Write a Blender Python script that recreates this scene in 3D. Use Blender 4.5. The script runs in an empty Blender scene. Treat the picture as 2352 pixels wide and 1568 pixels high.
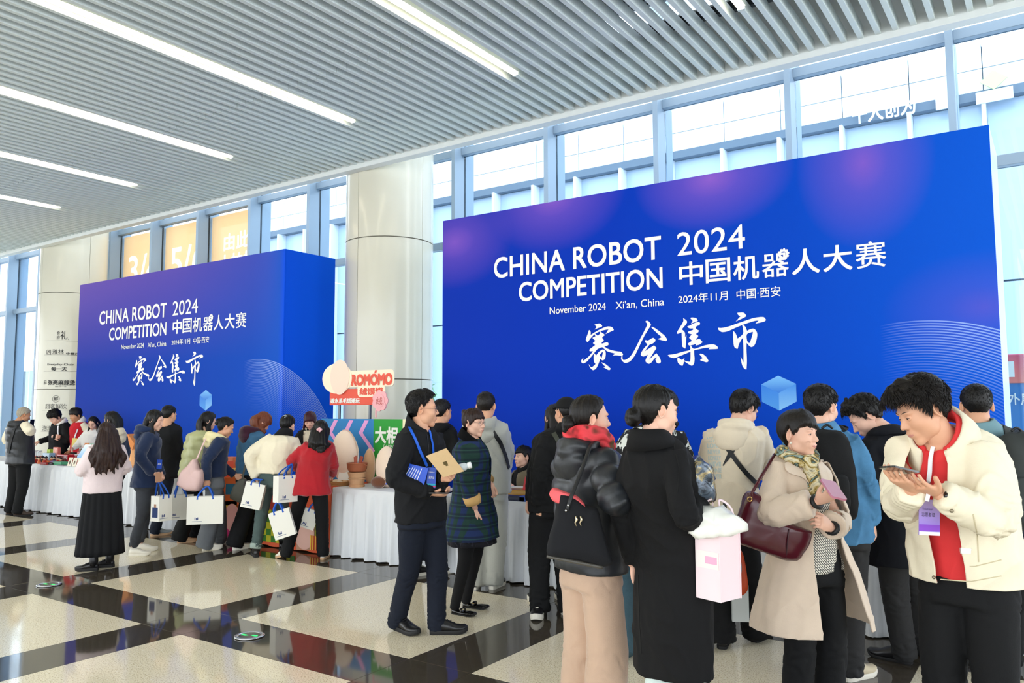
import bpy, bmesh, math, random
import numpy as np
from mathutils import Vector, Matrix
from math import pi, sin, cos, radians, atan2, sqrt

S = bpy.context.scene
COL = S.collection
# ------------------------------------------------------------------ camera
F_PX, PITCH, YAW, ROLL, CAMH = 1815.016, 0.0823502, 0.6053724, -0.0036859, 1.63
_fw = np.array([-sin(YAW)*cos(PITCH), cos(YAW)*cos(PITCH), sin(PITCH)])
_rt = np.array([cos(YAW), sin(YAW), 0.0]); _up = np.cross(_rt, _fw)
_R = cos(ROLL)*_rt + sin(ROLL)*_up; _U = -sin(ROLL)*_rt + cos(ROLL)*_up
cam = bpy.data.cameras.new('camera'); camo = bpy.data.objects.new('camera', cam); COL.objects.link(camo)
camo.matrix_world = Matrix(((_R[0], _U[0], -_fw[0], 0), (_R[1], _U[1], -_fw[1], 0), (_R[2], _U[2], -_fw[2], CAMH), (0, 0, 0, 1)))
cam.sensor_width = 36.0; cam.lens = F_PX*36/2352; cam.clip_start = 0.05; cam.clip_end = 300
S.camera = camo
# ------------------------------------------------------------------ light, sky, exposure
S.view_settings.view_transform = 'Standard'; S.view_settings.look = 'None'
S.view_settings.gamma = 1.0; S.view_settings.use_curve_mapping = False
S.view_settings.exposure = 0.68
SKY_STRENGTH = 2.6
W = bpy.data.worlds.new('sky'); S.world = W; W.use_nodes = True
_bg = W.node_tree.nodes['Background']; _bg.inputs[0].default_value = (0.90, 0.95, 1.0, 1); _bg.inputs[1].default_value = SKY_STRENGTH
def area_light(name, loc, size, energy, rot=(0, 0, 0), color=(1, 1, 1), size_y=None):
    l = bpy.data.lights.new(name, 'AREA'); l.energy = energy; l.size = size; l.color = color
    if size_y: l.shape = 'RECTANGLE'; l.size_y = size_y
    o = bpy.data.objects.new(name, l); o.location = loc; o.rotation_euler = rot; COL.objects.link(o); return o

# pixel of the photograph -> point in the place
def ray(px, py):
    return _R*((px-1176)/F_PX) - _U*((py-784)/F_PX) + _fw
CAM = np.array([0, 0, CAMH])
def onz(px, py, z=0.0):
    d = ray(px, py); return CAM + d*((z-CAMH)/d[2])
def ony(px, py, Y):
    d = ray(px, py); return CAM + d*(Y/d[1])
def ond(px, py, D):                       # at depth D along the view axis
    return CAM + ray(px, py)*D

# ------------------------------------------------------------------ materials
def lin(h):
    if not isinstance(h, str): return tuple(h)[:3]
    h = h.lstrip('#'); out = []
    for i in (0, 2, 4):
        c = int(h[i:i+2], 16)/255
        out.append(c/12.92 if c <= .04045 else ((c+.055)/1.055)**2.4)
    return tuple(out)
class NT:
    def __init__(s, name):
        s.m = bpy.data.materials.new(name); s.m.use_nodes = True; s.t = s.m.node_tree
        s.b = s.t.nodes['Principled BSDF']; s.out = s.t.nodes['Material Output']
    def n(s, typ, *ins, **kw):
        nd = s.t.nodes.new('ShaderNode'+typ)
        named = kw.pop('ins', {})
        for k, v in kw.items(): setattr(nd, k, v)
        for i, v in list(enumerate(ins)) + list(named.items()):
            if v is None: continue
            s.set(nd.inputs[i], v)
        return nd
    def set(s, sock, v):
        if isinstance(v, bpy.types.NodeSocket): s.t.links.new(v, sock)
        elif isinstance(v, bpy.types.Node): s.t.links.new(v.outputs[0], sock)
        else:
            if isinstance(v, str): v = lin(v)
            if hasattr(v, '__len__') and sock.type == 'RGBA' and len(v) == 3: v = (*v, 1)
            sock.default_value = v
    def math(s, op, a, b=None, c=None, clamp=False):
        return s.n('Math', a, b, c, operation=op, use_clamp=clamp).outputs[0]
    def mix(s, f, a, b, mode='MIX'):
        nd = s.t.nodes.new('ShaderNodeMix'); nd.data_type = 'RGBA'; nd.blend_type = mode
        s.set(nd.inputs[0], f); s.set(nd.inputs[6], a); s.set(nd.inputs[7], b); return nd.outputs[2]
    def obj(s): return s.n('TexCoord').outputs['Object']
    def gen(s): return s.n('TexCoord').outputs['Generated']
    def noise(s, vec, scale, detail=3, rough=.55, dist=0.0):
        nd = s.n('TexNoise', ins={'Scale': scale, 'Detail': detail, 'Roughness': rough, 'Distortion': dist})
        s.set(nd.inputs['Vector'], vec); return nd.outputs[0]
    def ramp(s, f, stops, interp='LINEAR'):
        nd = s.t.nodes.new('ShaderNodeValToRGB'); nd.color_ramp.interpolation = interp
        e = nd.color_ramp.elements
        while len(e) > 1: e.remove(e[-1])
        e[0].position = stops[0][0]; e[0].color = (*lin(stops[0][1]), 1)
        for p, c in stops[1:]:
            x = e.new(p); x.color = (*lin(c), 1)
        s.set(nd.inputs[0], f); return nd.outputs[0]
    def base(s, v): s.set(s.b.inputs['Base Color'], v)
    def bump(s, h, strength=.3, dist=.01):
        nd = s.n('Bump', ins={'Strength': strength, 'Distance': dist}); s.set(nd.inputs['Height'], h)
        s.t.links.new(nd.outputs[0], s.b.inputs['Normal'])
    def p(s, **k):
        al = dict(rough='Roughness', metal='Metallic', spec='Specular IOR Level', coat='Coat Weight', trans='Transmission Weight', alpha='Alpha', sheen='Sheen Weight', ior='IOR', sss='Subsurface Weight', estr='Emission Strength', ecol='Emission Color', aniso='Anisotropic', coatr='Coat Roughness')
        for a, v in k.items(): s.set(s.b.inputs[al[a]], v)
        return s
_mc = {}
def mat(name, col, rough=.6, metal=0.0, nz=0.0, ns=8, bump=0.0, bs=60, spec=.5, coat=0.0, emit=0.0, sheen=0.0, alpha=1.0):
    key = (name, str(col), rough, metal, nz, ns, bump, bs, spec, coat, emit, sheen, alpha)
    if key in _mc: return _mc[key]
    t = NT(name); c = lin(col); t.base(c); t.p(rough=rough, metal=metal, spec=spec)
    if coat: t.p(coat=coat)
    if sheen: t.p(sheen=sheen)
    if emit: t.p(ecol=c, estr=emit)
    if alpha < 1: t.p(alpha=alpha)
    if nz:
        nn = t.noise(t.obj(), ns, 4)
        t.base(t.mix(nn, tuple(x*(1-nz) for x in c), tuple(min(1, x*(1+nz)) for x in c)))
    if bump:
        t.bump(t.noise(t.obj(), bs, 3), bump, .01)
    _mc[key] = t.m; return t.m

# ------------------------------------------------------------------ meshes
class MB:
    """collects closed shapes; build() links them as one mesh object"""
    def __init__(s): s.v = []; s.f = []; s.mi = []
    def add(s, V, F, m=0):
        o = len(s.v); s.v.extend([tuple(map(float, p)) for p in V]); s.f.extend([tuple(i+o for i in q) for q in F]); s.mi.extend([m]*len(F)); return s
    def merge(s, o, m=None):
        k = len(s.v); s.v.extend(o.v); s.f.extend([tuple(i+k for i in q) for q in o.f]); s.mi.extend(o.mi if m is None else [m]*len(o.f)); return s
    def box(s, x0, x1, y0, y1, z0, z1, m=0, bev=0.0):
        if bev:
            b = min(bev, (x1-x0)*.45, (y1-y0)*.45, (z1-z0)*.45)
            c = ((x0+x1)/2, (y0+y1)/2); rings = []
            def ring(i, z):
                X0, X1, Y0, Y1 = x0+i, x1-i, y0+i, y1-i
                return [(X0+b, Y0, z), (X1-b, Y0, z), (X1, Y0+b, z), (X1, Y1-b, z), (X1-b, Y1, z), (X0+b, Y1, z), (X0, Y1-b, z), (X0, Y0+b, z)]
            rings = [ring(b*.7, z0), ring(0, z0+b), ring(0, z1-b), ring(b*.7, z1)]
            return s.loft(rings, m=m)
        V = [(x0, y0, z0), (x1, y0, z0), (x1, y1, z0), (x0, y1, z0), (x0, y0, z1), (x1, y0, z1), (x1, y1, z1), (x0, y1, z1)]
        return s.add(V, [(0, 3, 2, 1), (4, 5, 6, 7), (0, 1, 5, 4), (1, 2, 6, 5), (2, 3, 7, 6), (3, 0, 4, 7)], m)
    def loft(s, rings, m=0, cap=True, closed=True, loop=False):
        n = len(rings[0]); V = [p for r in rings for p in r]; F = []
        R = len(rings)
        for i in range(R if loop else R-1):
            a = i*n; b = ((i+1) % R)*n
            for j in range(n if closed else n-1):
                k = (j+1) % n; F.append((a+j, a+k, b+k, b+j))
        if cap and closed and not loop:
            F.append(tuple(range(n-1, -1, -1))); F.append(tuple((R-1)*n+j for j in range(n)))
        return s.add(V, F, m)
    def tube(s, pts, r, n=8, m=0, up=None, cap=True, flat=None, loop=False):
        """r: number or list; flat: ratio of the second half axis"""
        P = [np.array(p, float) for p in pts]; K = len(P); rr = r if hasattr(r, '__len__') else [r]*K
        rings = []; u0 = None
        for i in range(K):
            if loop: t = P[(i+1) % K]-P[i-1]
            else: t = P[min(i+1, K-1)]-P[max(i-1, 0)]
            t = t/(np.linalg.norm(t)+1e-12)
            if up is not None: u = np.cross(np.array(up, float), t)
            elif u0 is None: u = np.cross(t, (0, 0, 1.) if abs(t[2]) < .9 else (0, 1., 0))
            else: u = u0-t*(u0@t)
            u = u/(np.linalg.norm(u)+1e-12); u0 = u; w = np.cross(t, u)
            a = rr[i]; b = a*(flat if flat else 1)
            rings.append([P[i]+u*a*cos(2*pi*j/n)+w*b*sin(2*pi*j/n) for j in range(n)])
        return s.loft(rings, m, cap=cap, loop=loop)
    def ell(s, c, r, nu=14, nv=9, m=0, M=None):
        rings = []; c = np.array(c, float)
        r = r if hasattr(r, '__len__') else (r, r, r)
        for i in range(nv):
            th = pi*(i+.5*(i == 0)*.3-.15*(i == nv-1))/(nv-1) if False else pi*min(max(i/(nv-1), .02), .98)
            ring = []
            for j in range(nu):
                ph = 2*pi*j/nu
                p = np.array([r[0]*sin(th)*cos(ph), r[1]*sin(th)*sin(ph), -r[2]*cos(th)])
                ring.append(c+(M@p if M is not None else p))
            rings.append(ring)
        return s.loft(rings, m)
    def lathe(s, prof, n=20, c=(0, 0, 0), m=0):
        rings = [[(c[0]+r*cos(2*pi*j/n), c[1]+r*sin(2*pi*j/n), c[2]+z) for j in range(n)] for r, z in prof]
        return s.loft(rings, m)
    def prism(s, poly, y0, y1, m=0):
        """polygon in x,z extruded along y (poly counter-clockwise seen from -y)"""
        n = len(poly); V = [(x, y0, z) for x, z in poly]+[(x, y1, z) for x, z in poly]
        F = [tuple(range(n)), tuple(range(2*n-1, n-1, -1))]+[(j, j+n, (j+1) % n+n, (j+1) % n) for j in range(n)]
        return s.add(V, F, m)
    def build(s, name, mats, parent=None, smooth=None, loc=None, label=None):
        return mesh_obj(name, s.v, s.f, mats, s.mi, parent, smooth, loc, label)
def mesh_obj(name, V, F, mats, mi=None, parent=None, smooth=None, loc=None, label=None):
    me = bpy.data.meshes.new(name); me.from_pydata([tuple(p) for p in V], [], [tuple(f) for f in F]); 
    for m in (mats if isinstance(mats, (list, tuple)) else [mats]): me.materials.append(m)
    if mi is not None and len(mi) and max(mi) > 0: me.polygons.foreach_set('material_index', mi)
    if smooth: me.polygons.foreach_set('use_smooth', [True]*len(me.polygons)); 
    if smooth == 'auto' or (isinstance(smooth, (int, float)) and not isinstance(smooth, bool)):
        me.set_sharp_from_angle(angle=radians(35 if smooth == 'auto' else smooth))
    me.update()
    o = bpy.data.objects.new(name, me); COL.objects.link(o)
    if parent is not None: o.parent = parent
    if loc is not None: o.location = loc
    if label: o['label'] = label
    return o
def tag(o, label=None, cat=None, group=None, kind=None):
    if label: o['label'] = label
    if cat: o['category'] = cat
    if group: o['group'] = group
    if kind: o['kind'] = kind
    return o
def empty(name, loc=(0, 0, 0), rz=0.0):
    o = bpy.data.objects.new(name, None); o.empty_display_size = .1; o.location = tuple(loc); o.rotation_euler = (0, 0, rz); COL.objects.link(o); return o
def thing(name, label, cat, loc=(0, 0, 0), rz=0.0, group=None):
    return tag(empty(name, loc, rz), label, cat, group)
def dup(root, loc=None, rz=None, label=None, group=None):
    r = root.copy(); COL.objects.link(r)
    if loc is not None: r.location = tuple(loc)
    if rz is not None: r.rotation_euler = (0, 0, rz)
    if label: r['label'] = label
    if group: r['group'] = group
    for ch in list(root.children):
        c = ch.copy(); COL.objects.link(c); c.parent = r
        for g in list(ch.children):
            d = g.copy(); COL.objects.link(d); d.parent = c
    return r
# lettering: built-in font, flattened to a mesh in (u, v); bold = stroke offset
def text_uv(s, bold=0.0, space=1.0, shear=0.0):
    c = bpy.data.curves.new('lettering', 'FONT'); c.body = s; c.size = 1; c.offset = 0; c.space_character = space; c.shear = shear; c.resolution_u = 4
    o = bpy.data.objects.new('lettering', c); COL.objects.link(o)
    dg = bpy.context.evaluated_depsgraph_get(); me = bpy.data.meshes.new_from_object(o.evaluated_get(dg))
    V = np.array([v.co[:2] for v in me.vertices]); Fc = [tuple(p.vertices) for p in me.polygons]
    bpy.data.objects.remove(o); bpy.data.curves.remove(c); bpy.data.meshes.remove(me)
    if not len(V): return np.zeros((0, 2)), []
    if bold:
        n0 = len(V); V = np.concatenate([V+np.array(d)*bold for d in ((1, 1), (-1, 1), (1, -1), (-1, -1))]); Fc = [tuple(i+k*n0 for i in f) for k in range(4) for f in Fc]
    return V, Fc
def fit(V, u0, u1, v0, v1):
    a = V.min(0); b = V.max(0)
    return (V-a)/(b-a)*np.array([u1-u0, v1-v0])+np.array([u0, v0])
def letter(s, m, parent, u0, u1, v0, v1, y=-.004, bold=0.0, name='lettering', space=1.0, shear=0.0, fn=None, keep=False):
    """text in the x,z plane of the parent, filling u0..u1, v0..v1 (u1 None: natural width)"""
    V, Fc = text_uv(s, bold, space, shear)
    a = V.min(0); b = V.max(0)
    if u1 is None: u1 = u0+(b-a)[0]*(v1-v0)/(b-a)[1]
    V = fit(V, u0, u1, v0, v1)
    P = np.array([fn(p) if fn else (p[0], y, p[1]) for p in V], float)
    if bold:                       # the four shifted copies lie in four thin layers
        N = np.zeros_like(P); n0 = len(P)//4
        for f in Fc:
            q = np.cross(P[f[1]]-P[f[0]], P[f[2]]-P[f[0]]); N[list(f)] += q/(np.linalg.norm(q)+1e-12)
        N /= np.linalg.norm(N, axis=1)[:, None]+1e-9
        P += N*(np.arange(len(P))//n0*.0006)[:, None]
    return mesh_obj(name, P, Fc, m, parent=parent)
rnd = random.Random(7)
# ------------------------------------------------------------------ floor
def terrazzo():
    t = NT('beige terrazzo'); o = t.obj()
    a = t.noise(o, 1.3, 3); sp = t.noise(o, 110, 2, .7); sp2 = t.noise(o, 55, 3, .6)
    c = t.mix(a, '#F5E8C8', '#FBF2DC')
    c = t.mix(t.ramp(sp, [(0.0, '#ffffff'), (.38, '#ffffff'), (.46, '#000000')]), c, '#C0AC86')
    c = t.mix(t.ramp(sp2, [(0.6, '#000000'), (.68, '#ffffff')]), c, '#FFF9EA')
    t.base(c); t.p(rough=.07, spec=.45); return t.m
def dark_stone():
    t = NT('dark polished stone'); o = t.obj()
    c = t.mix(t.noise(o, 3, 5, .6), '#35302A', '#4A443C'); c = t.mix(t.math('MULTIPLY', t.noise(o, 160, 2), .35), c, '#6B6152')
    t.base(c); t.p(rough=.05, spec=.55); return t.m
M_TERR, M_DARK = terrazzo(), dark_stone()
floor = MB().box(-42, 12, -9, 10.6, -.16, -.012).build('floor', mat('floor bed', '#2a2723', .5)); tag(floor, kind='structure')
TX, TY, PX, PY, TW = -7.555, 3.968, 2.247, 2.25, 1.737
def tilemesh(w, h):
    return MB().box(.001, w-.001, .001, h-.001, -.012, 0, bev=.0015)
def tile_proto(name, w, h, m): return tilemesh(w, h).build(name, m, parent=floor)
def tiles(name, w, h, m, spots):
    p = None
    for x, y in spots:
        if p is None: o = p = tile_proto(name, w, h, m)
        else: o = p.copy(); COL.objects.link(o)
        o.location = (x, y, 0)
kk = [k for k in range(-14, 9)]; jj = [j for j in range(-5, 3)]
tiles('terrazzo_tile', TW, TW, M_TERR, [(TX+k*PX, TY+j*PY) for k in kk for j in jj])
near = lambda x, y: -19 < x < 1.2 and 0 < y < 8
bw, bh = PX-TW, PY-TW
A_ = [(TX+k*PX+TW, TY+j*PY) for k in kk for j in jj]; B_ = [(TX+k*PX, TY+j*PY+TW) for k in kk for j in jj]; C_ = [(TX+k*PX+TW, TY+j*PY+TW) for k in kk for j in jj]
tiles('dark_tile', bw, TW, M_DARK, [q for q in A_ if near(*q)])
tiles('dark_tile', TW, bh, M_DARK, [q for q in B_ if near(*q)])
tiles('dark_tile', bw, bh, M_DARK, [q for q in C_ if near(*q)])
far = MB()
for lst, w, h in ((A_, bw, TW), (B_, TW, bh), (C_, bw, bh)):
    for x, y in lst:
        if not near(x, y): far.box(x+.001, x+w-.001, y+.001, y+h-.001, -.012, 0)
tag(far.build('dark_tile_field', M_DARK, parent=floor), kind='stuff')
# ------------------------------------------------------------------ ceiling
CZ = 5.28
ceiling = MB().box(-42, 12, -9, 8.4, 6.5, 6.62).build('ceiling', mat('roof deck', '#5b6264', .7)); tag(ceiling, kind='structure')
M_SLAT = mat('slat paint', '#DCE6E4', .45)
sl = MB()
sl.box(-.026, .026, -8.5, 5.795, 0, .115, bev=.002); sl.box(-.026, .026, 5.80, 8.26, 0, .115, bev=.002)
slat0 = None
LX = -7.31; PITCHS = .158125
for i in range(-150, 73):
    x = LX+i*PITCHS
    if i % 16 == 0: continue
    if slat0 is None: o = slat0 = sl.build('slat', M_SLAT, parent=ceiling, smooth='auto')
    else: o = slat0.copy(); COL.objects.link(o)
    o.location = (x, 0, CZ)
deck = MB(); xs = []
ys = []
for k in range(95):
    y = -1+k*.098; ys += [(y, 6.30), (y+.05, 6.30), (y+.06, 6.34), (y+.088, 6.34)]
deck.prism([(y, z) for y, z in ys]+[(ys[-1][0], 6.45), (ys[0][0], 6.45)], 0, 22)
deckv = [(x-18, y, z) for (y, x, z) in deck.v]
dk = mesh_obj('corrugated_deck', deckv, deck.f, mat('deck steel', '#525c60', .5), parent=ceiling)
br = MB()
for y in (1.2, 3.4, 5.6, 7.6): br.box(-24, 9, y, y+.07, 5.62, 5.72)
for x in (-16.1, -12.3, -8.4, -4.4, -1.1, 2.1): br.box(x, x+.14, -6, 8.35, 5.80, 6.08)
br.build('carrier_beam', mat('black steel', '#23282b', .6), parent=ceiling)
wr = MB()
for i in range(14):
    x = -9+i*.78; y = 3.5+(i*37 % 11)*.38
    wr.tube([(x, y, 5.5), (x+.05, y+.02, 5.9), (x-.03, y, 6.3)], .008, 5)
tag(wr.build('hanger_wire', mat('black steel', '#23282b', .6), parent=ceiling), kind='stuff')
fas = MB(); fas.box(-42, 12, 8.26, 8.41, 5.215, 6.10, bev=.006)  # unseen upper part added, its height set to limit daylight in the roof void
tag(fas.build('trim_1', mat('fascia paint', '#E3E8E6', .45)), kind='structure')
M_LED = NT('warm led strip'); M_LED.base('#FFF6DF'); M_LED.p(ecol='#FFF0CF', estr=9.0); M_LED = M_LED.m
lt0 = None; pos_words = ['rightmost', 'second from the right', 'third from the right', 'fourth from the right', 'fifth from the right', 'sixth from the right']
for k in range(-4, 3):
    x = LX-k*2.53 if False else LX+k*2.53
    t = thing('ceiling_light', 'x', 'light', (x, 0, CZ), group='led strips between the ceiling slats')
    if lt0 is None:
        lt0 = (MB().box(-.042, .042, -8.4, 6.995, .03, .12).build('housing', M_SLAT, parent=t),
               MB().box(-.029, .029, -8.39, 6.985, .004, .034, bev=.008).build('diffuser', M_LED, parent=t), MB().box(-.035, .035, 6.99, 7.02, 0, .12).build('end_cap', M_SLAT, parent=t))
    else:
        for q in lt0:
            c = q.copy(); c.parent = t; COL.objects.link(c)
    names = {-4: 'far left short looking led strip, sixth from the right among the ceiling slats', -3: 'fourth led strip, ending left of the small far column, in ceiling slats', -2: 'led strip in the ceiling slats above the far left of the hall', -1: 'long led strip in the ceiling slats above the left blue backdrop',
             0: 'longest glowing led strip crossing the upper left ceiling slats', 1: 'led strip in the ceiling slats above the front of the thick cream column', 2: 'stub of led strip at the top edge among the open slats on the right'}
    t['label'] = names[k]
    slx = MB().box(-.026, .026, 7.025, 8.26, 0, .115, bev=.002).build('slat', M_SLAT, parent=ceiling); slx.location = (x, 0, CZ)
# ------------------------------------------------------------------ glass front
M_FRAME = mat('frame paint', '#8C9FB0', .4, .1)
M_GASK = mat('gasket', '#16232b', .6)
def glassmat():
    t = NT('window glass'); tr = t.n('BsdfTransparent', (0.90, 0.96, 1.0, 1)); gl = t.n('BsdfGlossy', (.8, .9, 1, 1), .0)
    lw = t.n('LayerWeight', .08); f = t.math('ADD', t.math('MULTIPLY', lw.outputs[0], .5), .03)
    mx = t.n('MixShader', f, tr.outputs[0], gl.outputs[0]); t.t.links.new(mx.outputs[0], t.out.inputs[0]); return t.m
M_GLASS = glassmat()
MX = [-8.01-1.755*k for k in range(13, 0, -1)]+[-8.01+1.784*k for k in range(0, 6)]
YF, YG, YB = 9.85, 10.12, 10.36
mul = MB(); mul.box(0, .075, YF, YF+.03, 0, 8.6); mul.box(.006, .07, YF+.03, YG-.02, 0, 8.6); mul.box(.006, .07, YG+.02, YB, 0, 8.6); mul.box(.012, .064, YG-.02, YG+.02, 0, 8.6, m=1)
mul0 = None; ntrim = 2
for i, x in enumerate(MX):
    if mul0 is None: mul0 = o = mul.build('trim_%d' % ntrim, [M_FRAME, M_GASK])
    else: o = mul0.copy(); COL.objects.link(o); o.name = 'trim_%d' % ntrim
    o.location = (x, 0, 0); tag(o, kind='structure'); ntrim += 1
SIGN_BAYS = {}
for i in range(len(MX)-1):
    x0, x1 = MX[i]+.07, MX[i+1]+.006
    w = tag(empty('window_%d' % (i+1), (x0, YG, 0)), kind='structure'); L = x1-x0
    for z0, z1 in ((.12, 2.62), (2.74, 4.24), (4.37, 5.77), (5.90, 8.5)):
        if z0 == 2.74: continue
        za = z0 if z0 != .12 else .12
        zb = 4.24 if z0 == .12 else z1
        MB().box(.0, L, -.012, .012, za, zb).build('pane', M_GLASS, parent=w)
    for z in (.0, 4.24, 5.77):
        MB().box(0, L, -.10, .03, z, z+.125, bev=.005).build('transom', M_FRAME, parent=w)
# ------------------------------------------------------------------ round columns
def cladding():
    t = NT('cream cladding'); o = t.obj(); c = t.mix(t.noise(o, 1.2, 2), '#CFCBB8', '#DAD7C8'); t.base(c); t.p(rough=.16, spec=.5); return t.m
M_CLAD = cladding()
def column(cx, cy, label):
    t = thing('column', label, 'column', (cx, cy, 0)); r = .69
    MB().lathe([(r-.03, 0), (r-.03, 6.4)], 40).build('core', mat('joint shade', '#6d6a5c', .7), parent=t, smooth='auto')
    for z0, z1 in ((.0, 2.04), (2.055, 4.19), (4.205, 6.3)):
        for q in range(4):
            a0 = radians(-90+90*q)+.006; a1 = radians(90*q)-.006; n = 12
            rings = []
            for k in range(n+1):
                a = a0+(a1-a0)*k/n
                rings.append([((r-.025)*cos(a), (r-.025)*sin(a), z0), (r*cos(a), r*sin(a), z0), (r*cos(a), r*sin(a), z1), ((r-.025)*cos(a), (r-.025)*sin(a), z1)])
            MB().loft(rings).build('cladding_panel', M_CLAD, parent=t, smooth='auto')
    return t
col1 = column(-8.66, 9.1, 'thick cream clad round column between the two blue backdrops')
col2 = column(-18.60, 9.1, 'far left cream clad round column carrying the shop directory')
M_INK = mat('sign ink', '#2d2d2b', .5)
def oncol(u0, z):          # u along the column's face, seen upright
    r = .694; a0 = radians(-38)
    return lambda p: (r*cos(a0+(p[0]+u0)/r), r*sin(a0+(p[0]+u0)/r), p[1]+z)
def colz(py): return ony(130, py, 8.66)[2]
def coltext(s, pya, pyb, px0, px1, bold=.0, space=1.0):
    z0, z1 = colz(pyb), colz(pya); k = .0113
    u0, u1 = (px0-139)*k, (px1-139)*k
    letter(s, M_INK, col2, u0, u1, z0, z1, bold=bold, fn=oncol(0, 0), space=space)
coltext('礼', 761, 781, 133, 145, .012); coltext('食', 762, 770, 126, 132); coltext('府', 772, 781, 126, 132); coltext('.', 779, 781, 146, 147)
coltext('雅林', 803, 814, 119, 140, .0); coltext('中餐厅', 810, 815, 144, 167, .02); coltext('凶', 803, 815, 107, 116)
coltext('Everyday Chain', 835, 841, 110, 159, .01); coltext('每一天', 843, 852, 118, 147, .03)
coltext('张亮麻辣烫', 873, 884, 113, 162, .03); coltext('ZHANGLIANG', 882, 885, 135, 160); coltext('我们不一样', 886, 889, 127, 147); coltext('麻', 873, 883, 103, 110)
coltext('鲜', 912, 920, 125, 134, .01); coltext('囧客鲜饮', 927, 939, 110, 149); coltext('泡泡', 977, 988, 105, 125)
rr = MB()
for i in range(28):
    a0, a1 = 2*pi*i/28, 2*pi*(i+1)/28; R1, R2 = .075, .068; c = ((129.5-139)*.0113, colz(916))
    f = oncol(0, 0); rr.add([f((c[0]+R*cos(a), c[1]+R*sin(a))) for a in (a0, a1) for R in (R1, R2)], [(0, 1, 3, 2)])
rr.build('lettering', M_INK, parent=col2)
for py, w in ((784, 4), (816, 4), (853, 4), (942, 4), (990, 8)):
    z = colz(py); f = oncol(0, 0); m_ = MB()
    for k in range(14):
        u = -.42+k*.06; m_.add([f((u, z)), f((u+.06, z)), f((u+.06, z+.0012*w)), f((u, z+.0012*w))], [(0, 1, 2, 3)])
    m_.build('rule_line', M_INK, parent=col2)
# ------------------------------------------------------------------ outside
M_PAVE = mat('outdoor paving', '#C9CED2', .8, nz=.1, ns=2)
tag(MB().box(-70, 40, 10.6, 70, -.2, -.03).build('ground', M_PAVE), kind='structure')
bl = thing('building', 'pale panelled building across the street behind the glass front', 'building', (0, 23, 0))
M_PANEL = mat('white facade panel', '#D5E0EA', .5); M_BAND = mat('grey facade beam', '#4a6076', .5); M_BGL = mat('pale blue facade glass', '#A3BAD2', .15, 0, spec=.4)
MB().box(-48, 18, .25, 6, 0, 10.9).build('wall', mat('facade shade', '#5d7488', .7), parent=bl)
pp = gp = cp = None
for k in range(38):
    x = -49.3+k*1.7+.47
    for z0, hh in ((9.62, .60), (10.24, .70)):
        if pp is None: pp = o = MB().box(.012, 1.69, 0, .25, 0, 1, bev=.006).build('facade_panel', M_PANEL, parent=bl)
        else: o = pp.copy(); COL.objects.link(o)
        o.location = (x, 0, z0); o.scale = (1, 1, hh)
    for z0 in (.1, 4.75):
        if gp is None: gp = o = MB().box(.05, 1.65, .12, .2, 0, 4.6).build('facade_glass', M_BGL, parent=bl)
        else: o = gp.copy(); COL.objects.link(o)
        o.location = (x, 0, z0)
    if cp is None: cp = o = MB().box(-.045, .045, -.3, .15, 0, 9.36).build('facade_post', M_PANEL, parent=bl)
    else: o = cp.copy(); COL.objects.link(o)
    o.location = (x, 0, 0)
MB().box(-48, 16, -.15, .2, 9.36, 9.60).build('facade_beam', M_BAND, parent=bl)
qa, qb = ony(1958, 290, 22.7), ony(2104, 262, 22.7)
letter('千人创为', M_PANEL, bl, qa[0], qb[0], 9.28, 9.78, y=-.32, bold=.02); qa = ony(2150, 250, 22.7)
MB().box(qa[0], qa[0]+.5, -.34, -.3, 9.25, 9.9).build('sign_plate', M_PANEL, parent=bl); MB().box(qa[0]+.9, qa[0]+1.7, -.34, -.3, 9.2, 9.5).build('sign_plate', M_PANEL, parent=bl); MB().prism([(qa[0]+1.0, 9.75), (qa[0]+1.3, 9.5), (qa[0]+1.6, 9.75), (qa[0]+1.3, 10.0)], -.34, -.3).build('sign_plate', mat('sign lime', '#B9DC8a', .5), parent=bl)
# dark escalator hall seen at the far left through the glass
eh = thing('building', 'dark glazed wing with a slanting escalator at the far left outside', 'building', (-66, 30, 0))
MB().box(-14, 12, 3, 9, 0, 4.9).build('wall', mat('dark glazing', '#2c4250', .25), parent=eh)
MB().box(-14, 12, 2.6, 9.5, 4.9, 5.3).build('roof', M_PANEL, parent=eh)
MB().tube([(-3, 1.6, .2), (6, 1.6, 4.8)], .5, 4, up=(0, 1, 0)).build('escalator', mat('steel grey', '#B9C6CF', .35, .2), parent=eh)
for k in range(9): MB().box(-13.5+k*3, -13.35+k*3, 2.5, 2.95, 0, 4.9).build('facade_post', M_FRAME, parent=eh)
def foliage(name, label, loc, H, R, n, seed, c1, c2):
    r = random.Random(seed); t = thing(name, label, 'tree', loc)
    MB().tube([(0, 0, 0), (.05, .02, H*.4), (0, 0, H*.75)], [.07, .05, .03], 7).build('trunk', mat('bark', '#6b5a48', .9), parent=t)
    b = MB()
    for i in range(n):
        a = r.uniform(0, 2*pi); e = r.uniform(-.7, 1); rr_ = R*r.uniform(.55, 1)
        p = np.array([cos(a)*rr_*sqrt(max(0, 1-e*e)), sin(a)*rr_*sqrt(max(0, 1-e*e)), H*.68+e*H*.36])
        d = np.array([r.gauss(0, 1), r.gauss(0, 1), r.gauss(0, 1)]); d /= np.linalg.norm(d); q = np.cross(d, (0, 0, 1)); q /= np.linalg.norm(q)+1e-6; s = r.uniform(.06, .12)
        b.add([p-d*s, p+q*s*.5, p+d*s, p-q*s*.5], [(0, 1, 2, 3)])
    t2 = NT('leaf '+name+str(seed)); t2.base(t2.mix(t2.noise(t2.obj(), 4, 2), c1, c2)); t2.p(rough=.6)
    tag(b.build('foliage', t2.m, parent=t), kind='stuff')
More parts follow.
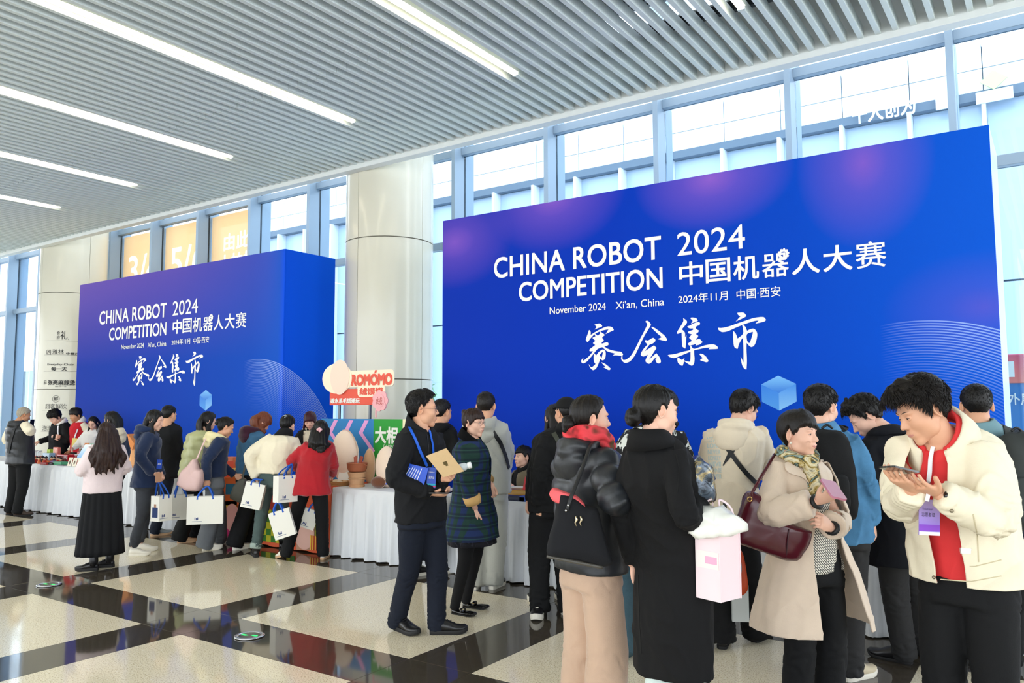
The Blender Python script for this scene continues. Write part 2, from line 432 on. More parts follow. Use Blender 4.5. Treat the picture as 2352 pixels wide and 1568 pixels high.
foliage('street_tree', 'small green tree outside beside the thick cream column', (-11.35, 12.2, 0), 2.7, .8, 1500, 3, '#4f8f4a', '#9cc98a')
# ------------------------------------------------------------------ printed backdrop boxes
def print_mat(kind):
    t = NT('backdrop print '+kind); o = t.obj(); sx = t.n('SeparateXYZ'); t.set(sx.inputs[0], o); x, y, z = sx.outputs[0], sx.outputs[1], sx.outputs[2]
    u = t.math('ADD', x, y)                         # runs on around the corner of the box
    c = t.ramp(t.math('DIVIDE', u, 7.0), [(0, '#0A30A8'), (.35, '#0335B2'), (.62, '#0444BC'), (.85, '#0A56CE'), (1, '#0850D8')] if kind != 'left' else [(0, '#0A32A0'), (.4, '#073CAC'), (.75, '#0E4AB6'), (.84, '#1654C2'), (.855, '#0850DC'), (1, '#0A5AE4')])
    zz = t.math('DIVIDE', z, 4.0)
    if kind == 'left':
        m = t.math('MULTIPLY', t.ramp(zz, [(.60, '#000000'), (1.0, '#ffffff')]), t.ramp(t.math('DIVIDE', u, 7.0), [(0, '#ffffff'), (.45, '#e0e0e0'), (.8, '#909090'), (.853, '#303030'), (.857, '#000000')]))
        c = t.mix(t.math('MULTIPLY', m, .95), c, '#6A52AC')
    else:
        def blob(cx, cz, rx, rz, a):
            d = t.math('SQRT', t.math('ADD', t.math('POWER', t.math('DIVIDE', t.math('SUBTRACT', x, cx), rx), 2), t.math('POWER', t.math('DIVIDE', t.math('SUBTRACT', z, cz), rz), 2)))
            return t.math('MULTIPLY', t.ramp(d, [(0, '#ffffff'), (.35, '#b0b0b0'), (1, '#000000')]), a)
        for b in ((.2, 3.7, .9, .6, .75), (1.65, 4.05, .95, .65, .9), (3.55, 3.95, .85, .55, .95), (5.0, 3.85, .6, .8, .75), (5.9, 2.45, .8, .5, .3)):
            c = t.mix(blob(*b), c, '#8A5CC4')
    # fan of fine arcs
    dx = t.math('SUBTRACT', u, 5.38); dz = t.math('SUBTRACT', z, .665)
    r = t.math('SQRT', t.math('ADD', t.math('POWER', dx, 2), t.math('POWER', dz, 2)))
    wav = t.math('SINE', t.math('MULTIPLY', r, 2*pi/.0235))
    ln = t.ramp(t.math('MULTIPLY_ADD', wav, .5, .5), [(.45, '#000000'), (.75, '#ffffff')])
    mask = t.math('MULTIPLY', t.ramp(t.math('SUBTRACT', 1.716, r), [(-.0, '#000000'), (.004, '#ffffff'), (.5, '#8a8a8a'), (.85, '#000000')]), t.ramp(t.math('MULTIPLY_ADD', dx, .6, .2), [(.02, '#000000'), (.4, '#ffffff')]))
    mask = t.math('MULTIPLY', mask, t.math('GREATER_THAN', 1.716, r))
    c = t.mix(t.math('MULTIPLY', t.math('MULTIPLY', ln, mask), .75), c, '#A9C4F8')
    t.base(c); t.p(rough=.6, spec=.06); return t.m
M_WHITEINK = mat('white print', '#F4F6EE', .6)
def outline_mesh(polys, fn, mt, parent, name='lettering', n=3):
    """closed brush outlines (holes by even-odd) filled flat"""
    c = bpy.data.curves.new(name, 'CURVE'); c.dimensions = '2D'; c.fill_mode = 'BOTH'
    for P in polys:
        K = len(P); pts = []
        for i in range(K):
            p0, p1, p2, p3 = [np.array(P[(i+d) % K], float) for d in (-1, 0, 1, 2)]
            sharp1 = np.dot(p1-p0, p2-p1) < .25*np.linalg.norm(p1-p0)*np.linalg.norm(p2-p1); sharp2 = np.dot(p2-p1, p3-p2) < .25*np.linalg.norm(p2-p1)*np.linalg.norm(p3-p2)
            m1 = (p2-p1) if sharp1 else (p2-p0)*.5; m2 = (p2-p1) if sharp2 else (p3-p1)*.5
            for k in range(n):
                s = k/n; pts.append((2*s**3-3*s**2+1)*p1+(s**3-2*s**2+s)*m1+(-2*s**3+3*s**2)*p2+(s**3-s**2)*m2)
        sp = c.splines.new('POLY'); sp.points.add(len(pts)-1); sp.use_cyclic_u = True
        for q, p in zip(sp.points, pts): q.co = (p[0]*.001, -p[1]*.001, 0, 1)
    o = bpy.data.objects.new(name, c); COL.objects.link(o)
    me = bpy.data.meshes.new_from_object(o.evaluated_get(bpy.context.evaluated_depsgraph_get()))
    V = [(v.co.x*1000, -v.co.y*1000) for v in me.vertices]; Fc = [tuple(p.vertices) for p in me.polygons]
    bpy.data.objects.remove(o); bpy.data.curves.remove(c); bpy.data.meshes.remove(me)
    return mesh_obj(name, [fn(p) for p in V], Fc, mt, parent=parent)
BRUSH_A = [
 [[(450,345),(510,328),(575,325),(625,375),(605,398),(540,420),(452,455),(497,402)]],
 [[(325,470),(350,480),(365,520),(362,580),(430,535),(560,460),(700,400),(780,388),(850,410),(885,470),(700,558),(765,452),(690,465),(580,495),(470,548),(400,610),(350,670),(310,725),(290,735),(265,710),(256,680),(285,590)]],
 [[(450,560),(472,610),(440,622),(402,645),(470,710),(412,762),(465,805),(400,855),(345,900),(335,925),(350,945),(415,942),(360,1020),(290,1090),(200,1160),(190,1130),(200,1088),(165,1130),(150,1170),(165,1205),(195,1218),(260,1190),(330,1120),(430,1000),(480,935),(530,890),(625,855),(680,905),(760,955),(925,1000),(858,1038),(960,1038),(1060,1050),(1095,1020),(1070,980),(1035,955),(960,948),(830,920),(740,885),(668,838),(745,815),(770,785),(735,742),(615,775),(610,750),(655,710),(655,690),(625,645),(635,620),(678,585),(660,555),(630,540),(580,497),(570,550),(525,598),(475,560)]],
 [[(440,985),(485,1040),(560,950),(640,905),(690,940),(702,980),(700,1050),(680,1120),(640,1148),(610,1140),(580,1110),(545,1210),(500,1310),(450,1360),(410,1368),(365,1330),(330,1270),(322,1235),(350,1280),(380,1305),(430,1275),(470,1230),(440,1180),(432,1080)],[(560,1030),(610,1100),(645,960),(610,975)]],
 [[(600,1195),(640,1205),(720,1250),(815,1335),(800,1360),(770,1368),(720,1345),(642,1298),(700,1300)]],
 [[(1620,258),(1670,275),(1718,340),(1700,390),(1600,550),(1520,700),(1400,960),(1330,1080),(1250,1170),(1160,1207),(1095,1185),(1050,1120),(1060,1055),(1080,1050),(1080,1110),(1110,1142),(1190,1115),(1280,1030),(1370,880),(1480,660),(1580,470),(1635,340),(1600,285)]],
 [[(1740,393),(1800,420),(1900,490),(2020,590),(2088,680),(2060,715),(2000,705),(1872,672),(1962,628),(1850,530),(1728,410)]],
 [[(1600,690),(1640,705),(1690,685),(1770,643),(1820,690),(1800,740),(1740,780),(1680,805),(1580,945),(1790,812),(1845,870),(1675,1138),(1840,988),(1900,1060),(1942,1160),(1930,1205),(1890,1218),(1845,1195),(1815,1115),(1840,1125),(1842,1070),(1790,1120),(1720,1205),(1665,1225),(1610,1190),(1600,1140),(1650,1020),(1590,1050),(1545,1062),(1500,1040),(1495,1000),(1540,910),(1640,795),(1590,730)]]]
BRUSH_B = [
 [[(385,300),(430,325),(475,380),(440,450),(355,548),(425,620),(428,735),(460,675),(440,960),(415,970),(385,950),(362,910),(352,620),(265,650),(245,620),(300,530),(390,370)]],
 [[(560,288),(610,285),(680,300),(712,345),(700,368),(562,420),(600,362),(555,310)]],
 [[(480,485),(540,462),(650,405),(740,387),(768,420),(745,455),(690,480),(668,515),(690,545),(740,580),(720,620),(668,655),(720,690),(715,730),(685,755),(680,785),(760,770),(823,838),(760,890),(665,915),(685,875),(550,915),(515,905),(492,880),(520,850),(588,808),(520,740),(580,660),(510,640),(495,610),(530,590),(605,565),(608,530),(540,530),(500,510)]],
 [[(540,915),(570,930),(628,990),(760,950),(900,905),(1060,887),(1150,930),(1172,970),(1150,990),(960,998),(995,960),(880,968),(750,995),(632,1022),(635,1120),(643,1200),(635,1300),(600,1360),(560,1362),(490,1320),(405,1265),(395,1320),(372,1372),(330,1355),(270,1300),(255,1215),(270,1190),(310,1205),(360,1238),(418,1190),(412,1245),(470,1270),(540,1280),(552,1200),(552,1052),(400,1115),(230,1185),(160,1195),(80,1170),(45,1140),(60,1125),(200,1105),(400,1050),(540,1012)]],
 [[(770,1097),(830,1110),(900,1165),(960,1260),(940,1280),(895,1288),(765,1243),(825,1195),(755,1115)]],
 [[(1605,178),(1745,175),(1800,235),(1795,260),(1750,290),(1572,372),(1675,258),(1620,220)]],
 [[(1180,515),(1250,520),(1400,490),(1600,420),(1850,335),(2000,290),(2190,273),(2252,335),(2210,375),(2012,422),(2085,352),(2000,360),(1850,405),(1600,500),(1400,590),(1270,612),(1210,585),(1175,545)]],
 [[(1720,455),(1750,460),(1790,500),(1825,585),(1890,550),(1960,535),(2010,560),(2050,630),(2050,720),(2025,830),(1990,905),(1940,945),(1890,935),(1815,855),(1812,1000),(1822,1250),(1812,1450),(1780,1445),(1730,1390),(1700,1300),(1678,1160),(1745,1295),(1745,1000),(1735,735),(1690,790),(1640,890),(1615,980),(1590,985),(1545,955),(1525,900),(1515,800),(1508,610),(1530,600),(1570,650),(1612,758),(1732,655),(1735,540),(1718,470)],[(1822,660),(1955,605),(1950,660),(1920,760),(1885,850),(1865,858),(1825,800)]]]
YP = 7.677
def brush_uv(ox, oy):
    def f(p):
        q = ony(ox+p[0]/9.8, oy+p[1]/9.8, YP); return (q[0]+6.385, -.004, q[2])
    return f
def grad(name, c0, c1, axis=2, a=0, b=1):
    t = NT(name); sx = t.n('SeparateXYZ'); t.set(sx.inputs[0], t.gen()); t.base(t.ramp(sx.outputs[axis], [(a, c0), (b, c1)])); t.p(rough=.55, spec=.3); return t.m
def backdrop(x0, kind, label, du, side):
    t = thing('backdrop', label, 'backdrop', (x0, YP, 0))
    pm = print_mat(kind)
    MB().box(0, 6, 0, .02, 0, 4.0, bev=.003).build('front_panel', pm, parent=t)
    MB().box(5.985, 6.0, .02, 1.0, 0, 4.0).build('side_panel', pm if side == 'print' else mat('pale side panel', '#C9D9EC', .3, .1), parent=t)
    MB().box(0, .015, .02, 1.0, 0, 4.0).build('side_panel', mat('panel back', '#8FA3BD', .7), parent=t)
    fr = MB()
    for x in (.06, 2.0, 4.0, 5.9): fr.box(x, x+.04, .9, .95, 0, 3.95); fr.box(x, x+.04, .02, .95, 3.9, 3.94)
    fr.box(.02, 5.96, .95, .98, 0, 3.9); fr.build('frame', mat('truss grey', '#9aa4ad', .5, .5), parent=t)
    q = du
    letter('CHINA ROBOT', M_WHITEINK, t, q+.813, q+2.995, 3.175, 3.43, bold=.014, space=1.03)
    letter('COMPETITION', M_WHITEINK, t, q+1.176, q+3.005, 2.865, 3.095, bold=.014, space=1.0)
    letter('2024', M_WHITEINK, t, q+3.175, q+3.89, 3.185, 3.432, bold=.004, space=1.02)
    for i, ch in enumerate('中国机器人大赛'):
        cw = 2.0/7; uu = q+3.18+i*cw; z1 = 3.115
        if ch == '器': z1 = 3.10
        letter(ch, M_WHITEINK, t, uu+.012, uu+cw-.018, 2.872, z1, bold=.007 if ch in '器赛' else .014)
    g = MB(); gc = (q+3.18+3.78*2.0/7, 3.085)
    for k in range(40):
        a0, a1 = 2*pi*k/40, 2*pi*(k+1)/40; ro = .056 if k % 4 < 2 else .048
        g.add([(gc[0]+R*cos(a), -.007, gc[1]+R*sin(a)) for a in (a0, a1) for R in (.026, ro)], [(0, 1, 3, 2)])
    g.build('gear_mark', M_WHITEINK, parent=t)
    letter('November 2024', M_WHITEINK, t, q+1.604, q+2.33, 2.686, 2.768, bold=.004); letter("Xi'an, China", M_WHITEINK, t, q+2.45, q+3.017, 2.67, 2.768, bold=.004)
    letter('2024年11月', M_WHITEINK, t, q+3.175, q+3.70, 2.685, 2.782, bold=.004); letter('中国·西安', M_WHITEINK, t, q+3.79, q+4.22, 2.68, 2.782, bold=.004)
    for polys, (ox, oy) in [(b, (1320, 710)) for b in BRUSH_A]+[(b, (1530, 700)) for b in BRUSH_B]:
        f = brush_uv(ox, oy); outline_mesh(polys, lambda p: (f(p)[0]+q, -.004, f(p)[2]), M_WHITEINK, t)
    # isometric cube mark
    cu, cz, w, h = q+4.173, 1.752, .164, .085
    top = [(cu, cz+h*1.95), (cu+w, cz+h), (cu, cz+.0), (cu-w, cz+h)]
    lf = [(cu-w, cz+h), (cu, cz), (cu, cz-.168), (cu-w, cz-.083)]; rt = [(cu, cz), (cu+w, cz+h), (cu+w, cz-.083), (cu, cz-.168)]
    for nm, P, a, b in (('top', top, '#2B77D8', '#79BDF2'), ('left', lf, '#4E9BE6', '#2C7BDC'), ('right', rt, '#86C2F3', '#3C8AE2')):
        mesh_obj('cube_mark', [(u, -.004, z) for u, z in P], [(0, 1, 2, 3)], grad('cube print '+nm, a, b), parent=t)
    return t
back_r = backdrop(-6.385, 'right', 'right blue competition backdrop wall behind the tables, with purple blooms along its top', 0.0, 'plain')
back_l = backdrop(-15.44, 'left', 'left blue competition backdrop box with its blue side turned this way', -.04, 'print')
# peach hangings behind the glass at the far left
_t = NT('peach hanging'); _t.base('#FFD4A0'); _t.p(rough=.8); _tl = _t.n('BsdfTranslucent', (1.0, .76, .50, 1)); _mx = _t.n('MixShader', .75, _t.b.outputs[0], _tl.outputs[0]); _t.t.links.new(_mx.outputs[0], _t.out.inputs[0]); M_PEACH = _t.m
_t = NT('white letters with daylight glow'); _t.base('#FFF6E8'); _t.p(ecol='#FFF8EE', estr=.9); _tl = _t.n('BsdfTranslucent', (1.0, .98, .95, 1)); _mx = _t.n('MixShader', .7, _t.b.outputs[0], _tl.outputs[0]); _t.t.links.new(_mx.outputs[0], _t.out.inputs[0]); M_PEACHW = _t.m  # letters are no lamp: added emission stands in for daylight shining through
def hanging(i0, label, texts):
    x0, x1 = MX[i0]+.09, MX[i0+1]
    t = thing('hanging_sign', label, 'sign', (x0, YG+.06, 0)); L = x1-x0
    MB().box(0, L, 0, .01, .8, 5.74).build('sheet', M_PEACH, parent=t)
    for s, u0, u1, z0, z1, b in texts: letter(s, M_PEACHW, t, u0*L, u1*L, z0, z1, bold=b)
mxi = min(range(len(MX)), key=lambda i: abs(MX[i]+16.78))
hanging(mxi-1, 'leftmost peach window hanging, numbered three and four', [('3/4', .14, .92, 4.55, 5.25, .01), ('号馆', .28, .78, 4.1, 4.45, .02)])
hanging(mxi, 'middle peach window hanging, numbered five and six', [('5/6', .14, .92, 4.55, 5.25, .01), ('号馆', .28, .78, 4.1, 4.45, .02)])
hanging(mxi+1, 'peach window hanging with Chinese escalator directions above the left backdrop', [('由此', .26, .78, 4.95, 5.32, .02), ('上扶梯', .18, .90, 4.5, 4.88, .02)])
# right edge: red sign and white letters beyond the glass
sr = thing('hanging_sign', 'coral square sign with a white patch at the right edge', 'sign', (.12, 10.6, 0))
p0, p1 = ony(2310, 880, 10.6), ony(2362, 812, 10.6)
MB().box(p0[0]-.12, p1[0]-.12, 0, .04, p0[2], p1[2], bev=.01).build('sign_board', grad('coral print', '#F58A78', '#E2647A'), parent=sr)
MB().box(p0[0]-.12, p0[0]-.12+.09, -.01, 0, p0[2]+.07, p1[2]-.08).build('white_patch', M_WHITEINK, parent=sr)
sl2 = thing('hanging_sign', 'white Chinese letters on blue glass at the right edge', 'sign', (.12, 10.62, 0))
q0, q1 = ony(2312, 930, 10.62), ony(2376, 902, 10.62)
MB().box(q0[0]-.3, q1[0]+.3, .02, .03, q0[2]-.35, q1[2]+.12).build('sign_board', mat('blue glass sheet', '#3E82C4', .3), parent=sl2)
letter('外展', M_WHITEINK, sl2, q0[0]-.12, q1[0]-.12, q0[2], q1[2], y=.0, bold=.01)
# ------------------------------------------------------------------ figures
def sstep(a, b, x):
    t = np.clip((x-a)/(b-a), 0, 1); return t*t*(3-2*t)
def fnoise(P, f, seed=0, octs=2):
    r = np.random.RandomState(seed); out = np.zeros(len(P)); amp = 1.0; tot = 0
    f3 = np.array(f if hasattr(f, '__len__') else (f, f, f), float)
    for o in range(octs):
        for i in range(5):
            k = r.normal(size=3); k /= np.linalg.norm(k); out += amp*np.sin((P*f3*(2**o))@k*2*pi+r.uniform(0, 6.28))*.45; 
        tot += amp; amp *= .5
    return out/tot
def smin(a, b, k):
    h = np.clip(.5+.5*(b-a)/k, 0, 1); return b*(1-h)+a*h-k*h*(1-h)
def smax(a, b, k): return -smin(-a, -b, k)
def sd_ell(P, c, r):
    q = (P-np.array(c))/np.array(r); k0 = np.linalg.norm(q, axis=1); k1 = np.linalg.norm(q/np.array(r), axis=1)+1e-9
    return k0*(k0-1)/k1
def sd_sph(P, c, r): return np.linalg.norm(P-np.array(c), axis=1)-r
def sd_cap(P, a, b, r0, r1):
    a = np.array(a); b = np.array(b); pa = P-a; ba = b-a; h = np.clip(pa@ba/(ba@ba), 0, 1)
    return np.linalg.norm(pa-h[:, None]*ba, axis=1)-(r0+(r1-r0)*h)
def head_sdf(P, fem, chub):
    Q = P.copy(); Q[:, 0] = np.abs(Q[:, 0]); j = (.054 if fem else .059)+chub*.006
    d = sd_ell(Q, (0, -.012, .032), (.075, .094, .086))
    d = smin(d, sd_ell(Q, (0, .020, -.030), (j, .066, .080)), .03)
    d = smin(d, sd_sph(Q, (.034, .046, -.022), .035+chub*.004), .02)
    d = smin(d, sd_sph(Q, (.040, .012, -.064), .024+chub*.006), .025)
    d = smin(d, sd_sph(Q, (0, .066, -.096), .019), .022)
    d = smin(d, sd_ell(Q, (.026, .073, .030), (.028, .013, .010)), .014)
    d = smax(d, -sd_sph(Q, (.031, .1045, .008), .0215), .010)
    d = smin(d, sd_cap(Q, (0, .080, .016), (0, .1025, -.023), .0075, .0105), .012)
    d = smin(d, sd_sph(Q, (.0115, .0915, -.027), .0085), .007)
    d = smin(d, sd_ell(Q, (0, .076, -.058), (.030, .018, .022)), .012)
    d = smin(d, sd_ell(Q, (0, .0925, -.0525), (.021, .0065, .005)), .004)
    d = smin(d, sd_ell(Q, (0, .0915, -.0625), (.018, .007, .0058)), .004)
    return d
def head_radius(D, fem=False, chub=0):
    t = np.full(len(D), .17)
    for _ in range(30): t = t-head_sdf(D*t[:, None], fem, chub)*.85
    return t
_hc = {}
def head_cached(D, fem, chub, key):
    k = (fem, chub)+key
    if k not in _hc: _hc[k] = head_radius(D, fem, chub)
    return _hc[k].copy()
def dir_of(phi, z):        # phi from the face (+y) towards +x; z = cos of the polar angle
    s = np.sqrt(np.maximum(0, 1-z*z)); return np.stack([s*np.sin(phi), s*np.cos(phi), z], 1)
def radial_grid(nl, nt, warp=.3):
    th = np.linspace(0, 2*pi, nl, endpoint=False); ph = th-warp*np.sin(th); pol = np.linspace(.03, pi-.03, nt)
    D = []
    for a in pol: D.append(np.stack([np.sin(a)*np.sin(ph), np.sin(a)*np.cos(ph), np.full(nl, cos(a))], 1))
    F = []
    for i in range(nt-1):
        for k in range(nl): k2 = (k+1) % nl; F.append((i*nl+k, (i+1)*nl+k, (i+1)*nl+k2, i*nl+k2))
    F.append(tuple(range(nl))); F.append(tuple((nt-1)*nl+k for k in range(nl-1, -1, -1)))
    return np.concatenate(D), F
def rot(ax, a):
    c, s = cos(a), sin(a)
    return np.array({'x': [[1, 0, 0], [0, c, -s], [0, s, c]], 'y': [[c, 0, s], [0, 1, 0], [-s, 0, c]], 'z': [[c, -s, 0], [s, c, 0], [0, 0, 1]]}[ax])
def unit(v): v = np.array(v, float); return v/(np.linalg.norm(v)+1e-12)
def remesh(mbs, voxel, smooth=4):
    m = MB()
    for b in mbs: m.merge(b)
    me = bpy.data.meshes.new('tmp'); me.from_pydata(m.v, [], m.f); o = bpy.data.objects.new('tmp', me); COL.objects.link(o)
    md = o.modifiers.new('r', 'REMESH'); md.mode = 'VOXEL'; md.voxel_size = voxel; md.adaptivity = 0
    if smooth: sm = o.modifiers.new('s', 'SMOOTH'); sm.factor = .5; sm.iterations = smooth
    ev = bpy.data.meshes.new_from_object(o.evaluated_get(bpy.context.evaluated_depsgraph_get()))
    bpy.data.objects.remove(o); bpy.data.meshes.remove(me)
    return ev
def getv(me):
    a = np.zeros(len(me.vertices)*3); me.vertices.foreach_get('co', a); return a.reshape(-1, 3)
def getn(me):
    a = np.zeros(len(me.vertices)*3); me.vertex_normals.foreach_get('vector', a); return a.reshape(-1, 3)
def setv(me, V): me.vertices.foreach_set('co', V.ravel()); me.update()
def link_mesh(me, name, mats, parent, label=None):
    me.name = name; me.materials.clear()
    for m in (mats if isinstance(mats, (list, tuple)) else [mats]): me.materials.append(m)
    me.polygons.foreach_set('use_smooth', [True]*len(me.polygons))
    o = bpy.data.objects.new(name, me); COL.objects.link(o); o.parent = parent
    if label: o['label'] = label
    return o
def polyline(pts, n):
    P = [np.array(p, float) for p in pts]; out = []
    for i in range(len(P)-1):
        p0 = P[max(i-1, 0)]; p1 = P[i]; p2 = P[i+1]; p3 = P[min(i+2, len(P)-1)]
        for k in range(n):
            s = k/n; m1 = (p2-p0)*.5; m2 = (p3-p1)*.5
            out.append((2*s**3-3*s**2+1)*p1+(s**3-2*s**2+s)*m1+(-2*s**3+3*s**2)*p2+(s**3-s**2)*m2)
    out.append(P[-1]); return out
def limb(a, b, c, n=5):            # three joints, the middle one rounded
    a, b, c = [np.array(p, float) for p in (a, b, c)]
    p = [a+(b-a)*t for t in (0, .3, .6, .82)]; q = [b+(c-b)*t for t in (.18, .4, .7, 1.0)]
    return p+[b*.6+(p[-1]+q[0])*.2]+q
def interp(xs, ys, x): return float(np.interp(x, xs, ys))
def ik(a, t, l1, l2, hint):
    a = np.array(a, float); t = np.array(t, float); d = t-a; L = np.linalg.norm(d)
    if L > (l1+l2)*.995: t = a+d/L*(l1+l2)*.995; d = t-a; L = np.linalg.norm(d)
    x = (l1*l1-l2*l2+L*L)/(2*L); h = sqrt(max(l1*l1-x*x, 0)); u = d/L
    hv = np.array(hint, float); hv = hv-u*(hv@u); hv = unit(hv)
    return a+u*x+hv*h, t
SKIN = {}
def skinmat(tone):
    if tone in SKIN: return SKIN[tone]
    t = NT('skin '+tone); c = {'fair': ('#F0C4AC', '#E4AF96'), 'mid': ('#E2AE8E', '#D49C7C'), 'tan': ('#D09A76', '#BE8560')}[tone]
    t.base(t.mix(t.noise(t.obj(), 14, 3), c[0], c[1])); t.p(rough=.5, spec=.4); SKIN[tone] = t.m; return t.m
M_LIP = mat('lip', '#CC8A7E', .45); M_EYEW = mat('eye white', '#E9E6E0', .25); M_EYED = mat('iris dark', '#20140f', .2); M_BROW = mat('brow', '#2a201c', .8); M_NAIL = mat('nail', '#E8B4A2', .35)
def hairmat(name, c0, c1, rough=.42):
    t = NT('hair '+name); g = t.obj(); sx = t.n('Mapping', ins={'Scale': (60, 60, 6)}); t.set(sx.inputs[0], g)
    n1 = t.noise(sx.outputs[0], 3.0, 4, .65); t.base(t.mix(t.ramp(n1, [(.3, '#000000'), (.7, '#ffffff')]), c0, c1)); t.p(rough=rough, spec=.3)
    t.bump(n1, .55, .006); return t.m
HAIR = dict(black=hairmat('black', '#040304', '#120f0e'), brown=hairmat('brown', '#150b08', '#39221b'), auburn=hairmat('auburn', '#4a2012', '#8a4a2a'), maroon=hairmat('maroon', '#1d070d', '#4a1420'), grey=hairmat('grey', '#8c8478', '#c4bba6', .6), soft=hairmat('soft', '#080605', '#1c1511'))
HL = {   # hairline height above the ear axis by angle from the face (deg)
 'short': ([0, 25, 45, 62, 76, 84, 98, 112, 135, 180], [.070, .072, .068, .040, .010, -.012, .030, -.010, -.045, -.055]),
 'fade': ([0, 25, 45, 62, 76, 84, 98, 112, 135, 180], [.078, .078, .072, .052, .030, .010, .040, .0, -.050, -.062]),
 'bangs': ([0, 25, 45, 62, 76, 84, 98, 112, 135, 180], [.036, .036, .032, .010, -.015, -.03, .018, -.02, -.06, -.07]),
 'back': ([0, 25, 45, 62, 76, 84, 98, 112, 135, 180], [.082, .078, .070, .050, .022, .000, .030, -.020, -.060, -.075]),
 'full': ([0, 20, 38, 55, 70, 84, 98, 112, 135, 180], [.074, .070, .052, .004, -.060, -.09, -.10, -.10, -.10, -.10]),
 'fullbangs': ([0, 20, 38, 52, 64, 84, 98, 112, 135, 180], [.028, .030, .024, -.02, -.080, -.095, -.10, -.10, -.10, -.10])}
def curtain(pts, ws, ts, side=(1, 0, 0)):
    P = polyline(pts, 4); K = len(P); b = MB(); rings = []; x = unit(side)
    W = np.interp(np.linspace(0, 1, K), np.linspace(0, 1, len(ws)), ws); T = np.interp(np.linspace(0, 1, K), np.linspace(0, 1, len(ts)), ts)
    for i in range(K):
        t = unit(P[min(i+1, K-1)]-P[max(i-1, 0)]); f = unit(np.cross(t, x))
        rings.append([P[i]+x*W[i]*cos(2*pi*j/18)+f*T[i]*sin(2*pi*j/18) for j in range(18)])
    b.loft(rings); return b
class Person: pass
def frac(h): return h/1.72
def make_hand(wr, d, nrm, side, curl=(.35, .4, .45, .5), thumb=.5, s=1.0, tspread=.6, segs=7):
    """side +1 right, -1 left; d fingers' direction, nrm out of the palm"""
    d = unit(d); nrm = unit(np.array(nrm)-d*(np.array(nrm)@d)); lat = np.cross(d, nrm)*side   # towards the thumb
    b = MB(); wr = np.array(wr, float); b2 = []
    def ell_ring(c, a, w, dd=d): return [c+lat*a*cos(2*pi*j/12)+nrm*w*sin(2*pi*j/12) for j in range(12)]
    pr = [(-.02, .026, .019), (.012, .027, .019), (.035, .036, .018), (.06, .041, .016), (.083, .041, .0135), (.094, .034, .010)]
    p = MB(); p.loft([ell_ring(wr+d*x*s, a*s, w*s) for x, a, w in pr]); b2.append(p)
    for i, (o, L) in enumerate(zip((.030, .010, -.010, -.0285), (.070, .079, .073, .057))):
        c = curl[i] if hasattr(curl, '__len__') else curl
        q = wr+(d*.080+lat*o)*s; dirv = unit(d+lat*(o*1.2)); pts = [q-dirv*.015*s, q]; r0 = .0088-.0008*(i == 3)
        rr = [r0*s*1.0, r0*s*1.05]; a = 0
        for k, f in enumerate((.46, .30, .24)):
            a += c*(.9, 1.15, .7)[k]; v = unit(dirv*cos(a)+nrm*sin(a))
            for e in (.5, 1.0):
                pts.append(pts[-1]+v*L*f*.5*s); rr.append((r0-.0007*(k*2+e*2)*.55)*s)
        pts.append(pts[-1]+v*.004*s); rr.append(rr[-1]*.55)
        f_ = MB(); f_.tube(pts, rr, segs); b2.append(f_)
    q = wr+(d*.020+lat*.020)*s; v = unit(d*.75+lat*tspread+nrm*.25); pts = [q, q+v*.03*s]; rr = [.014*s, .0125*s]
    v2 = unit(v+nrm*thumb*.5-lat*thumb*.35+d*.2); pts.append(pts[-1]+v2*.032*s); rr.append(.0105*s)
    v3 = unit(v2+nrm*thumb*.4-lat*thumb*.4+d*.1); pts += [pts[-1]+v3*.016*s, pts[-1]+v3*.026*s, pts[-1]+v3*.03*s]; rr += [.0098*s, .0085*s, .005*s]
    t_ = MB(); t_.tube(pts, rr, segs); b2.append(t_)
    return b2
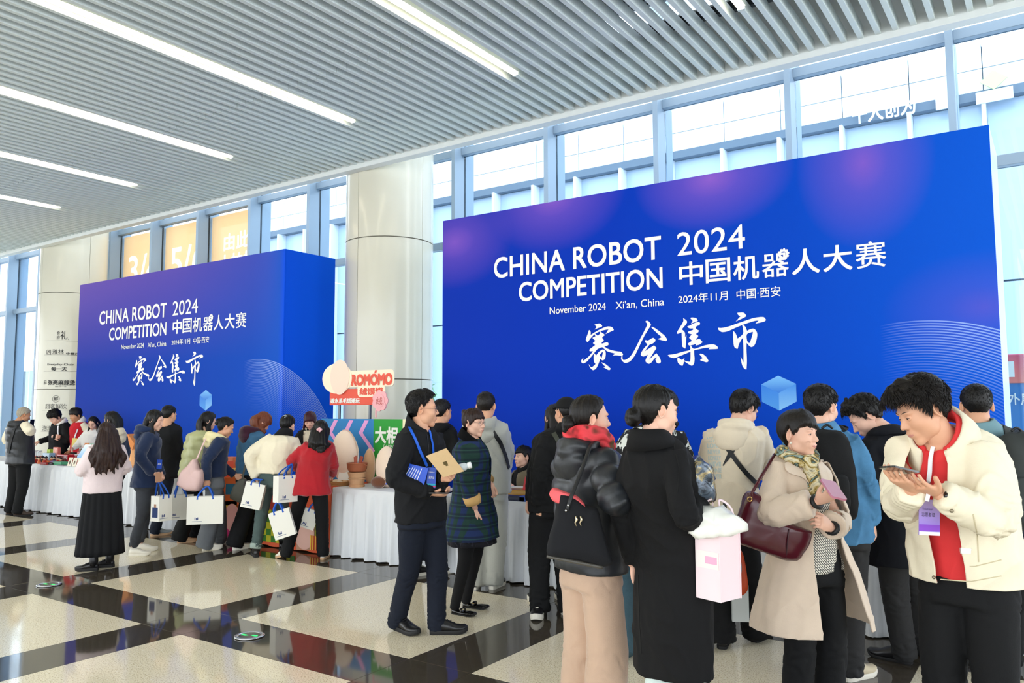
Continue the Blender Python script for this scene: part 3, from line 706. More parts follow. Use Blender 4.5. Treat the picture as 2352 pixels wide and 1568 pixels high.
def shoe(parent, pos, yaw, kind, cols, pitch=0.0, s=1.0, shaft=0.0, leg=None):
    """pos: point under the ankle (heel), yaw: toe direction about z in local frame"""
    M = rot('z', yaw)@rot('x', -pitch); pos = np.array(pos, float)
    pv = np.array([0, .13*s, 0]) if pitch > 0 else np.zeros(3)
    T = lambda p: tuple(M@(np.array(p)*s-pv)+M.T.T@np.zeros(3)+rot('z', yaw)@pv+pos)
    ys = [-.062, -.05, -.02, .02, .07, .12, .155, .18, .195]; ws = [.018, .030, .035, .036, .042, .048, .044, .032, .012]
    st = {'sneaker': .028, 'chunky': .042, 'boot': .036, 'flat': .012, 'leather': .018}[kind]
    so = MB(); out = [(w, y) for w, y in zip(ws, ys)]; ring = [(w, y) for w, y in out]+[(-w, y) for w, y in reversed(out)]
    g = 1.06 if kind in ('chunky', 'boot') else 1.02
    def lift(y): return .018*max(0, (y-.13)/.065)**2
    so.loft([[T((x*k*g, y*(1.01 if k > .95 else 1.0), z+lift(y))) for x, y in ring] for z, k in ((0, .93), (st*.3, 1.0), (st*.8, 1.0), (st, .94))])
    up = MB(); rings = []
    tops = {-.062: .045, -.05: .075, -.02: .088, .02: .088, .07: .070, .12: .046, .155: .040, .18: .030, .195: .014}
    if kind == 'flat': tops = {-.062: .04, -.05: .05, -.02: .045, .02: .032, .07: .03, .12: .036, .155: .032, .18: .024, .195: .010}
    for y, w in zip(ys, ws):
        tp = tops[y]+st*.6; rg = []
        for j in range(14):
            a = 2*pi*j/14; x = w*.98*cos(a); zz = st*.75+(tp-st*.75)*(.5+.5*sin(a))
            if sin(a) < 0: zz = st*.75
            wx = 1-.35*max(0, sin(a))**2
            rg.append(T((x*wx, y, zz+lift(y))))
        rings.append(rg)
    up.loft(rings)
    if shaft: up.tube([np.array(T((0, -.005, .045+st*.6))), (np.array(T((0, -.012, .085+st*.6)))+leg[2])/2, leg[2]+unit(leg[1]-leg[2])*(shaft-.10)], [.046*s, .050*s, .054*s], 14)
    o = up.build('shoe', cols[0], parent=parent, smooth=True)
    so.build('sole', cols[1], parent=o, smooth='auto')
    if kind in ('sneaker', 'chunky') or shaft:
        lc = MB()
        for k in range(4):
            y = .035+k*.022; z = interp(ys, [tops[q] for q in ys], y)+st*.6-.002
            lc.tube([T((-.024, y-.004, z-.008)), T((0, y+.002, z+.003)), T((.024, y-.004, z-.008))], .0035*s, 5)
        lc.build('laces', cols[2] if len(cols) > 2 else cols[1], parent=o)
    return o
NP = [0]
def person(label, h, rel, at=None, fem=False, near=False, tone='fair', lean=4, headpx=None, hdd=0.0, head=(0, 0, 0), hair=None, top=None, bottom=None, shoes=None, arms=None, hands=None, feet=None, pel=(0, 0), build=1.0, chub=0.0, face=True, glasses=None, eye=.0038, base=None, by=None, elb=None, seat=None, smile=0, inner=None, voxel=None, group=None, pelz=None, hs=1.0, age=0):
    NP[0] += 1; seed = NP[0]*17
    p = Person(); B = onz(*at) if at is not None else (ony(by[0], 934, by[1])*np.array([1, 1, 0]) if by is not None else ond(base[0], 934, base[1])*np.array([1, 1, 0]))
    az = atan2(-(B[0]), B[1]); yaw = az+radians(rel); p.yaw = yaw; p.B = B; p.h = h; s = h/1.72; p.s = s
    p.depth = float(B@_fw-CAM@_fw); root = thing('person', label, 'person', (B[0], B[1], 0), yaw, group); p.root = root
    Rz = rot('z', -yaw); loc = lambda P: Rz@(np.array(P)-B)
    def L(q):      # pixel (px,py,depth offset) or a local point
        if isinstance(q, dict): return np.array(q['l'], float)
        return loc(ond(q[0], q[1], p.depth+(q[2] if len(q) > 2 else 0)))
    p.L = L
    # ---- skeleton
    P0 = np.array([pel[0], pel[1], pelz if pelz else .515*h])
    hr, hp, ho = [radians(a) for a in head]        # yaw (to the figure's left +), pitch down +, roll
    sc = s*(.97 if fem else 1.0)*hs; p.hsc = sc
    Hc = L((*headpx, hdd)) if headpx else None
    if Hc is None:
        N = P0+np.array([0, sin(radians(lean)), cos(radians(lean))])*.318*h; Hc = N+np.array([0, .018+.12*sin(hp), .113-.050*sin(hp)])*s
    else: N = Hc-rot('z', hr*.7)@np.array([0, .018+.12*sin(hp), .113-.050*sin(hp)])*s
    p.Hc = Hc; p.N = N; Ls = np.linalg.norm(N-P0); ctrl = P0+np.array([0, .0, .55])*Ls+(N-P0)*np.array([.3, .25, 0])
    def spine(t): return (1-t)**2*P0+2*t*(1-t)*ctrl+t*t*N if t >= 0 else P0+np.array([0, 0, t])*.318*h
    def tang(t): t = max(t, 0); return unit(2*(1-t)*(ctrl-P0)+2*t*(N-ctrl))
    p.spine = spine; p.tang = tang
    HM = rot('z', hr)@rot('x', -hp)@rot('y', ho); p.HM = HM
    hx = lambda q: HM@(np.array(q, float)*sc)+Hc; p.hx = hx
    sw = (.150 if fem else .172)*s*build; up = tang(.9); Sh = {1: spine(.90)+np.array([sw, 0, 0])-up*.01, -1: spine(.90)-np.array([sw, 0, 0])-up*.01}; p.Sh = Sh
    ua, fa = .172*h, .150*h
    arms = arms or {}; hands = hands or {}; elb = elb or {}
    J = {}
    for sd, k in ((1, 'R'), (-1, 'L')):
        tgt = arms.get(k)
        tgt = L(tgt) if tgt is not None else Sh[sd]+np.array([sd*.07, .06, -(ua+fa)*.965])
        E, Wr = ik(Sh[sd], tgt, ua, fa, elb.get(k, (sd*.5, -.7, -.6))); J[k] = (Sh[sd], E, Wr)
    p.J = J
    feet = feet or {}; FT = {}; HIPJ = {}
    for sd, k in ((1, 'R'), (-1, 'L')):
        f = feet.get(k, {})
        fp = loc(onz(*f['px'], f.get('z', 0))) if 'px' in f else np.array([sd*.105*s, 0, 0]) if 'l' not in f else np.array([*f['l'], 0.])
        fp[2] = f.get('z', 0); FT[k] = (fp, radians(f.get('yaw', -sd*10)), radians(f.get('pitch', 0))); hj = P0+np.array([sd*.085*s, 0, -.01]); HIPJ[k] = hj
        an = fp+np.array([0, -.02, .09*s]) if not FT[k][2] else fp+rot('z', FT[k][1])@np.array([0, -.05, .15*s])
        kn, an = ik(hj, an, .232*h, .222*h, np.array([sd*.15, 1, 0])) if seat is None else (np.array([sd*.1, .42*s, seat]), np.array([sd*.1, .40*s, .09]))
        HIPJ[k] = (hj, kn, an)
    p.legs = HIPJ
    vx = voxel or (.0095 if near else .0145)
    # ---- body: head, neck, trunk, limbs and hands in one mesh
    body = MB(); nl, nt = (72, 60) if near else (44, 34)
    D, F = radial_grid(nl, nt); Rr = head_cached(D, fem, chub, (nl, nt, 'h')); P = D*Rr[:, None]
    mi = []
    for f in F:
        c = P[list(f)].mean(0); lip = (c[0]/.0215)**2+((c[2]+.0580)/.0088)**2 < 1 and c[1] > .08
        mi.append(1 if lip else 0)
    if smile: P[:, 2] += np.where((np.abs(P[:, 0]) > .01) & (P[:, 1] > .07) & (np.abs(P[:, 2]+.057) < .02), .006*smile*np.minimum(1, np.abs(P[:, 0])/.03), 0)
    hb = MB(); hb.add(P, F); hb.mi = mi
    def put(b, mi_=None): body.merge(MB().add([hx(v) for v in b.v], b.f), mi_) if mi_ is not None else body.merge(_tr(b))
    def _tr(b): o = MB(); o.add([hx(v) for v in b.v], b.f); o.mi = list(b.mi); return o
    body.merge(_tr(hb))
    for sd in (1, -1):
        e = MB(); eo = unit((sd*.90, -.42, .08)); ef = unit(np.array([0, 1, -.12])-eo*(-.42-.0096)); ef = unit(ef-eo*(ef@eo)); eu = unit(np.cross(eo, ef)); eu = eu if eu[2] > 0 else -eu; c0 = np.array([sd*.0735, -.012, -.002]); rings = []
        for r_, h_ in ((.06, .000), (.35, .000), (.58, .003), (.74, .0105), (.88, .0125), (1.0, .009), (.96, .003), (.7, -.004), (.4, -.010)):
            rings.append([c0+eo*h_+ef*(.0175*r_*cos(a)*(1-.28*(sin(a) < -.2)*abs(sin(a))))+eu*(.0315*r_*sin(a)) for a in np.linspace(0, 2*pi, 18, endpoint=False)])
        e.loft(rings); body.merge(_tr(e), 0)
        if face:
            c = np.array([sd*.031, .0715, .006]); ey = MB(); ey.ell(c, .0128, 14, 10); body.merge(_tr(ey), 2)
            ir = MB(); ir.ell(c+np.array([0, .0085, -.0005]), (.0058, .0052, .0058), 10, 8); body.merge(_tr(ir), 3)
            lid = MB(); V = []; Fq = []; nu, nv = 18, 14
            for i in range(nv+1):
                th = pi*i/nv
                for k in range(nu+1): ph = pi*k/nu; V.append(c+.0141*np.array([sin(th)*cos(ph), sin(th)*sin(ph), cos(th)]))
            for i in range(nv):
                for k in range(nu):
                    q = [i*(nu+1)+k, (i+1)*(nu+1)+k, (i+1)*(nu+1)+k+1, i*(nu+1)+k+1]; zc = np.mean([V[j][2] for j in q])-c[2]; xc = np.mean([V[j][0] for j in q])-c[0]
                    op = eye*(1-min(1, abs(xc)/.0125)**2)
                    if -op*.75 < zc < op+.0004: continue
                    Fq.append(tuple(q))
            lid.add(V, Fq); body.merge(_tr(lid), 0)
            la = MB(); xs = np.linspace(-.0125, .0125, 7); la.tube([c+np.array([x, sqrt(max(.0143**2-x*x-.0, 1e-8))*.985, eye*(1-(x/.0125)**2)+.0012]) for x in xs], [.0006, .0012, .0014, .0014, .0014, .0012, .0006], 5); body.merge(_tr(la), 4)
            bx = np.linspace(.013, .049, 6); bz = .0285+.005*np.sin(np.linspace(.2, 2.6, 6)); dd = np.stack([sd*bx, np.sqrt(.085**2-bx**2*.8), bz], 1); dd /= np.linalg.norm(dd, axis=1)[:, None]
            bp = dd*(head_radius(dd, fem, chub)-.0008)[:, None]; bw = MB(); bw.tube(bp, [.0022, .003, .003, .0027, .002, .001], 6, flat=.6); body.merge(_tr(bw), 4)
    nb = N-up*.06*s; nk = [hx((0, -.012, -.02)), hx((0, -.008, -.075)), N*.55+hx((0, -.01, -.09))*.45, N, nb]
    nr = .050 if fem else .058
    body.tube(nk, [nr*sc*.95, nr*sc, nr*sc*1.0, nr*sc*1.15, nr*sc*1.5], 18)
    body.loft([[spine(t)+np.array([rx*s*build*cos(a), 0, 0])+np.cross(tang(t), (1, 0, 0))*(-ry*s*sin(a)) for a in np.linspace(0, 2*pi, 16, endpoint=False)] for t, rx, ry in ((-.1, .13, .09), (.1, .12, .09), (.3, .11, .08), (.6, .125, .09), (.85, .13, .075), (.97, .075, .06))])
    for k, sd in (('R', 1), ('L', -1)):
        a, e, w = J[k]; lp = limb(a-np.array([sd*.035*s, 0, 0]), e, w); body.tube(lp, list(np.interp(np.linspace(0, 1, len(lp)), [0, .15, .3, .6, .75, 1], np.array([.012, .018, .026, .032, .033, .025])*s)), 12)
        hd = hands.get(k, {}); d = hd.get('dir'); d = unit(L(d)-w) if isinstance(d, tuple) and len(d) > 2 and abs(d[0]) > 5 else (unit(d) if d is not None else unit(w-e))
        nrm = hd.get('n', (-sd*.9, .2, 0)); hs_ = s*(.92 if fem else 1.0)
        parts = make_hand(w, d, nrm, sd, hd.get('curl', (.3, .35, .4, .45)), hd.get('thumb', .5), hs_, hd.get('ts', .6))
        if near and hd.get('fine', True):
            me = remesh(parts, .0034, 3); body.add(getv(me), [tuple(q.vertices) for q in me.polygons], 0); bpy.data.meshes.remove(me)
        else:
            for b in parts: body.merge(b)
        p.__dict__['hand'+k] = (w, d, unit(nrm))
        hj, kn, an = HIPJ[k]; lp = limb(hj, kn, an); body.tube(lp, list(np.interp(np.linspace(0, 1, len(lp)), [0, .45, .7, 1], np.array([.075, .052, .05, .034])*s)), 10)
    p.body = body.build('body', [skinmat(tone), M_LIP, M_EYEW, M_EYED, M_BROW], parent=root, smooth=True)
    # ---- hair
    if hair: make_hair(p, hair, fem, chub, near, seed)
    if glasses: make_glasses(p, glasses)
    p.sw = sw; p.fem = fem; p.build = build; p.vx = vx; p.near = near; p.seed = seed; p.FT = FT
    if bottom: make_bottom(p, **bottom)
    if inner: make_top(p, **inner)
    if top: make_top(p, **top)
    if shoes:
        for k in ('R', 'L'):
            fp, fy, fpch = FT[k]; shoe(root, fp, fy, shoes['kind'], shoes['cols'], fpch, s*(.93 if fem else 1.04)*shoes.get('s', 1), shoes.get('shaft', 0), p.legs[k])
    return p
def make_hair(p, hair, fem, chub, near, seed):
    st = hair.get('line', 'short'); th = hair.get('t', .012); tt = hair.get('top', .016); m = HAIR[hair.get('col', 'black')]; hx = p.hx; root = p.root
    nl, nt = (110, 84) if near else (64, 50)
    D, F = radial_grid(nl, nt, .1); R = head_cached(D, fem, chub, (nl, nt, 'r')); P = D*R[:, None]
    phi = np.abs(np.degrees(np.arctan2(D[:, 0], D[:, 1]))); xs, zs = HL[st]
    hl = np.interp(phi, xs, zs)+fnoise(D, (6, 6, 1), seed, 1)*.004*hair.get('rag', 1)+hair.get('part', 0)*D[:, 0]*.02
    Sg = sstep(-.004, .012, P[:, 2]-hl)
    topf = sstep(.02, .10, P[:, 2]); fr = sstep(70, 15, phi)
    T = th+(tt-th)*topf+hair.get('front', 0)*fr*topf
    rd = fnoise(D*np.array([1, 1, .35]), hair.get('freq', 9), seed+1, 3)
    T = T*(1+hair.get('tuft', .25)*rd)
    tk = .016 if ('long' in hair or 'bun' in hair or 'locks' in hair) else .006; rad = R-tk+(T+tk)*Sg; Q = D*rad[:, None]
    if hair.get('fwd'): Q[:, 1] += Sg*topf*fr*hair['fwd']; Q[:, 2] -= Sg*topf*fr*hair['fwd']*.3
    mb = MB(); mb.add([hx(q) for q in Q], F)
    cur = []
    if 'long' in hair:            # hanging lengths, in the body's upright frame
        for c in hair['long']: cur.append(curtain([hx(q) if len(q) == 3 else p.Hc+np.array(q[:3])*p.s for q in c['pts']], [w*p.s for w in c['w']], [w*p.s for w in c['t']], c.get('side', (1, 0, 0))))
    if 'locks' in hair:
        n_, spread, L0 = hair['locks']; rl = random.Random(seed)
        for i in range(n_):
            x = (i/(n_-1)-.5)*2; L1 = L0*(1-.18*x*x)*rl.uniform(.88, 1.06); ph_ = rl.uniform(0, 6)
            pts = [hx((x*.05, -.04, .08-.02*x*x)), hx((x*.078, -.085+.035*x*x, .01))]+[p.Hc+np.array([x*spread*(.62+.42*min(1, k/3))+.012*sin(ph_+k*1.7), -.140+.05*x*x-.012*cos(ph_+k*1.3), -.09-(L1-.09)*k/5])*p.s for k in range(1, 6)]
            cur.append(curtain(pts, [.02*p.s, .036*p.s, .036*p.s, .034*p.s, .030*p.s, .024*p.s, .006*p.s], [.02*p.s, .026*p.s, .026*p.s, .024*p.s, .020*p.s, .014*p.s, .004*p.s]))
    if 'bun' in hair:
        (bx, by, bz), r = hair['bun']; b = MB()
        for k in range(3):
            a = k*2.1; b.tube([hx((bx+.6*r*cos(a+t)*.9, by-.35*r+.25*r*sin(2*t+a), bz+.6*r*sin(a+t))) for t in np.linspace(0, 4.6, 12)], [r*.5*p.hsc]*12, 9)
        b.ell(hx((bx, by, bz)), (r*.85*p.hsc, r*.75*p.hsc, r*.85*p.hsc), 14, 10); cur.append(b)
    if cur:
        me = remesh([mb]+cur, .0062 if near else .0095, 2)
        V = getv(me); Nn = getn(me); c = p.Hc; a = np.arctan2(V[:, 0]-c[0], V[:, 1]-c[1]-.01)
        q = np.stack([a*2.2, a*0, (V[:, 2]-c[2])*1.2], 1); V = V+Nn*((fnoise(q, 2.6, seed+3, 3))*.0045*hair.get('strand', 1))[:, None]; setv(me, V)
        link_mesh(me, 'hair', m, root)
    else: mb.build('hair', m, parent=root, smooth=True)
    if hair.get('wisps'):
        r = np.random.RandomState(seed); n = hair['wisps']*2; b = MB()
        ph = r.uniform(-pi, pi, n*3); z = r.uniform(-.2, .99, n*3); d = dir_of(ph, z); rr = head_radius(d, fem, chub); q = d*rr[:, None]
        ok = np.where(q[:, 2] > np.interp(np.abs(np.degrees(ph)), xs, zs)+.006)[0][:n]; d = d[ok]; rr = rr[ok]; n = len(ok)
        tp = sstep(.02, .10, d[:, 2]*rr); fr_ = sstep(70, 15, np.abs(np.degrees(ph[ok]))); t_ = th+(tt-th)*tp+hair.get('front', 0)*fr_*tp; LL = hair.get('wl', .03)*r.uniform(.6, 1.2, n)*(.35+.65*tp)
        fl = np.stack([d[:, 0]*.6+fnoise(d, 2.2, seed+7, 1)*.7+r.normal(size=n)*.1, d[:, 1]*.3+hair.get('flow', .6)+fnoise(d, 2.2, seed+8, 1)*.5+r.normal(size=n)*.1, -.9*(1-tp)+r.normal(size=n)*.08], 1); fl -= d*np.sum(fl*d, 1)[:, None]; fl /= np.linalg.norm(fl, axis=1)[:, None]
        lift = hair.get('lift', .0012)*r.uniform(-.6, 1.2, n); ends = []
        for f in (0, .5, 1.0):
            e = d*rr[:, None]+fl*(LL*f)[:, None]; e /= np.linalg.norm(e, axis=1)[:, None]; Q_ = e*(head_radius(e, fem, chub)+t_*(.93+.1*f)+lift*f)[:, None]; tp2 = sstep(.02, .10, Q_[:, 2]); fr2 = sstep(70, 15, np.abs(np.degrees(np.arctan2(Q_[:, 0], Q_[:, 1])))); Q_[:, 1] += tp2*fr2*hair.get('fwd', 0); Q_[:, 2] -= .3*tp2*fr2*hair.get('fwd', 0); ends.append(Q_)
        w = hair.get('ww', .0015)
        for i in range(n): b.tube([hx(ends[k][i]) for k in range(3)], [w*p.hsc, w*.8*p.hsc, .0005], 4)
        b.build('hair_strands', m, parent=root, smooth=True)
def degrees_(a): return a*180/pi
def make_glasses(p, col):
    b = MB(); hx = p.hx; m = mat('glasses frame '+col, col, .3, .3)
    for sd in (1, -1):
        b.tube([hx((sd*.032+.021*cos(a), .096-.012*abs(cos(a))*(1 if cos(a)*sd > 0 else .2), .004+.018*sin(a))) for a in np.linspace(0, 2*pi, 18, endpoint=False)], .0013*p.s, 5, loop=True)
        b.tube([hx(q) for q in ((sd*.053, .086, .008), (sd*.068, .06, .010), (sd*.078, .0, .012), (sd*.079, -.02, .0))], .0013*p.s, 5)
    b.tube([hx((-.011, .099, .008)), hx((0, .102, .010)), hx((.011, .099, .008))], .0013*p.s, 5)
    b.build('eyeglasses', m, parent=p.root, smooth=True)
TORSO = dict(m=([-.30, -.12, 0, .22, .45, .68, .84, .93, 1.0], [.175, .172, .165, .150, .158, .172, .172, .125, .066], [.118, .120, .115, .108, .116, .122, .102, .085, .062]),
             f=([-.30, -.12, 0, .22, .45, .68, .84, .93, 1.0], [.178, .176, .165, .132, .138, .152, .150, .108, .058], [.122, .122, .112, .098, .108, .122, .096, .076, .055]))
def torso_loft(p, t0, t1, ease, flare=0.0, waist=None, n=28, pleat=0, taper=None, neck=0.0, box=0.0, fy=0.0):
    xs, rx, ry = TORSO['f' if p.fem else 'm']; K = 14 if t0 > -.6 else 26; rings = []; s = p.s
    for t in np.linspace(t0, t1, K):
        a = interp(xs, rx, t)*s*p.build; b = interp(xs, ry, t)*s*p.build; e = ease*s
        k = 1.0 if t < .84 else max(0.25, 1-(t-.84)/.16*.85)
        if box and t < .84: a = a*(1-box)+.172*s*p.build*box; b = b*(1-box)+.118*s*p.build*box
        if t > .9: a += neck; b += neck
        fl = flare*max(0, (.25-t))/1.0
        a += e*k+fl; b += e*k+fl*.75
        f = np.cross(tang_(p, t), (1, 0, 0)); c = p.spine(t)+(np.array([0, fy, 0])*max(0, .2-t))
        rings.append([c+np.array([a*cos(q)*(1+.06*abs(sin(2*q))), 0, 0])-f*b*sin(q)*(1+.06*abs(sin(2*q))) for q in np.linspace(0, 2*pi, n, endpoint=False)])
    return MB().loft(rings)
def tang_(p, t): return p.tang(t) if t >= 0 else np.array([0, 0, 1.])
def zt(p, z): return (z-p.spine(0)[2])/(.318*p.h)       # height (m) -> spine parameter below the hip
def folds(V, N, pts, lam, amp, c0, width, seed, ir=2.6):
    """folds across a limb, strongest near path fraction c0"""
    Pt = np.array(pts); seg = np.linalg.norm(np.diff(Pt, axis=0), axis=1); cum = np.concatenate([[0], np.cumsum(seg)]); best = np.full(len(V), 1e9); sv = np.zeros(len(V))
    for i in range(len(Pt)-1):
        d = Pt[i+1]-Pt[i]; h = np.clip(((V-Pt[i])@d)/(d@d), 0, 1); q = Pt[i]+h[:, None]*d; dist = np.linalg.norm(V-q, axis=1); m = dist < best
        best[m] = dist[m]; sv[m] = cum[i]+h[m]*seg[i]
    w = np.exp(-((sv/cum[-1]-c0)/width)**2)*sstep(.15, .09, best)
    ph = fnoise(V, 7, seed, 2)*ir; return V+N*(w*amp*(np.abs(np.sin(pi*sv/lam+ph))**.8-.5))[:, None], sv, best
EK, SK = .66, .82
def make_top(p, m, hem, ease=.03, flare=0.0, sl=(.068, .060, .048), cuff=1.0, name='jacket', box=.5, t1=.985, sleeves=True, wr=1.0, puff=0.0, open=None, collar=None, label=None, neck=.01, cut_hem=False, hood=None, extra=None, short=None, shirt=False, band=None, fy=0.0, cuffm=None, smooth=5, collm=None, voxel=None):
    s = p.s; t0 = zt(p, hem); ease = ease*EK; sl = tuple(x*SK for x in sl); parts = [torso_loft(p, t0, t1, ease, flare, box=box, neck=neck, fy=fy)]; limbs = []
    if sleeves:
        for k, sd in (('R', 1), ('L', -1)):
            a, e, w = p.J[k]; w2 = e+(w-e)*cuff; lp = limb(a-np.array([sd*.035*s, 0, 0])+np.array([0, 0, .0]), e, w2)
            rr = np.interp(np.linspace(0, 1, len(lp)), [0, .25, .52, .8, 1], np.array([sl[0]*.98, sl[0], sl[1], (sl[1]+sl[2])/2, sl[2]])*s)
            b = MB(); b.tube(lp, list(rr), 18); parts.append(b); limbs.append(lp)
    if extra: parts += extra(p)
    me = remesh(parts, voxel or p.vx, smooth); V = getv(me); N = getn(me)
    for i, lp in enumerate(limbs):
        if puff: V, sv, bd = folds(V, N, lp, .105, .022*puff, .5, 5.0, p.seed+i, .25)
        V, sv, bd = folds(V, N, lp, .050, .009*wr*(1-.7*min(1, puff)), .52, .13, p.seed+i); V, sv, bd = folds(V, N, lp, .040, .006*wr, .93, .10, p.seed+i+5)
    if puff:
        lim = np.zeros(len(V)); V = V+N*((np.abs(np.sin(pi*(V[:, 2]-hem)/.115))**.6-.6)*.022*puff*sstep(p.sw*1.0, p.sw*.7, np.abs(V[:, 0])))[:, None]
    V = V+N*((fnoise(V, (3.2, 3.2, 1.3), p.seed, 2)*.006+fnoise(V, (9, 9, 5), p.seed+2, 2)*.0022)*wr)[:, None]
    rg_ = (1-np.abs(fnoise(V@rot('y', .5).T, (4.2, 4.2, 1.9), p.seed+11, 2)))**4; V = V+N*((rg_-.35)*.0085*wr*(1-.8*min(1, puff)))[:, None]
    setv(me, V)
    if open:              # open front: wedge between two planes; open = [(z, half width left, half width right), ...] top to bottom
        bm = bmesh.new(); bm.from_mesh(me)
        zs = [q[0] for q in open][::-1]; lw = [q[1] for q in open][::-1]; rw = [q[2] for q in open][::-1]
        segs = list(zip(open[:-1], open[1:]))
        for (za, la, ra), (zb, lb, rb) in segs:
            for xa, xb in ((-la, -lb), (ra, rb)):
                dv = Vector((xb-xa, 0, zb-za)); no = Vector((dv.z, 0, -dv.x)).normalized()
                bmesh.ops.bisect_plane(bm, geom=[g for g in bm.faces if min(za, zb)-.03 < g.calc_center_median().z < max(za, zb)+.03 and g.calc_center_median().y > -.02]+list(bm.edges)+list(bm.verts) if False else bm.verts[:]+bm.edges[:]+bm.faces[:], plane_co=Vector((xa, 0, za)), plane_no=no, dist=1e-5)
        bmesh.ops.bisect_plane(bm, geom=bm.verts[:]+bm.edges[:]+bm.faces[:], plane_co=Vector((0, 0, hem+.018)), plane_no=Vector((0, 0, 1)), dist=1e-5)
        kill = []
        A = [(np.array(lp), ) for lp in limbs]
        for f in bm.faces:
            c = f.calc_center_median(); z = c.z
            if z < hem+.0179: kill.append(f); continue
            if z > open[0][0] or z < open[-1][0]-.05: continue
            cy = p.spine(max(0, min(1, zt(p, z))))[1] if z > p.spine(0)[2] else p.spine(0)[1]
            l = np.interp(z, zs, lw); r = np.interp(z, zs, rw)
            if -l < c.x < r and c.y > cy+.02:
                ok = True
                for lp in limbs:
                    Q = np.array(lp[3:]); 
                    if np.min(np.linalg.norm(Q-np.array(c), axis=1)) < sl[1]*s*1.05 and c.y > cy+.19*s: ok = False
                if ok: kill.append(f)
        bmesh.ops.delete(bm, geom=kill, context='FACES'); bm.to_mesh(me); bm.free()
        o = bpy.data.objects.new('tmp', me); COL.objects.link(o); md = o.modifiers.new('s', 'SOLIDIFY'); md.thickness = .007*s; md.offset = -1
        ev = bpy.data.meshes.new_from_object(o.evaluated_get(bpy.context.evaluated_depsgraph_get())); bpy.data.objects.remove(o); me = ev
    o = link_mesh(me, name, m, p.root, label); p.__dict__[name] = o
    up = p.tang(.95); N0 = p.N
    if collar:                        # standing or folded band around the neck
        kind, cm, dR = (collar+(0.0,))[:3] if isinstance(collar, tuple) else (collar, m, 0.0)
        R = (.066 if p.fem else .074)*s+neck+dR; f = unit(np.cross(up, (1, 0, 0)))*-1; f = -f if f[1] < 0 else f
        gap = {'stand': .25, 'fold': .45, 'turtle': 0, 'lapel': .7}[kind]; hgt = {'stand': .052, 'fold': .045, 'turtle': .055, 'lapel': .018}[kind]*s
        b = MB(); rings = []
        for a in np.linspace(pi/2+gap, pi/2+2*pi-gap, 26):
            dr = np.array([cos(a), 0, 0])+f*sin(a); c = N0+up*.000*s; drop = f*sin(a)*0
            lowf = -.058*s*max(0, sin(a))*(1 if kind != 'turtle' else .6)+.030*s*max(0, -sin(a))
            c = c+up*lowf
            if kind == 'stand' or kind == 'turtle': prof = [(R+.018, -.035), (R+.006, hgt*.5), (R-.002, hgt), (R-.010, hgt), (R-.004, hgt*.4), (R, -.035)]
            else: prof = [(R+.046*s, -.040*s), (R+.026*s, .005), (R+.006, hgt), (R-.004, hgt), (R-.002, .0), (R+.02, -.045*s)]
            rings.append([c+dr*r+up*z for r, z in prof])
        b.loft(rings); b.build('collar', cm, parent=p.root, smooth=True)
    if hood:
        hm = hood if not isinstance(hood, bool) else m; b = MB(); f = unit(np.cross((1., 0, 0), up)); f = f if f[1] > 0 else -f
        pts = []; rr = []
        for a in np.linspace(0, 2*pi, 20, endpoint=False):
            bk = max(0, -sin(a)); pts.append(N0+np.array([cos(a)*(.088+.012*bk)*s, 0, 0])+f*(sin(a)*.088*s-.03*s*bk)+up*(-.002-.070*max(0, sin(a))-.008*bk)*s); rr.append((.024+.034*bk)*s)
        b.tube(pts, rr, 12, loop=True, up=None); lump = MB(); lump.ell(N0-f*.120*s-up*.075*s, (.120*s, .055*s, .105*s), 16, 10)
        me2 = remesh([b, lump], p.vx*.8, 4); V = getv(me2); N_ = getn(me2); V = V+N_*(np.sin(V[:, 2]*70+fnoise(V, 4, p.seed, 1)*2.5)*.0045)[:, None]; setv(me2, V); link_mesh(me2, 'hood', hm, p.root)
    if band:                          # ribbed or plain hem band
        bz = hem; xs, rx, ry = TORSO['f' if p.fem else 'm']; rings = []
    if cuffm:
        for k in ('R', 'L'):
            a, e, w = p.J[k]; d = unit(w-e); q = e+(w-e)*cuff; MB().tube([q-d*.05*s, q-d*.01*s, q+d*.022*s], [sl[2]*s*1.22, sl[2]*s*1.18, sl[2]*s*1.05], 16).build('cuff', cuffm, parent=p.root, smooth=True)
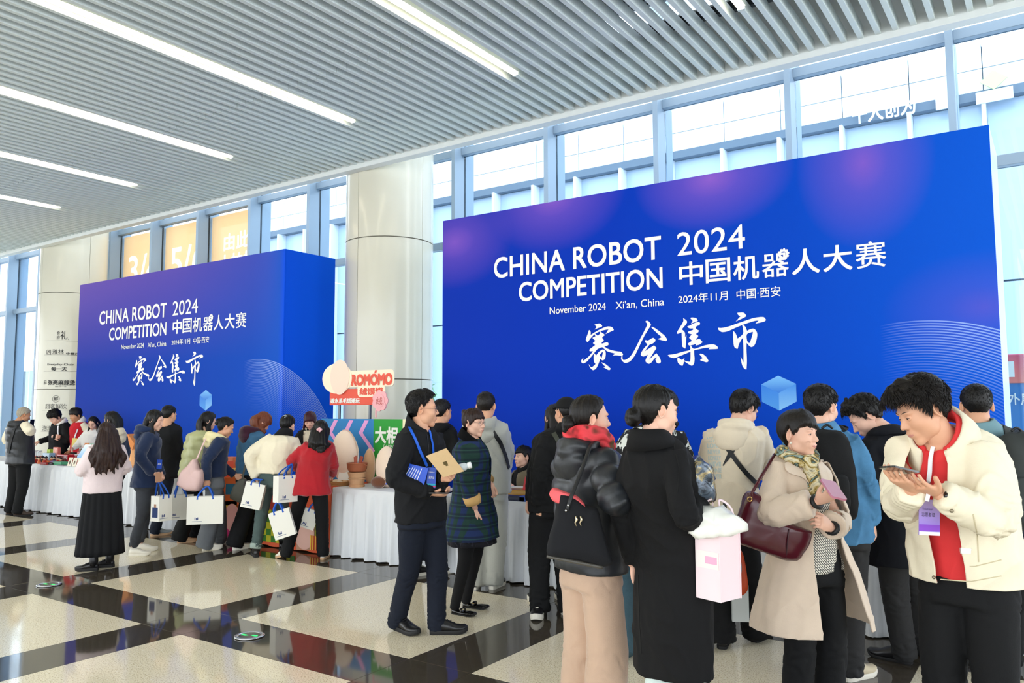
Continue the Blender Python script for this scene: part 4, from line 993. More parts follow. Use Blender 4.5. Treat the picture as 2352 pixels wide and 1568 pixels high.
def make_bottom(p, kind='trousers', m=None, r=(.098, .075, .062), cuffz=.035, hem=.4, ease=.012, wr=1.0, flare=.25, pleats=16, waist=1.0, label=None, name=None, stack=1.0, roll=None):
    s = p.s; r = tuple(x*.92 for x in r) if kind == 'trousers' else r
    if kind in ('trousers', 'tights'):
        parts = [torso_loft(p, -.20, .20 if kind == 'trousers' else .1, ease)] if kind == 'trousers' else [torso_loft(p, -.2, .1, .0)]; limbs = []
        for k in ('R', 'L'):
            hj, kn, an = p.legs[k]; d = unit(an-kn); fp = p.FT[k][0]; end = an+d*max(0.0, (an[2]-fp[2]-cuffz))/max(.3, -d[2]) if an[2]-fp[2] > cuffz else an
            lp = limb(hj+np.array([0, 0, .02]), kn, end); rr = np.interp(np.linspace(0, 1, len(lp)), [0, .2, .5, .72, 1], np.array([r[0], r[0], r[1], (r[1]+r[2])*.5, r[2]])*s)
            b = MB(); b.tube(lp, list(rr), 20); parts.append(b); limbs.append(lp)
        me = remesh(parts, p.vx*1.35 if kind == 'trousers' else p.vx*.9, 4); V = getv(me); N = getn(me)
        if kind == 'trousers':
            for i, lp in enumerate(limbs):
                V, _, _ = folds(V, N, lp, .06, .010*wr, .55, .12, p.seed+i); V, _, _ = folds(V, N, lp, .048, .012*wr*stack, .93, .13, p.seed+i+3); V, _, _ = folds(V, N, lp, .07, .008*wr, .12, .12, p.seed+i+9)
            V = V+N*(fnoise(V, (5, 5, 1.2), p.seed+4, 2)*.005*wr)[:, None]
        setv(me, V); link_mesh(me, name or kind, m, p.root, label)
        if roll:
            for i, k in enumerate(('R', 'L')):
                lp = limbs[i]; d = unit(lp[-1]-lp[-2]); MB().tube([lp[-1]-d*.05*s, lp[-1]-d*.03*s, lp[-1]+d*.01*s], [r[2]*s*1.12, r[2]*s*1.16, r[2]*s*1.1], 18).build('rolled_cuff', roll, parent=p.root, smooth=True)
    else:                              # skirt with pleats
        xs, rx, ry = TORSO['f']; rings = []; n = 144; t0 = zt(p, hem)
        for t in np.linspace(t0, .3, 16):
            dn = max(0, .22-t); a = interp(xs, rx, max(t, -.0))*s+ease+flare*dn*.32; b = interp(xs, ry, max(t, 0.0))*s+ease+flare*dn*.30; c = p.spine(t)
            rg = []
            for j in range(n):
                q = 2*pi*j/n; w = 1+min(dn*.5, .075)*(abs(sin(q*pleats/2+.4*sin(3*q)))-.5); rg.append(c+np.array([a*cos(q)*w, b*sin(q)*w, 0]))
            rings.append(rg)
        MB().loft(rings).build(name or 'skirt', m, parent=p.root, smooth=True, label=label)
# ------------------------------------------------------------------ cloth
def cloth(name, c, kind='plain', c2=None):
    t = NT('cloth '+name); o = t.obj(); a = lin(c); v = t.noise(o, 5, 3)
    if kind == 'plaid':
        sx = t.n('SeparateXYZ'); t.set(sx.inputs[0], o)
        def band(s, f, lo, hi): return t.ramp(t.math('MULTIPLY_ADD', t.math('SINE', t.math('MULTIPLY', s, f)), .5, .5), [(lo, '#000000'), (hi, '#ffffff')])
        col = t.mix(band(t.math('ADD', sx.outputs[0], t.math('MULTIPLY', sx.outputs[1], .9)), 2*pi/.075, .4, .6), c, c2); col = t.mix(t.math('MULTIPLY', band(sx.outputs[2], 2*pi/.085, .4, .6), .6), col, '#0b1526')
        fine = t.math('MULTIPLY', band(sx.outputs[2], 2*pi/.085, .96, .99), .35); col = t.mix(fine, col, '#3a6a5a'); t.base(col)
    elif kind == 'check':
        sx = t.n('SeparateXYZ'); t.set(sx.inputs[0], o)
        def ln(s): return t.ramp(t.math('MULTIPLY_ADD', t.math('SINE', t.math('MULTIPLY', s, 2*pi/.07)), .5, .5), [(.9, '#000000'), (.97, '#ffffff')])
        col = t.mix(t.math('MULTIPLY', ln(sx.outputs[2]), .6), c, c2); col = t.mix(t.math('MULTIPLY', ln(sx.outputs[0]), .6), col, c2); t.base(col)
    elif kind == 'splash':
        t.base(t.mix(t.ramp(t.noise(o, 11, 4, .6, 1.5), [(.54, '#000000'), (.57, '#ffffff')]), c, c2))
    elif kind == 'scarf':
        n1 = t.noise(o, 9, 3, .6, 2.0); t.base(t.ramp(n1, [(.3, c), (.42, c2), (.5, '#b9a05a'), (.55, '#2c2a22'), (.62, '#8fb0a8'), (.72, '#c86a2c')]))
    elif kind == 'redscarf':
        sx = t.n('SeparateXYZ'); t.set(sx.inputs[0], o); n1 = t.noise(o, 7, 2, .5, .6)
        t.base(t.ramp(n1, [(.3, '#5c1a1a'), (.42, '#D8383F'), (.55, '#E84A52'), (.62, '#7a3a30'), (.7, '#55603a'), (.78, '#E0505a')]))
    elif kind == 'glyph':
        b = t.n('TexBrick', ins={'Scale': 26.0, 'Mortar Size': .045, 'Color1': (*lin(c), 1), 'Color2': (*lin(c), 1), 'Mortar': (*lin(c2), 1)}); mp = t.n('Mapping', ins={'Rotation': (1.57, .0, .8)}); t.set(mp.inputs[0], o); t.set(b.inputs['Vector'], mp.outputs[0]); t.base(b.outputs[0])
    else:
        lo, hi = (.82, 1.12) if kind != 'denim' else (.6, 1.45)
        col = t.mix(t.noise(o, 4 if kind != 'denim' else 9, 4, .6), tuple(x*lo for x in a), tuple(min(1, x*hi) for x in a)); t.base(col)
    r = {'plain': .85, 'denim': .8, 'puffer': .42, 'leather': .28, 'wool': .95, 'knit': .95, 'patent': .12}.get(kind, .8)
    t.p(rough=r, spec=.3 if r > .5 else .5)
    if kind in ('wool', 'knit'): t.p(sheen=.25)
    bs, st = {'denim': (220, .25), 'knit': (120, .5), 'wool': (150, .35), 'puffer': (26, .35)}.get(kind, (170, .2))
    t.bump(t.noise(o, bs, 3, .6), st, .004); return t.m
C = dict(black=cloth('black', '#0f1012'), black2=cloth('soft black', '#121316'), coat=cloth('black wool', '#0a0a0c'), navy=cloth('navy fleece', '#1c2c4c', 'wool'), navytr=cloth('navy twill', '#171d2b'), cream=cloth('cream cotton', '#F0E6CC'), creamhood=cloth('cream fleece', '#EBDCC2', 'wool'),
 white=cloth('white knit', '#EFEDE8', 'knit'), pink=cloth('pale pink knit', '#EBD9DA', 'knit'), red=cloth('red wool', '#B3202A', 'wool'), vestred=cloth('varsity red', '#C8202C'), green=cloth('sage puffer', '#BDC08C', 'puffer'), denim=cloth('blue denim', '#3F6A8C', 'denim'), denim2=cloth('washed denim shirt', '#4a7fa8', 'denim'), jeansgrey=cloth('charcoal jeans', '#3c3f45', 'denim'), jeansgreen=cloth('green grey jeans', '#4a5a58', 'denim'), jeansblue=cloth('faded blue jeans', '#3b5560', 'denim'),
 grey=cloth('grey fleece', '#B4B5AC', 'wool'), greytr=cloth('grey trousers', '#6e7276'), tan=cloth('tan wool trousers', '#C2A48D', 'wool'), beige=cloth('beige wool', '#DFCBB6', 'wool'), maroon=cloth('maroon fleece', '#3d1a2e', 'wool'), plaid=cloth('green plaid', '#1c3b34', 'plaid', '#1d2f5c'), check=cloth('dark check', '#1c2536', 'check', '#0d1119'), puffer=cloth('black puffer', '#22252a', 'puffer'), splash=cloth('black and white print', '#15161a', 'splash', '#d9dcd6'), scarf=cloth('silk scarf', '#3b3a26', 'scarf', '#e8e0c0'), redscarf=cloth('red scarf', '#D8383F', 'redscarf'),
 glyph=cloth('black white geometric', '#E8E4D8', 'glyph', '#17171a'), yellow=cloth('pale yellow cotton', '#EFE3B0'), mint=cloth('pale mint trousers', '#D6E4DF'), mustard=cloth('mustard lining', '#D8AE70'), redpolo=cloth('red polo', '#DE3A3C'), dkgrey=cloth('dark grey trousers', '#2b2b2c'), tights=cloth('black tights', '#141416'), olive=cloth('olive coat', '#6d6450', 'wool'), lace=cloth('black lace', '#1b1b22', 'splash', '#30303a'))
SH = dict(white=mat('white shoe', '#ECE7DA', .6), sole=mat('white sole', '#E6E1D3', .7), black=mat('black shoe leather', '#17171a', .35), patent=mat('patent leather', '#0c0c0e', .1), brown=mat('brown shoe', '#3a2a22', .6), bsole=mat('black sole', '#131315', .7), gum=mat('gum sole', '#C9A27C', .7), grey=mat('grey shoe', '#8d9294', .6))
def cols(*k): return [SH[x] for x in k]
HB = [(0, -.03, .085), (0, -.085, .03), (0, -.098, -.06)]
def longhair(L, w=.085, t=.035, back=.125, sides=True, sl=None, wend=.06):
    out = [dict(pts=HB+[(0, -back, -.17, 0), (0, -back-.01, -(.17+L)/2-.02, 0), (0, -back-.005, -L, 0)], w=[w*.7, w*.95, w, w*1.05, w, wend], t=[.03, .03, t, t, t*.9, .012])]
    if sides:
        for sd in (1, -1): out.append(dict(pts=[(sd*.055, .035, .06), (sd*.074, .022, .0), (sd*.078, .005, -.07), (sd*.085, -.015, -(sl or L)*.75, 0), (sd*.08, -.02, -(sl or L), 0)], w=[.02, .03, .034, .034, .012], t=[.012, .014, .018, .02, .01], side=(0, 1, 0)))
    return out
relaxed = dict(curl=(.35, .4, .45, .5)); grip = dict(curl=(1.1, 1.15, 1.2, 1.2), thumb=1.1); hold = dict(curl=(.75, .8, .85, .9), thumb=.8)
P_ = {}
# ------------------------------------------------------------------ right hand group (nearest first)
P_['phone_man'] = person('young man in cream jacket over red polo typing on phone, nearest at right', 1.76, 158, base=(2202, 3.45), near=True, headpx=(2120, 946), hdd=-.08, head=(-38, 25, 3), tone='mid', eye=.0022,
    hair=dict(line='short', t=.014, top=.036, front=.014, tuft=.10, freq=4, col='soft', rag=2.0, wisps=2600, wl=.055, flow=.6, fwd=.018, lift=.006, ww=.0015), inner=dict(m=C['redpolo'], hem=.90, ease=.022, sleeves=False, name='polo_shirt', box=.2, t1=.97, collar=('fold', C['redpolo'], -.006)),
    top=dict(m=C['cream'], hem=.865, ease=.075, sl=(.104, .092, .066), cuff=.93, name='jacket', box=.8, wr=1.3, collar=('fold', C['cream'], .014), open=[(1.60, .075, .06), (1.40, .085, .065), (1.1, .07, .06), (.80, .06, .05)], neck=.012),
    bottom=dict(m=C['black'], r=(.108, .092, .085)), arms=dict(R=(2094, 1120, -.32), L=(2152, 1130, -.33)), elb=dict(R=(.4, -.5, -.8), L=(-.5, -.4, -.8)),
    hands=dict(R=dict(dir=(2036, 1084, -.40), n=(0, .1, 1), curl=(.32, .28, .24, .2), thumb=.3), L=dict(dir=(2075, 1104, -.40), n=(.2, .2, 1), curl=(.25, .28, .3, .32), thumb=.3)), shoes=dict(kind='sneaker', cols=cols('black', 'sole')), pel=(0, 0))
P_['beige_coat_woman'] = person('smiling woman with short black hair in a beige coat and patterned silk scarf', 1.62, -142, base=(1848, 4.1), fem=True, near=True, headpx=(1834, 998), hdd=-.02, head=(26, 2, 0), tone='fair', eye=.0030, smile=1, chub=.35,
    hair=dict(line='bangs', t=.017, top=.022, front=.008, tuft=.08, freq=3, col='soft', rag=1, part=1.2), inner=dict(m=C['glyph'], hem=.80, ease=.026, sleeves=False, name='patterned_top', box=.1),
    top=dict(m=C['beige'], hem=.50, ease=.06, flare=.13, sl=(.084, .084, .088), cuff=.86, name='coat', box=.5, wr=.9, open=[(1.50, .04, .04), (1.36, .04, .04), (1.12, .075, .075), (.95, .10, .09), (.45, .22, .12)]),
    bottom=dict(m=C['black'], r=(.105, .088, .088)), arms=dict(R=(1878, 1152, -.32), L=(1910, 1212, -.26)), elb=dict(R=(.8, -.5, -.6), L=(-.8, -.5, -.6)), hands=dict(R=dict(dir=(1930, 1126, -.42), n=(-.5, -.3, .9), curl=(.5, .6, .7, .8), thumb=.7), L=dict(dir=(1880, 1195, -.30), n=(.3, -.9, -.2), curl=(.6, .7, .75, .8), thumb=.4)), shoes=dict(kind='leather', cols=cols('black', 'bsole')))
P_['long_coat_woman'] = person('woman with a low black bun in a long black coat, back turned', 1.69, -46, base=(1535, 3.6), fem=True, near=True, headpx=(1507, 948), head=(-14, 6, -4), tone='fair',
    hair=dict(line='back', t=.009, top=.013, tuft=.12, freq=4, col='black', bun=((-.012, -.100, -.030), .040), wisps=0), top=dict(m=C['coat'], hem=.45, ease=.034, flare=.0, sl=(.076, .068, .058), cuff=.97, name='coat', box=.3, wr=.9, collar='fold'),
    bottom=dict(m=C['mint'], r=(.085, .075, .085), ease=-.004), arms=dict(R=(1606, 1156, -.02)), elb=dict(R=(.6, -.8, -.6)), hands=dict(R=dict(dir=(1640, 1180, -.02), n=(-.3, -.2, -1), curl=.9)), shoes=dict(kind='leather', cols=cols('black', 'bsole')), pel=(0, 0))
P_['scarf_woman'] = person('woman in a black puffer jacket and red scarf with tan trousers and a low bun', 1.63, -52, base=(1352, 4.0), fem=True, near=True, headpx=(1357, 963), head=(-20, 2, 0), tone='fair',
    hair=dict(line='back', t=.010, top=.014, tuft=.12, freq=4, col='soft', bun=((0, -.112, -.03), .044)), top=dict(m=C['puffer'], hem=.82, ease=.070, sl=(.096, .096, .072), cuff=.98, name='puffer_jacket', box=.5, puff=.9, wr=.8, hood=True, collar='stand'),
    bottom=dict(m=C['tan'], r=(.115, .112, .118), wr=1.0, cuffz=.03), arms=dict(R=(1448, 1148, -.1), L=(1440, 1150, .25)), elb=dict(R=(.8, -.6, -.7)), hands=dict(R=dict(dir=(1480, 1135, .0), n=(-.8, 0, .3), curl=.6)), shoes=dict(kind='leather', cols=cols('black', 'bsole')))
P_['denim_man'] = person('man in a blue denim shirt with a black backpack, back turned', 1.77, -12, base=(1905, 4.75), near=True, headpx=(1886, 938), head=(-20, 8, 0), tone='fair',
    hair=dict(line='fade', t=.008, top=.024, tuft=.1, freq=6, wisps=500, wl=.03, flow=.3), top=dict(m=C['denim2'], hem=.83, ease=.05, sl=(.088, .074, .060), cuff=.95, name='denim_shirt', box=.7, wr=1.4, collar='fold'), bottom=dict(m=C['dkgrey'], r=(.108, .088, .075)),
    arms=dict(R=(2005, 1215, .05), L=(1870, 1180, .3)), elb=dict(R=(.7, -.5, .0)), hands=dict(R=dict(dir=(2010, 1260, .05), n=(-1, .2, 0), curl=.45)), feet=dict(L=dict(px=(1838, 1550), yaw=0), R=dict(px=(1958, 1560), yaw=-25)), shoes=dict(kind='sneaker', cols=[mat('tan sneaker', '#CDBfa2', .7), SH['sole'], SH['white']]))
P_['leaning_man'] = person('man in a dark navy overcoat bending left over the table', 1.77, 48, base=(2070, 4.95), near=True, headpx=(1990, 958), hdd=.12, head=(50, 40, 0), tone='fair', lean=16,
    hair=dict(line='short', t=.016, top=.030, front=.014, tuft=.15, freq=5, wisps=700, wl=.04, flow=.6), top=dict(m=cloth('navy overcoat', '#0d0f16'), hem=.66, ease=.05, flare=.07, sl=(.084, .072, .058), name='overcoat', box=.6, wr=1.0, collar='lapel'), bottom=dict(m=C['dkgrey'], r=(.105, .088, .078)),
    arms=dict(R=(1990, 1190, .5), L=(1985, 1165, .15)), elb=dict(R=(.5, -.7, -.6), L=(-.6, -.6, -.6)), hands=dict(L=dict(n=(.4, 0, -1), curl=.6)), feet=dict(L=dict(px=(2070, 1520), yaw=20), R=dict(px=(2110, 1500), yaw=-5)), shoes=dict(kind='leather', cols=cols('black', 'bsole')))
P_['check_man'] = person('man in a dark checked jacket wearing a grey backpack at the right edge', 1.76, 6, base=(2285, 4.9), near=True, headpx=(2243, 934), head=(4, 12, 0), tone='mid',
    hair=dict(line='fade', t=.006, top=.018, tuft=.1, freq=6, wisps=400, wl=.022, flow=.3), top=dict(m=C['check'], hem=.80, ease=.04, sl=(.080, .068, .056), name='jacket', box=.6, collar=('fold', mat('teal collar', '#6c9098', .8))), bottom=dict(m=C['black'], r=(.102, .085, .080)),
    arms=dict(R=(2360, 1200, .15), L=(2215, 1180, .3)), feet=dict(L=dict(px=(2225, 1535), yaw=10), R=dict(px=(2318, 1535), yaw=0)), shoes=dict(kind='leather', cols=cols('black', 'bsole')))
P_['cream_hoodie_man'] = person('young man in a cream printed hoodie with a crossbody bag, back turned', 1.74, -14, at=(1672, 1487), near=True, headpx=(1708, 942), hdd=.1, head=(-32, 28, 0), tone='fair', lean=8, glasses='#1a1a1c',
    hair=dict(line='short', t=.016, top=.028, tuft=.12, freq=5, wisps=600, wl=.035, flow=.5), top=dict(m=C['creamhood'], hem=.84, ease=.062, sl=(.098, .088, .060), name='hoodie', box=.8, wr=1.3, hood=True), bottom=dict(m=C['black'], r=(.112, .10, .105)),
    arms=dict(R=(1775, 1140, .35), L=(1650, 1140, .35)), feet=dict(L=dict(px=(1660, 1485), yaw=10), R=dict(px=(1740, 1470), yaw=-10)), shoes=dict(kind='leather', cols=cols('black', 'bsole')))
P_['print_man'] = person('person in black and white print jacket and faded jeans, mostly behind the long black coat', 1.75, -18, at=(1446, 1500), headpx=(1523, 938), hdd=.15, head=(-45, 12, 0), tone='fair', glasses='#1a1a1c', lean=10,
    hair=dict(line='fullbangs', t=.015, top=.022, tuft=.2, long=longhair(.13, .078, .03, .085, True, .13)), top=dict(m=C['splash'], hem=.84, ease=.05, sl=(.086, .076, .060), name='jacket', box=.7), bottom=dict(m=C['jeansblue'], r=(.105, .10, .105), wr=1.5),
    arms=dict(R=(1558, 1040, .25), L=(1440, 1130, .35)), hands=dict(R=dict(dir=(1565, 1010, .25), n=(-1, 0, 0), curl=.8)), feet=dict(L=dict(px=(1430, 1503), yaw=5, pitch=25), R=dict(px=(1500, 1470), yaw=-10)), shoes=dict(kind='leather', cols=cols('brown', 'bsole')))
# ------------------------------------------------------------------ middle group
P_['folder_man'] = person('man with glasses in black jacket and blue lanyard carrying folder and envelope', 1.765, -128, base=(968, 5.6), near=True, headpx=(970, 941), head=(42, 0, 0), tone='mid', glasses='#3a3f4a', chub=.5, eye=.0030,
    hair=dict(line='fade', t=.007, top=.024, front=.008, tuft=.08, freq=6, wisps=1300, wl=.018, flow=.3), top=dict(m=C['black2'], hem=.835, ease=.040, sl=(.084, .072, .056), cuff=.97, name='jacket', box=.6, wr=1.2, collar='stand'), bottom=dict(m=C['navytr'], r=(.103, .082, .070)),
    arms=dict(R=(992, 1132, -.22), L=(1022, 1098, -.22)), elb=dict(R=(.75, -.6, -.5), L=(-.6, -.5, -.7)), hands=dict(R=dict(dir=(1022, 1136, -.26), n=(-.2, .3, 1), curl=(.5, .55, .6, .65), thumb=.3), L=dict(dir=(1046, 1092, -.30), n=(.6, -.5, .6), curl=(.7, .75, .8, .85), thumb=.4)), feet=dict(R=dict(px=(921, 1448), yaw=-15), L=dict(px=(1008, 1455), yaw=38)), shoes=dict(kind='sneaker', cols=cols('black', 'bsole')))
P_['plaid_woman'] = person('woman with round glasses in a green plaid coat and black tights', 1.60, -116, at=(1085, 1408), fem=True, near=True, headpx=(1088, 972), hdd=-.05, head=(-6, 2, 0), tone='fair', glasses='#7c5a50', chub=.9, lean=5, eye=.0036,
    hair=dict(line='bangs', t=.010, top=.016, front=.006, tuft=.2, freq=5, col='brown', bun=((.0, -.085, .088), .030), rag=1.5), inner=dict(m=C['mustard'], hem=1.0, ease=.012, sleeves=False, name='blouse', box=.1, collar=('fold', C['mustard'])),
    top=dict(m=C['plaid'], hem=.575, ease=.055, flare=.10, sl=(.082, .078, .076), cuff=.74, name='coat', box=.6, wr=.8, collar=('fold', C['black2']), cuffm=C['mustard'], open=[(1.36, .03, .03), (1.20, .045, .045), (1.06, .004, .004)]),
    bottom=dict(kind='tights', m=C['tights'], r=(.085, .062, .042)), arms=dict(R=(1092, 1172, -.12), L=(1130, 1115, .1)), elb=dict(R=(.5, -.8, -.3)), hands=dict(R=dict(dir=(1088, 1208, -.12), n=(-1, .2, 0), curl=(.9, .95, 1.0, 1.0)), L=dict(dir=(1135, 1150, .08), n=(1, 0, 0), curl=.8)), feet=dict(R=dict(px=(1052, 1410), yaw=-6), L=dict(px=(1078, 1395), yaw=6)), shoes=dict(kind='flat', cols=cols('patent', 'bsole')))
P_['hidden_hoodie_man'] = person('man in a black hoodie standing behind the man with the folder, back turned', 1.72, -28, at=(982, 1332), headpx=(1015, 948), head=(-14, 8, 0), tone='mid',
    hair=dict(line='fade', t=.004, top=.016, tuft=.2, wisps=250, wl=.02), top=dict(m=C['black'], hem=.82, ease=.05, name='hoodie', box=.7, hood=True), bottom=dict(m=C['black'], r=(.10, .085, .07)), feet=dict(L=dict(px=(955, 1322), yaw=-30), R=dict(px=(1010, 1318), yaw=-30)), shoes=dict(kind='sneaker', cols=cols('black', 'sole', 'white')))
P_['grey_hoodie_man'] = person('man in a pale grey hoodie and sweatpants with a black crossbody strap, back turned', 1.75, -14, at=(1118, 1355), headpx=(1116, 934), head=(0, 10, 0), tone='mid', lean=6,
    hair=dict(line='fade', t=.005, top=.015, tuft=.2, wisps=250, wl=.02, col='soft'), top=dict(m=C['grey'], hem=.86, ease=.06, sl=(.096, .084, .062), name='hoodie', box=.8, wr=1.2, hood=True), bottom=dict(m=C['grey'], r=(.11, .10, .095), wr=1.3),
    arms=dict(R=(1165, 1095, .4), L=(1095, 1110, .4)), feet=dict(L=dict(px=(1090, 1352), yaw=10), R=dict(px=(1135, 1350), yaw=-10)), shoes=dict(kind='sneaker', cols=cols('black', 'sole')))
P_['cap_man'] = person('man in a black cap and black clothes with chunky black and white sneakers, back turned', 1.70, 24, at=(1270, 1410), near=True, headpx=(1300, 950), head=(8, 4, 0), tone='mid',
    hair=dict(line='fade', t=.004, top=.004, tuft=.1), top=dict(m=C['black'], hem=.80, ease=.055, sl=(.092, .078, .060), name='jacket', box=.75, wr=1.2, collar='stand'), bottom=dict(m=C['black'], r=(.108, .098, .088), wr=1.2, stack=1.6),
    arms=dict(L=(1232, 1172, -.05), R=(1330, 1150, .2)), hands=dict(L=dict(dir=(1238, 1215, -.05), n=(.7, .3, 0), curl=.5)), feet=dict(L=dict(px=(1238, 1412), yaw=150), R=dict(px=(1305, 1412), yaw=195)), shoes=dict(kind='chunky', cols=cols('black', 'sole', 'white')))
P_['hidden_hair_woman'] = person('woman with long dark hair glimpsed behind the man in the cap', 1.66, 20, by=(1262, 5.74), fem=True, headpx=(1274, 962), head=(0, 8, 0), hair=dict(line='full', t=.012, top=.016, col='soft', long=longhair(.34, .085)), top=dict(m=C['black'], hem=.80, ease=.05, name='jacket', box=.5), bottom=dict(m=C['black']), shoes=dict(kind='chunky', cols=cols('black', 'sole')))
P_['seated_seller'] = person('young seller with black hair seated behind the right table, looking left', 1.64, 128, by=(1208, 7.12), fem=True, near=True, headpx=(1202, 1050), head=(-14, -4, 0), tone='fair', pelz=.50, seat=.48, voxel=.012, eye=.004,
    hair=dict(line='bangs', t=.014, top=.018, front=.006, tuft=.2, part=-1.2), inner=dict(m=C['black'], hem=.6, ease=.012, sleeves=False, name='jumper', collar=('turtle', C['black'])), top=dict(m=C['olive'], hem=.45, ease=.04, name='coat', box=.4, collar='lapel', open=[(1.06, .04, .04), (.5, .06, .06)]), bottom=dict(m=C['black']), arms=dict(L=dict(l=(-.2, .3, .78)), R=dict(l=(.15, .32, .78))), shoes=dict(kind='leather', cols=cols('black', 'bsole')))
P_['hidden_seller'] = person('seller with centre parted black hair seated behind the table between two customers', 1.62, 172, by=(1434, 7.15), fem=True, headpx=(1430, 1035), head=(-10, 18, 0), tone='fair', pelz=.50, seat=.48,
    hair=dict(line='back', t=.010, top=.012, tuft=.1), top=dict(m=C['white'], hem=.45, ease=.03, name='jumper'), bottom=dict(m=C['black']), arms=dict(L=dict(l=(-.15, .3, .78)), R=dict(l=(.15, .3, .78))), shoes=dict(kind='leather', cols=cols('black', 'bsole')))
# ------------------------------------------------------------------ left group
P_['red_jacket_woman'] = person('woman in a red jacket and black trousers with a pink hair clip, back turned', 1.57, -12, at=(712, 1288), fem=True, near=True, headpx=(737, 990), head=(6, 8, 0), tone='fair', lean=6, voxel=.012,
    hair=dict(line='full', t=.012, top=.016, tuft=.2, col='black', locks=(9, .10, .24)), top=dict(m=C['red'], hem=.70, ease=.048, flare=.06, sl=(.082, .070, .056), name='jacket', box=.5), bottom=dict(m=C['black'], r=(.10, .085, .075)), arms=dict(L=(680, 1075, .25), R=(765, 1090, .3)), elb=dict(L=(-.8, -.5, -.4)), feet=dict(L=dict(px=(655, 1284), yaw=45, pitch=18), R=dict(px=(743, 1283), yaw=-5)), shoes=dict(kind='sneaker', cols=cols('white', 'gum')))
P_['cream_jacket_customer'] = person('customer in a cream jacket, green grey jeans and black boots, back turned', 1.66, -22, at=(622, 1277), fem=True, near=True, headpx=(660, 978), hdd=.2, head=(-10, 22, 0), tone='fair', lean=18, voxel=.012,
    hair=dict(line='back', t=.012, top=.018, tuft=.2, bun=((0, -.07, .085), .026)), top=dict(m=C['cream'], hem=.90, ease=.065, sl=(.094, .088, .062), name='jacket', box=.8, wr=1.4, collar=('fold', C['black2'])), bottom=dict(m=C['jeansgreen'], r=(.10, .078, .062), wr=1.5, roll=cloth('pale cuff', '#9fb0a8'), cuffz=.16), arms=dict(L=(588, 1098, .0), R=(690, 1075, .3)), elb=dict(L=(-.8, -.5, -.1)), hands=dict(L=dict(dir=(598, 1120, .02), n=(.6, .3, 0), curl=(.3, .5, .6, .6))), feet=dict(L=dict(px=(588, 1278), yaw=30), R=dict(px=(650, 1262), yaw=-10)), shoes=dict(kind='boot', cols=cols('black', 'bsole', 'bsole'), shaft=.22))
P_['auburn_woman'] = person('woman with auburn bob and denim jacket looking down over the booth table', 1.62, -66, at=(566, 1254), fem=True, headpx=(603, 970), hdd=.05, head=(-6, 44, 0), tone='fair', lean=18,
    hair=dict(line='fullbangs', t=.020, top=.022, tuft=.2, col='auburn', long=longhair(.13, .085, .04, .06, True, .15)), top=dict(m=C['denim'], hem=.84, ease=.055, sl=(.088, .078, .060), name='denim_jacket', box=.7, wr=1.4, hood=C['maroon']), bottom=dict(m=C['black'], r=(.11, .105, .115)), arms=dict(R=(590, 1095, .15), L=(610, 1090, .3)), feet=dict(L=dict(px=(572, 1252), yaw=-15), R=dict(px=(545, 1262), yaw=10)), shoes=dict(kind='sneaker', cols=cols('white', 'sole')))
P_['navy_jacket_woman'] = person('woman in a navy jacket and wide grey trousers carrying a pink bag, bending right', 1.60, -76, at=(484, 1266), fem=True, near=True, headpx=(518, 982), hdd=.0, head=(-4, 24, 0), tone='mid', lean=16, voxel=.012,
    hair=dict(line='back', t=.012, top=.018, tuft=.2, bun=((0, -.105, .03), .036)), top=dict(m=C['navy'], hem=.84, ease=.055, sl=(.09, .078, .060), name='jacket', box=.7, hood=C['yellow'], wr=1.1), bottom=dict(m=C['greytr'], r=(.112, .108, .115), wr=1.2), arms=dict(R=(476, 1100, -.18), L=(540, 1090, .2)), elb=dict(R=(.6, -.9, .1)), hands=dict(R=dict(dir=(474, 1118, -.18), n=(-1, .1, 0), curl=1.1, thumb=1)), feet=dict(R=dict(px=(476, 1262), yaw=-15), L=dict(px=(508, 1248), yaw=10)), shoes=dict(kind='chunky', cols=cols('white', 'sole')))
P_['green_puffer_woman'] = person('woman with long black hair in a sage green puffer jacket, bending right', 1.62, -72, at=(440, 1246), fem=True, headpx=(478, 968), hdd=.1, head=(-8, 14, 0), tone='fair', lean=10,
    hair=dict(line='full', t=.014, top=.018, tuft=.2, long=longhair(.17, .08, .035, .09, True, .17)), top=dict(m=C['green'], hem=.78, ease=.085, sl=(.105, .10, .068), name='puffer_jacket', box=.8, puff=.8), bottom=dict(m=C['black'], r=(.11, .105, .11)), arms=dict(R=(440, 1120, -.05), L=(490, 1080, .3)), elb=dict(R=(.5, -.9, .0)), hands=dict(R=dict(n=(-1, .2, 0), curl=1.1)), feet=dict(R=dict(px=(418, 1246), yaw=-20), L=dict(px=(452, 1236), yaw=0)), shoes=dict(kind='sneaker', cols=cols('gum', 'gum')))
P_['black_coat_man'] = person('man in a plain black coat and grey trainers at the left table, back turned', 1.70, -24, at=(366, 1235), headpx=(388, 954), head=(-22, 12, 0), tone='mid', lean=6,
    hair=dict(line='fade', t=.006, top=.014, tuft=.2, wisps=200, wl=.02), top=dict(m=C['black2'], hem=.74, ease=.055, sl=(.09, .078, .06), name='coat', box=.7), bottom=dict(m=C['navytr'], r=(.102, .085, .070)), arms=dict(R=(405, 1080, .16), L=(360, 1090, .1)), feet=dict(L=dict(px=(336, 1212), yaw=-20), R=dict(px=(358, 1230), yaw=-48)), shoes=dict(kind='sneaker', cols=cols('grey', 'gum', 'white')))
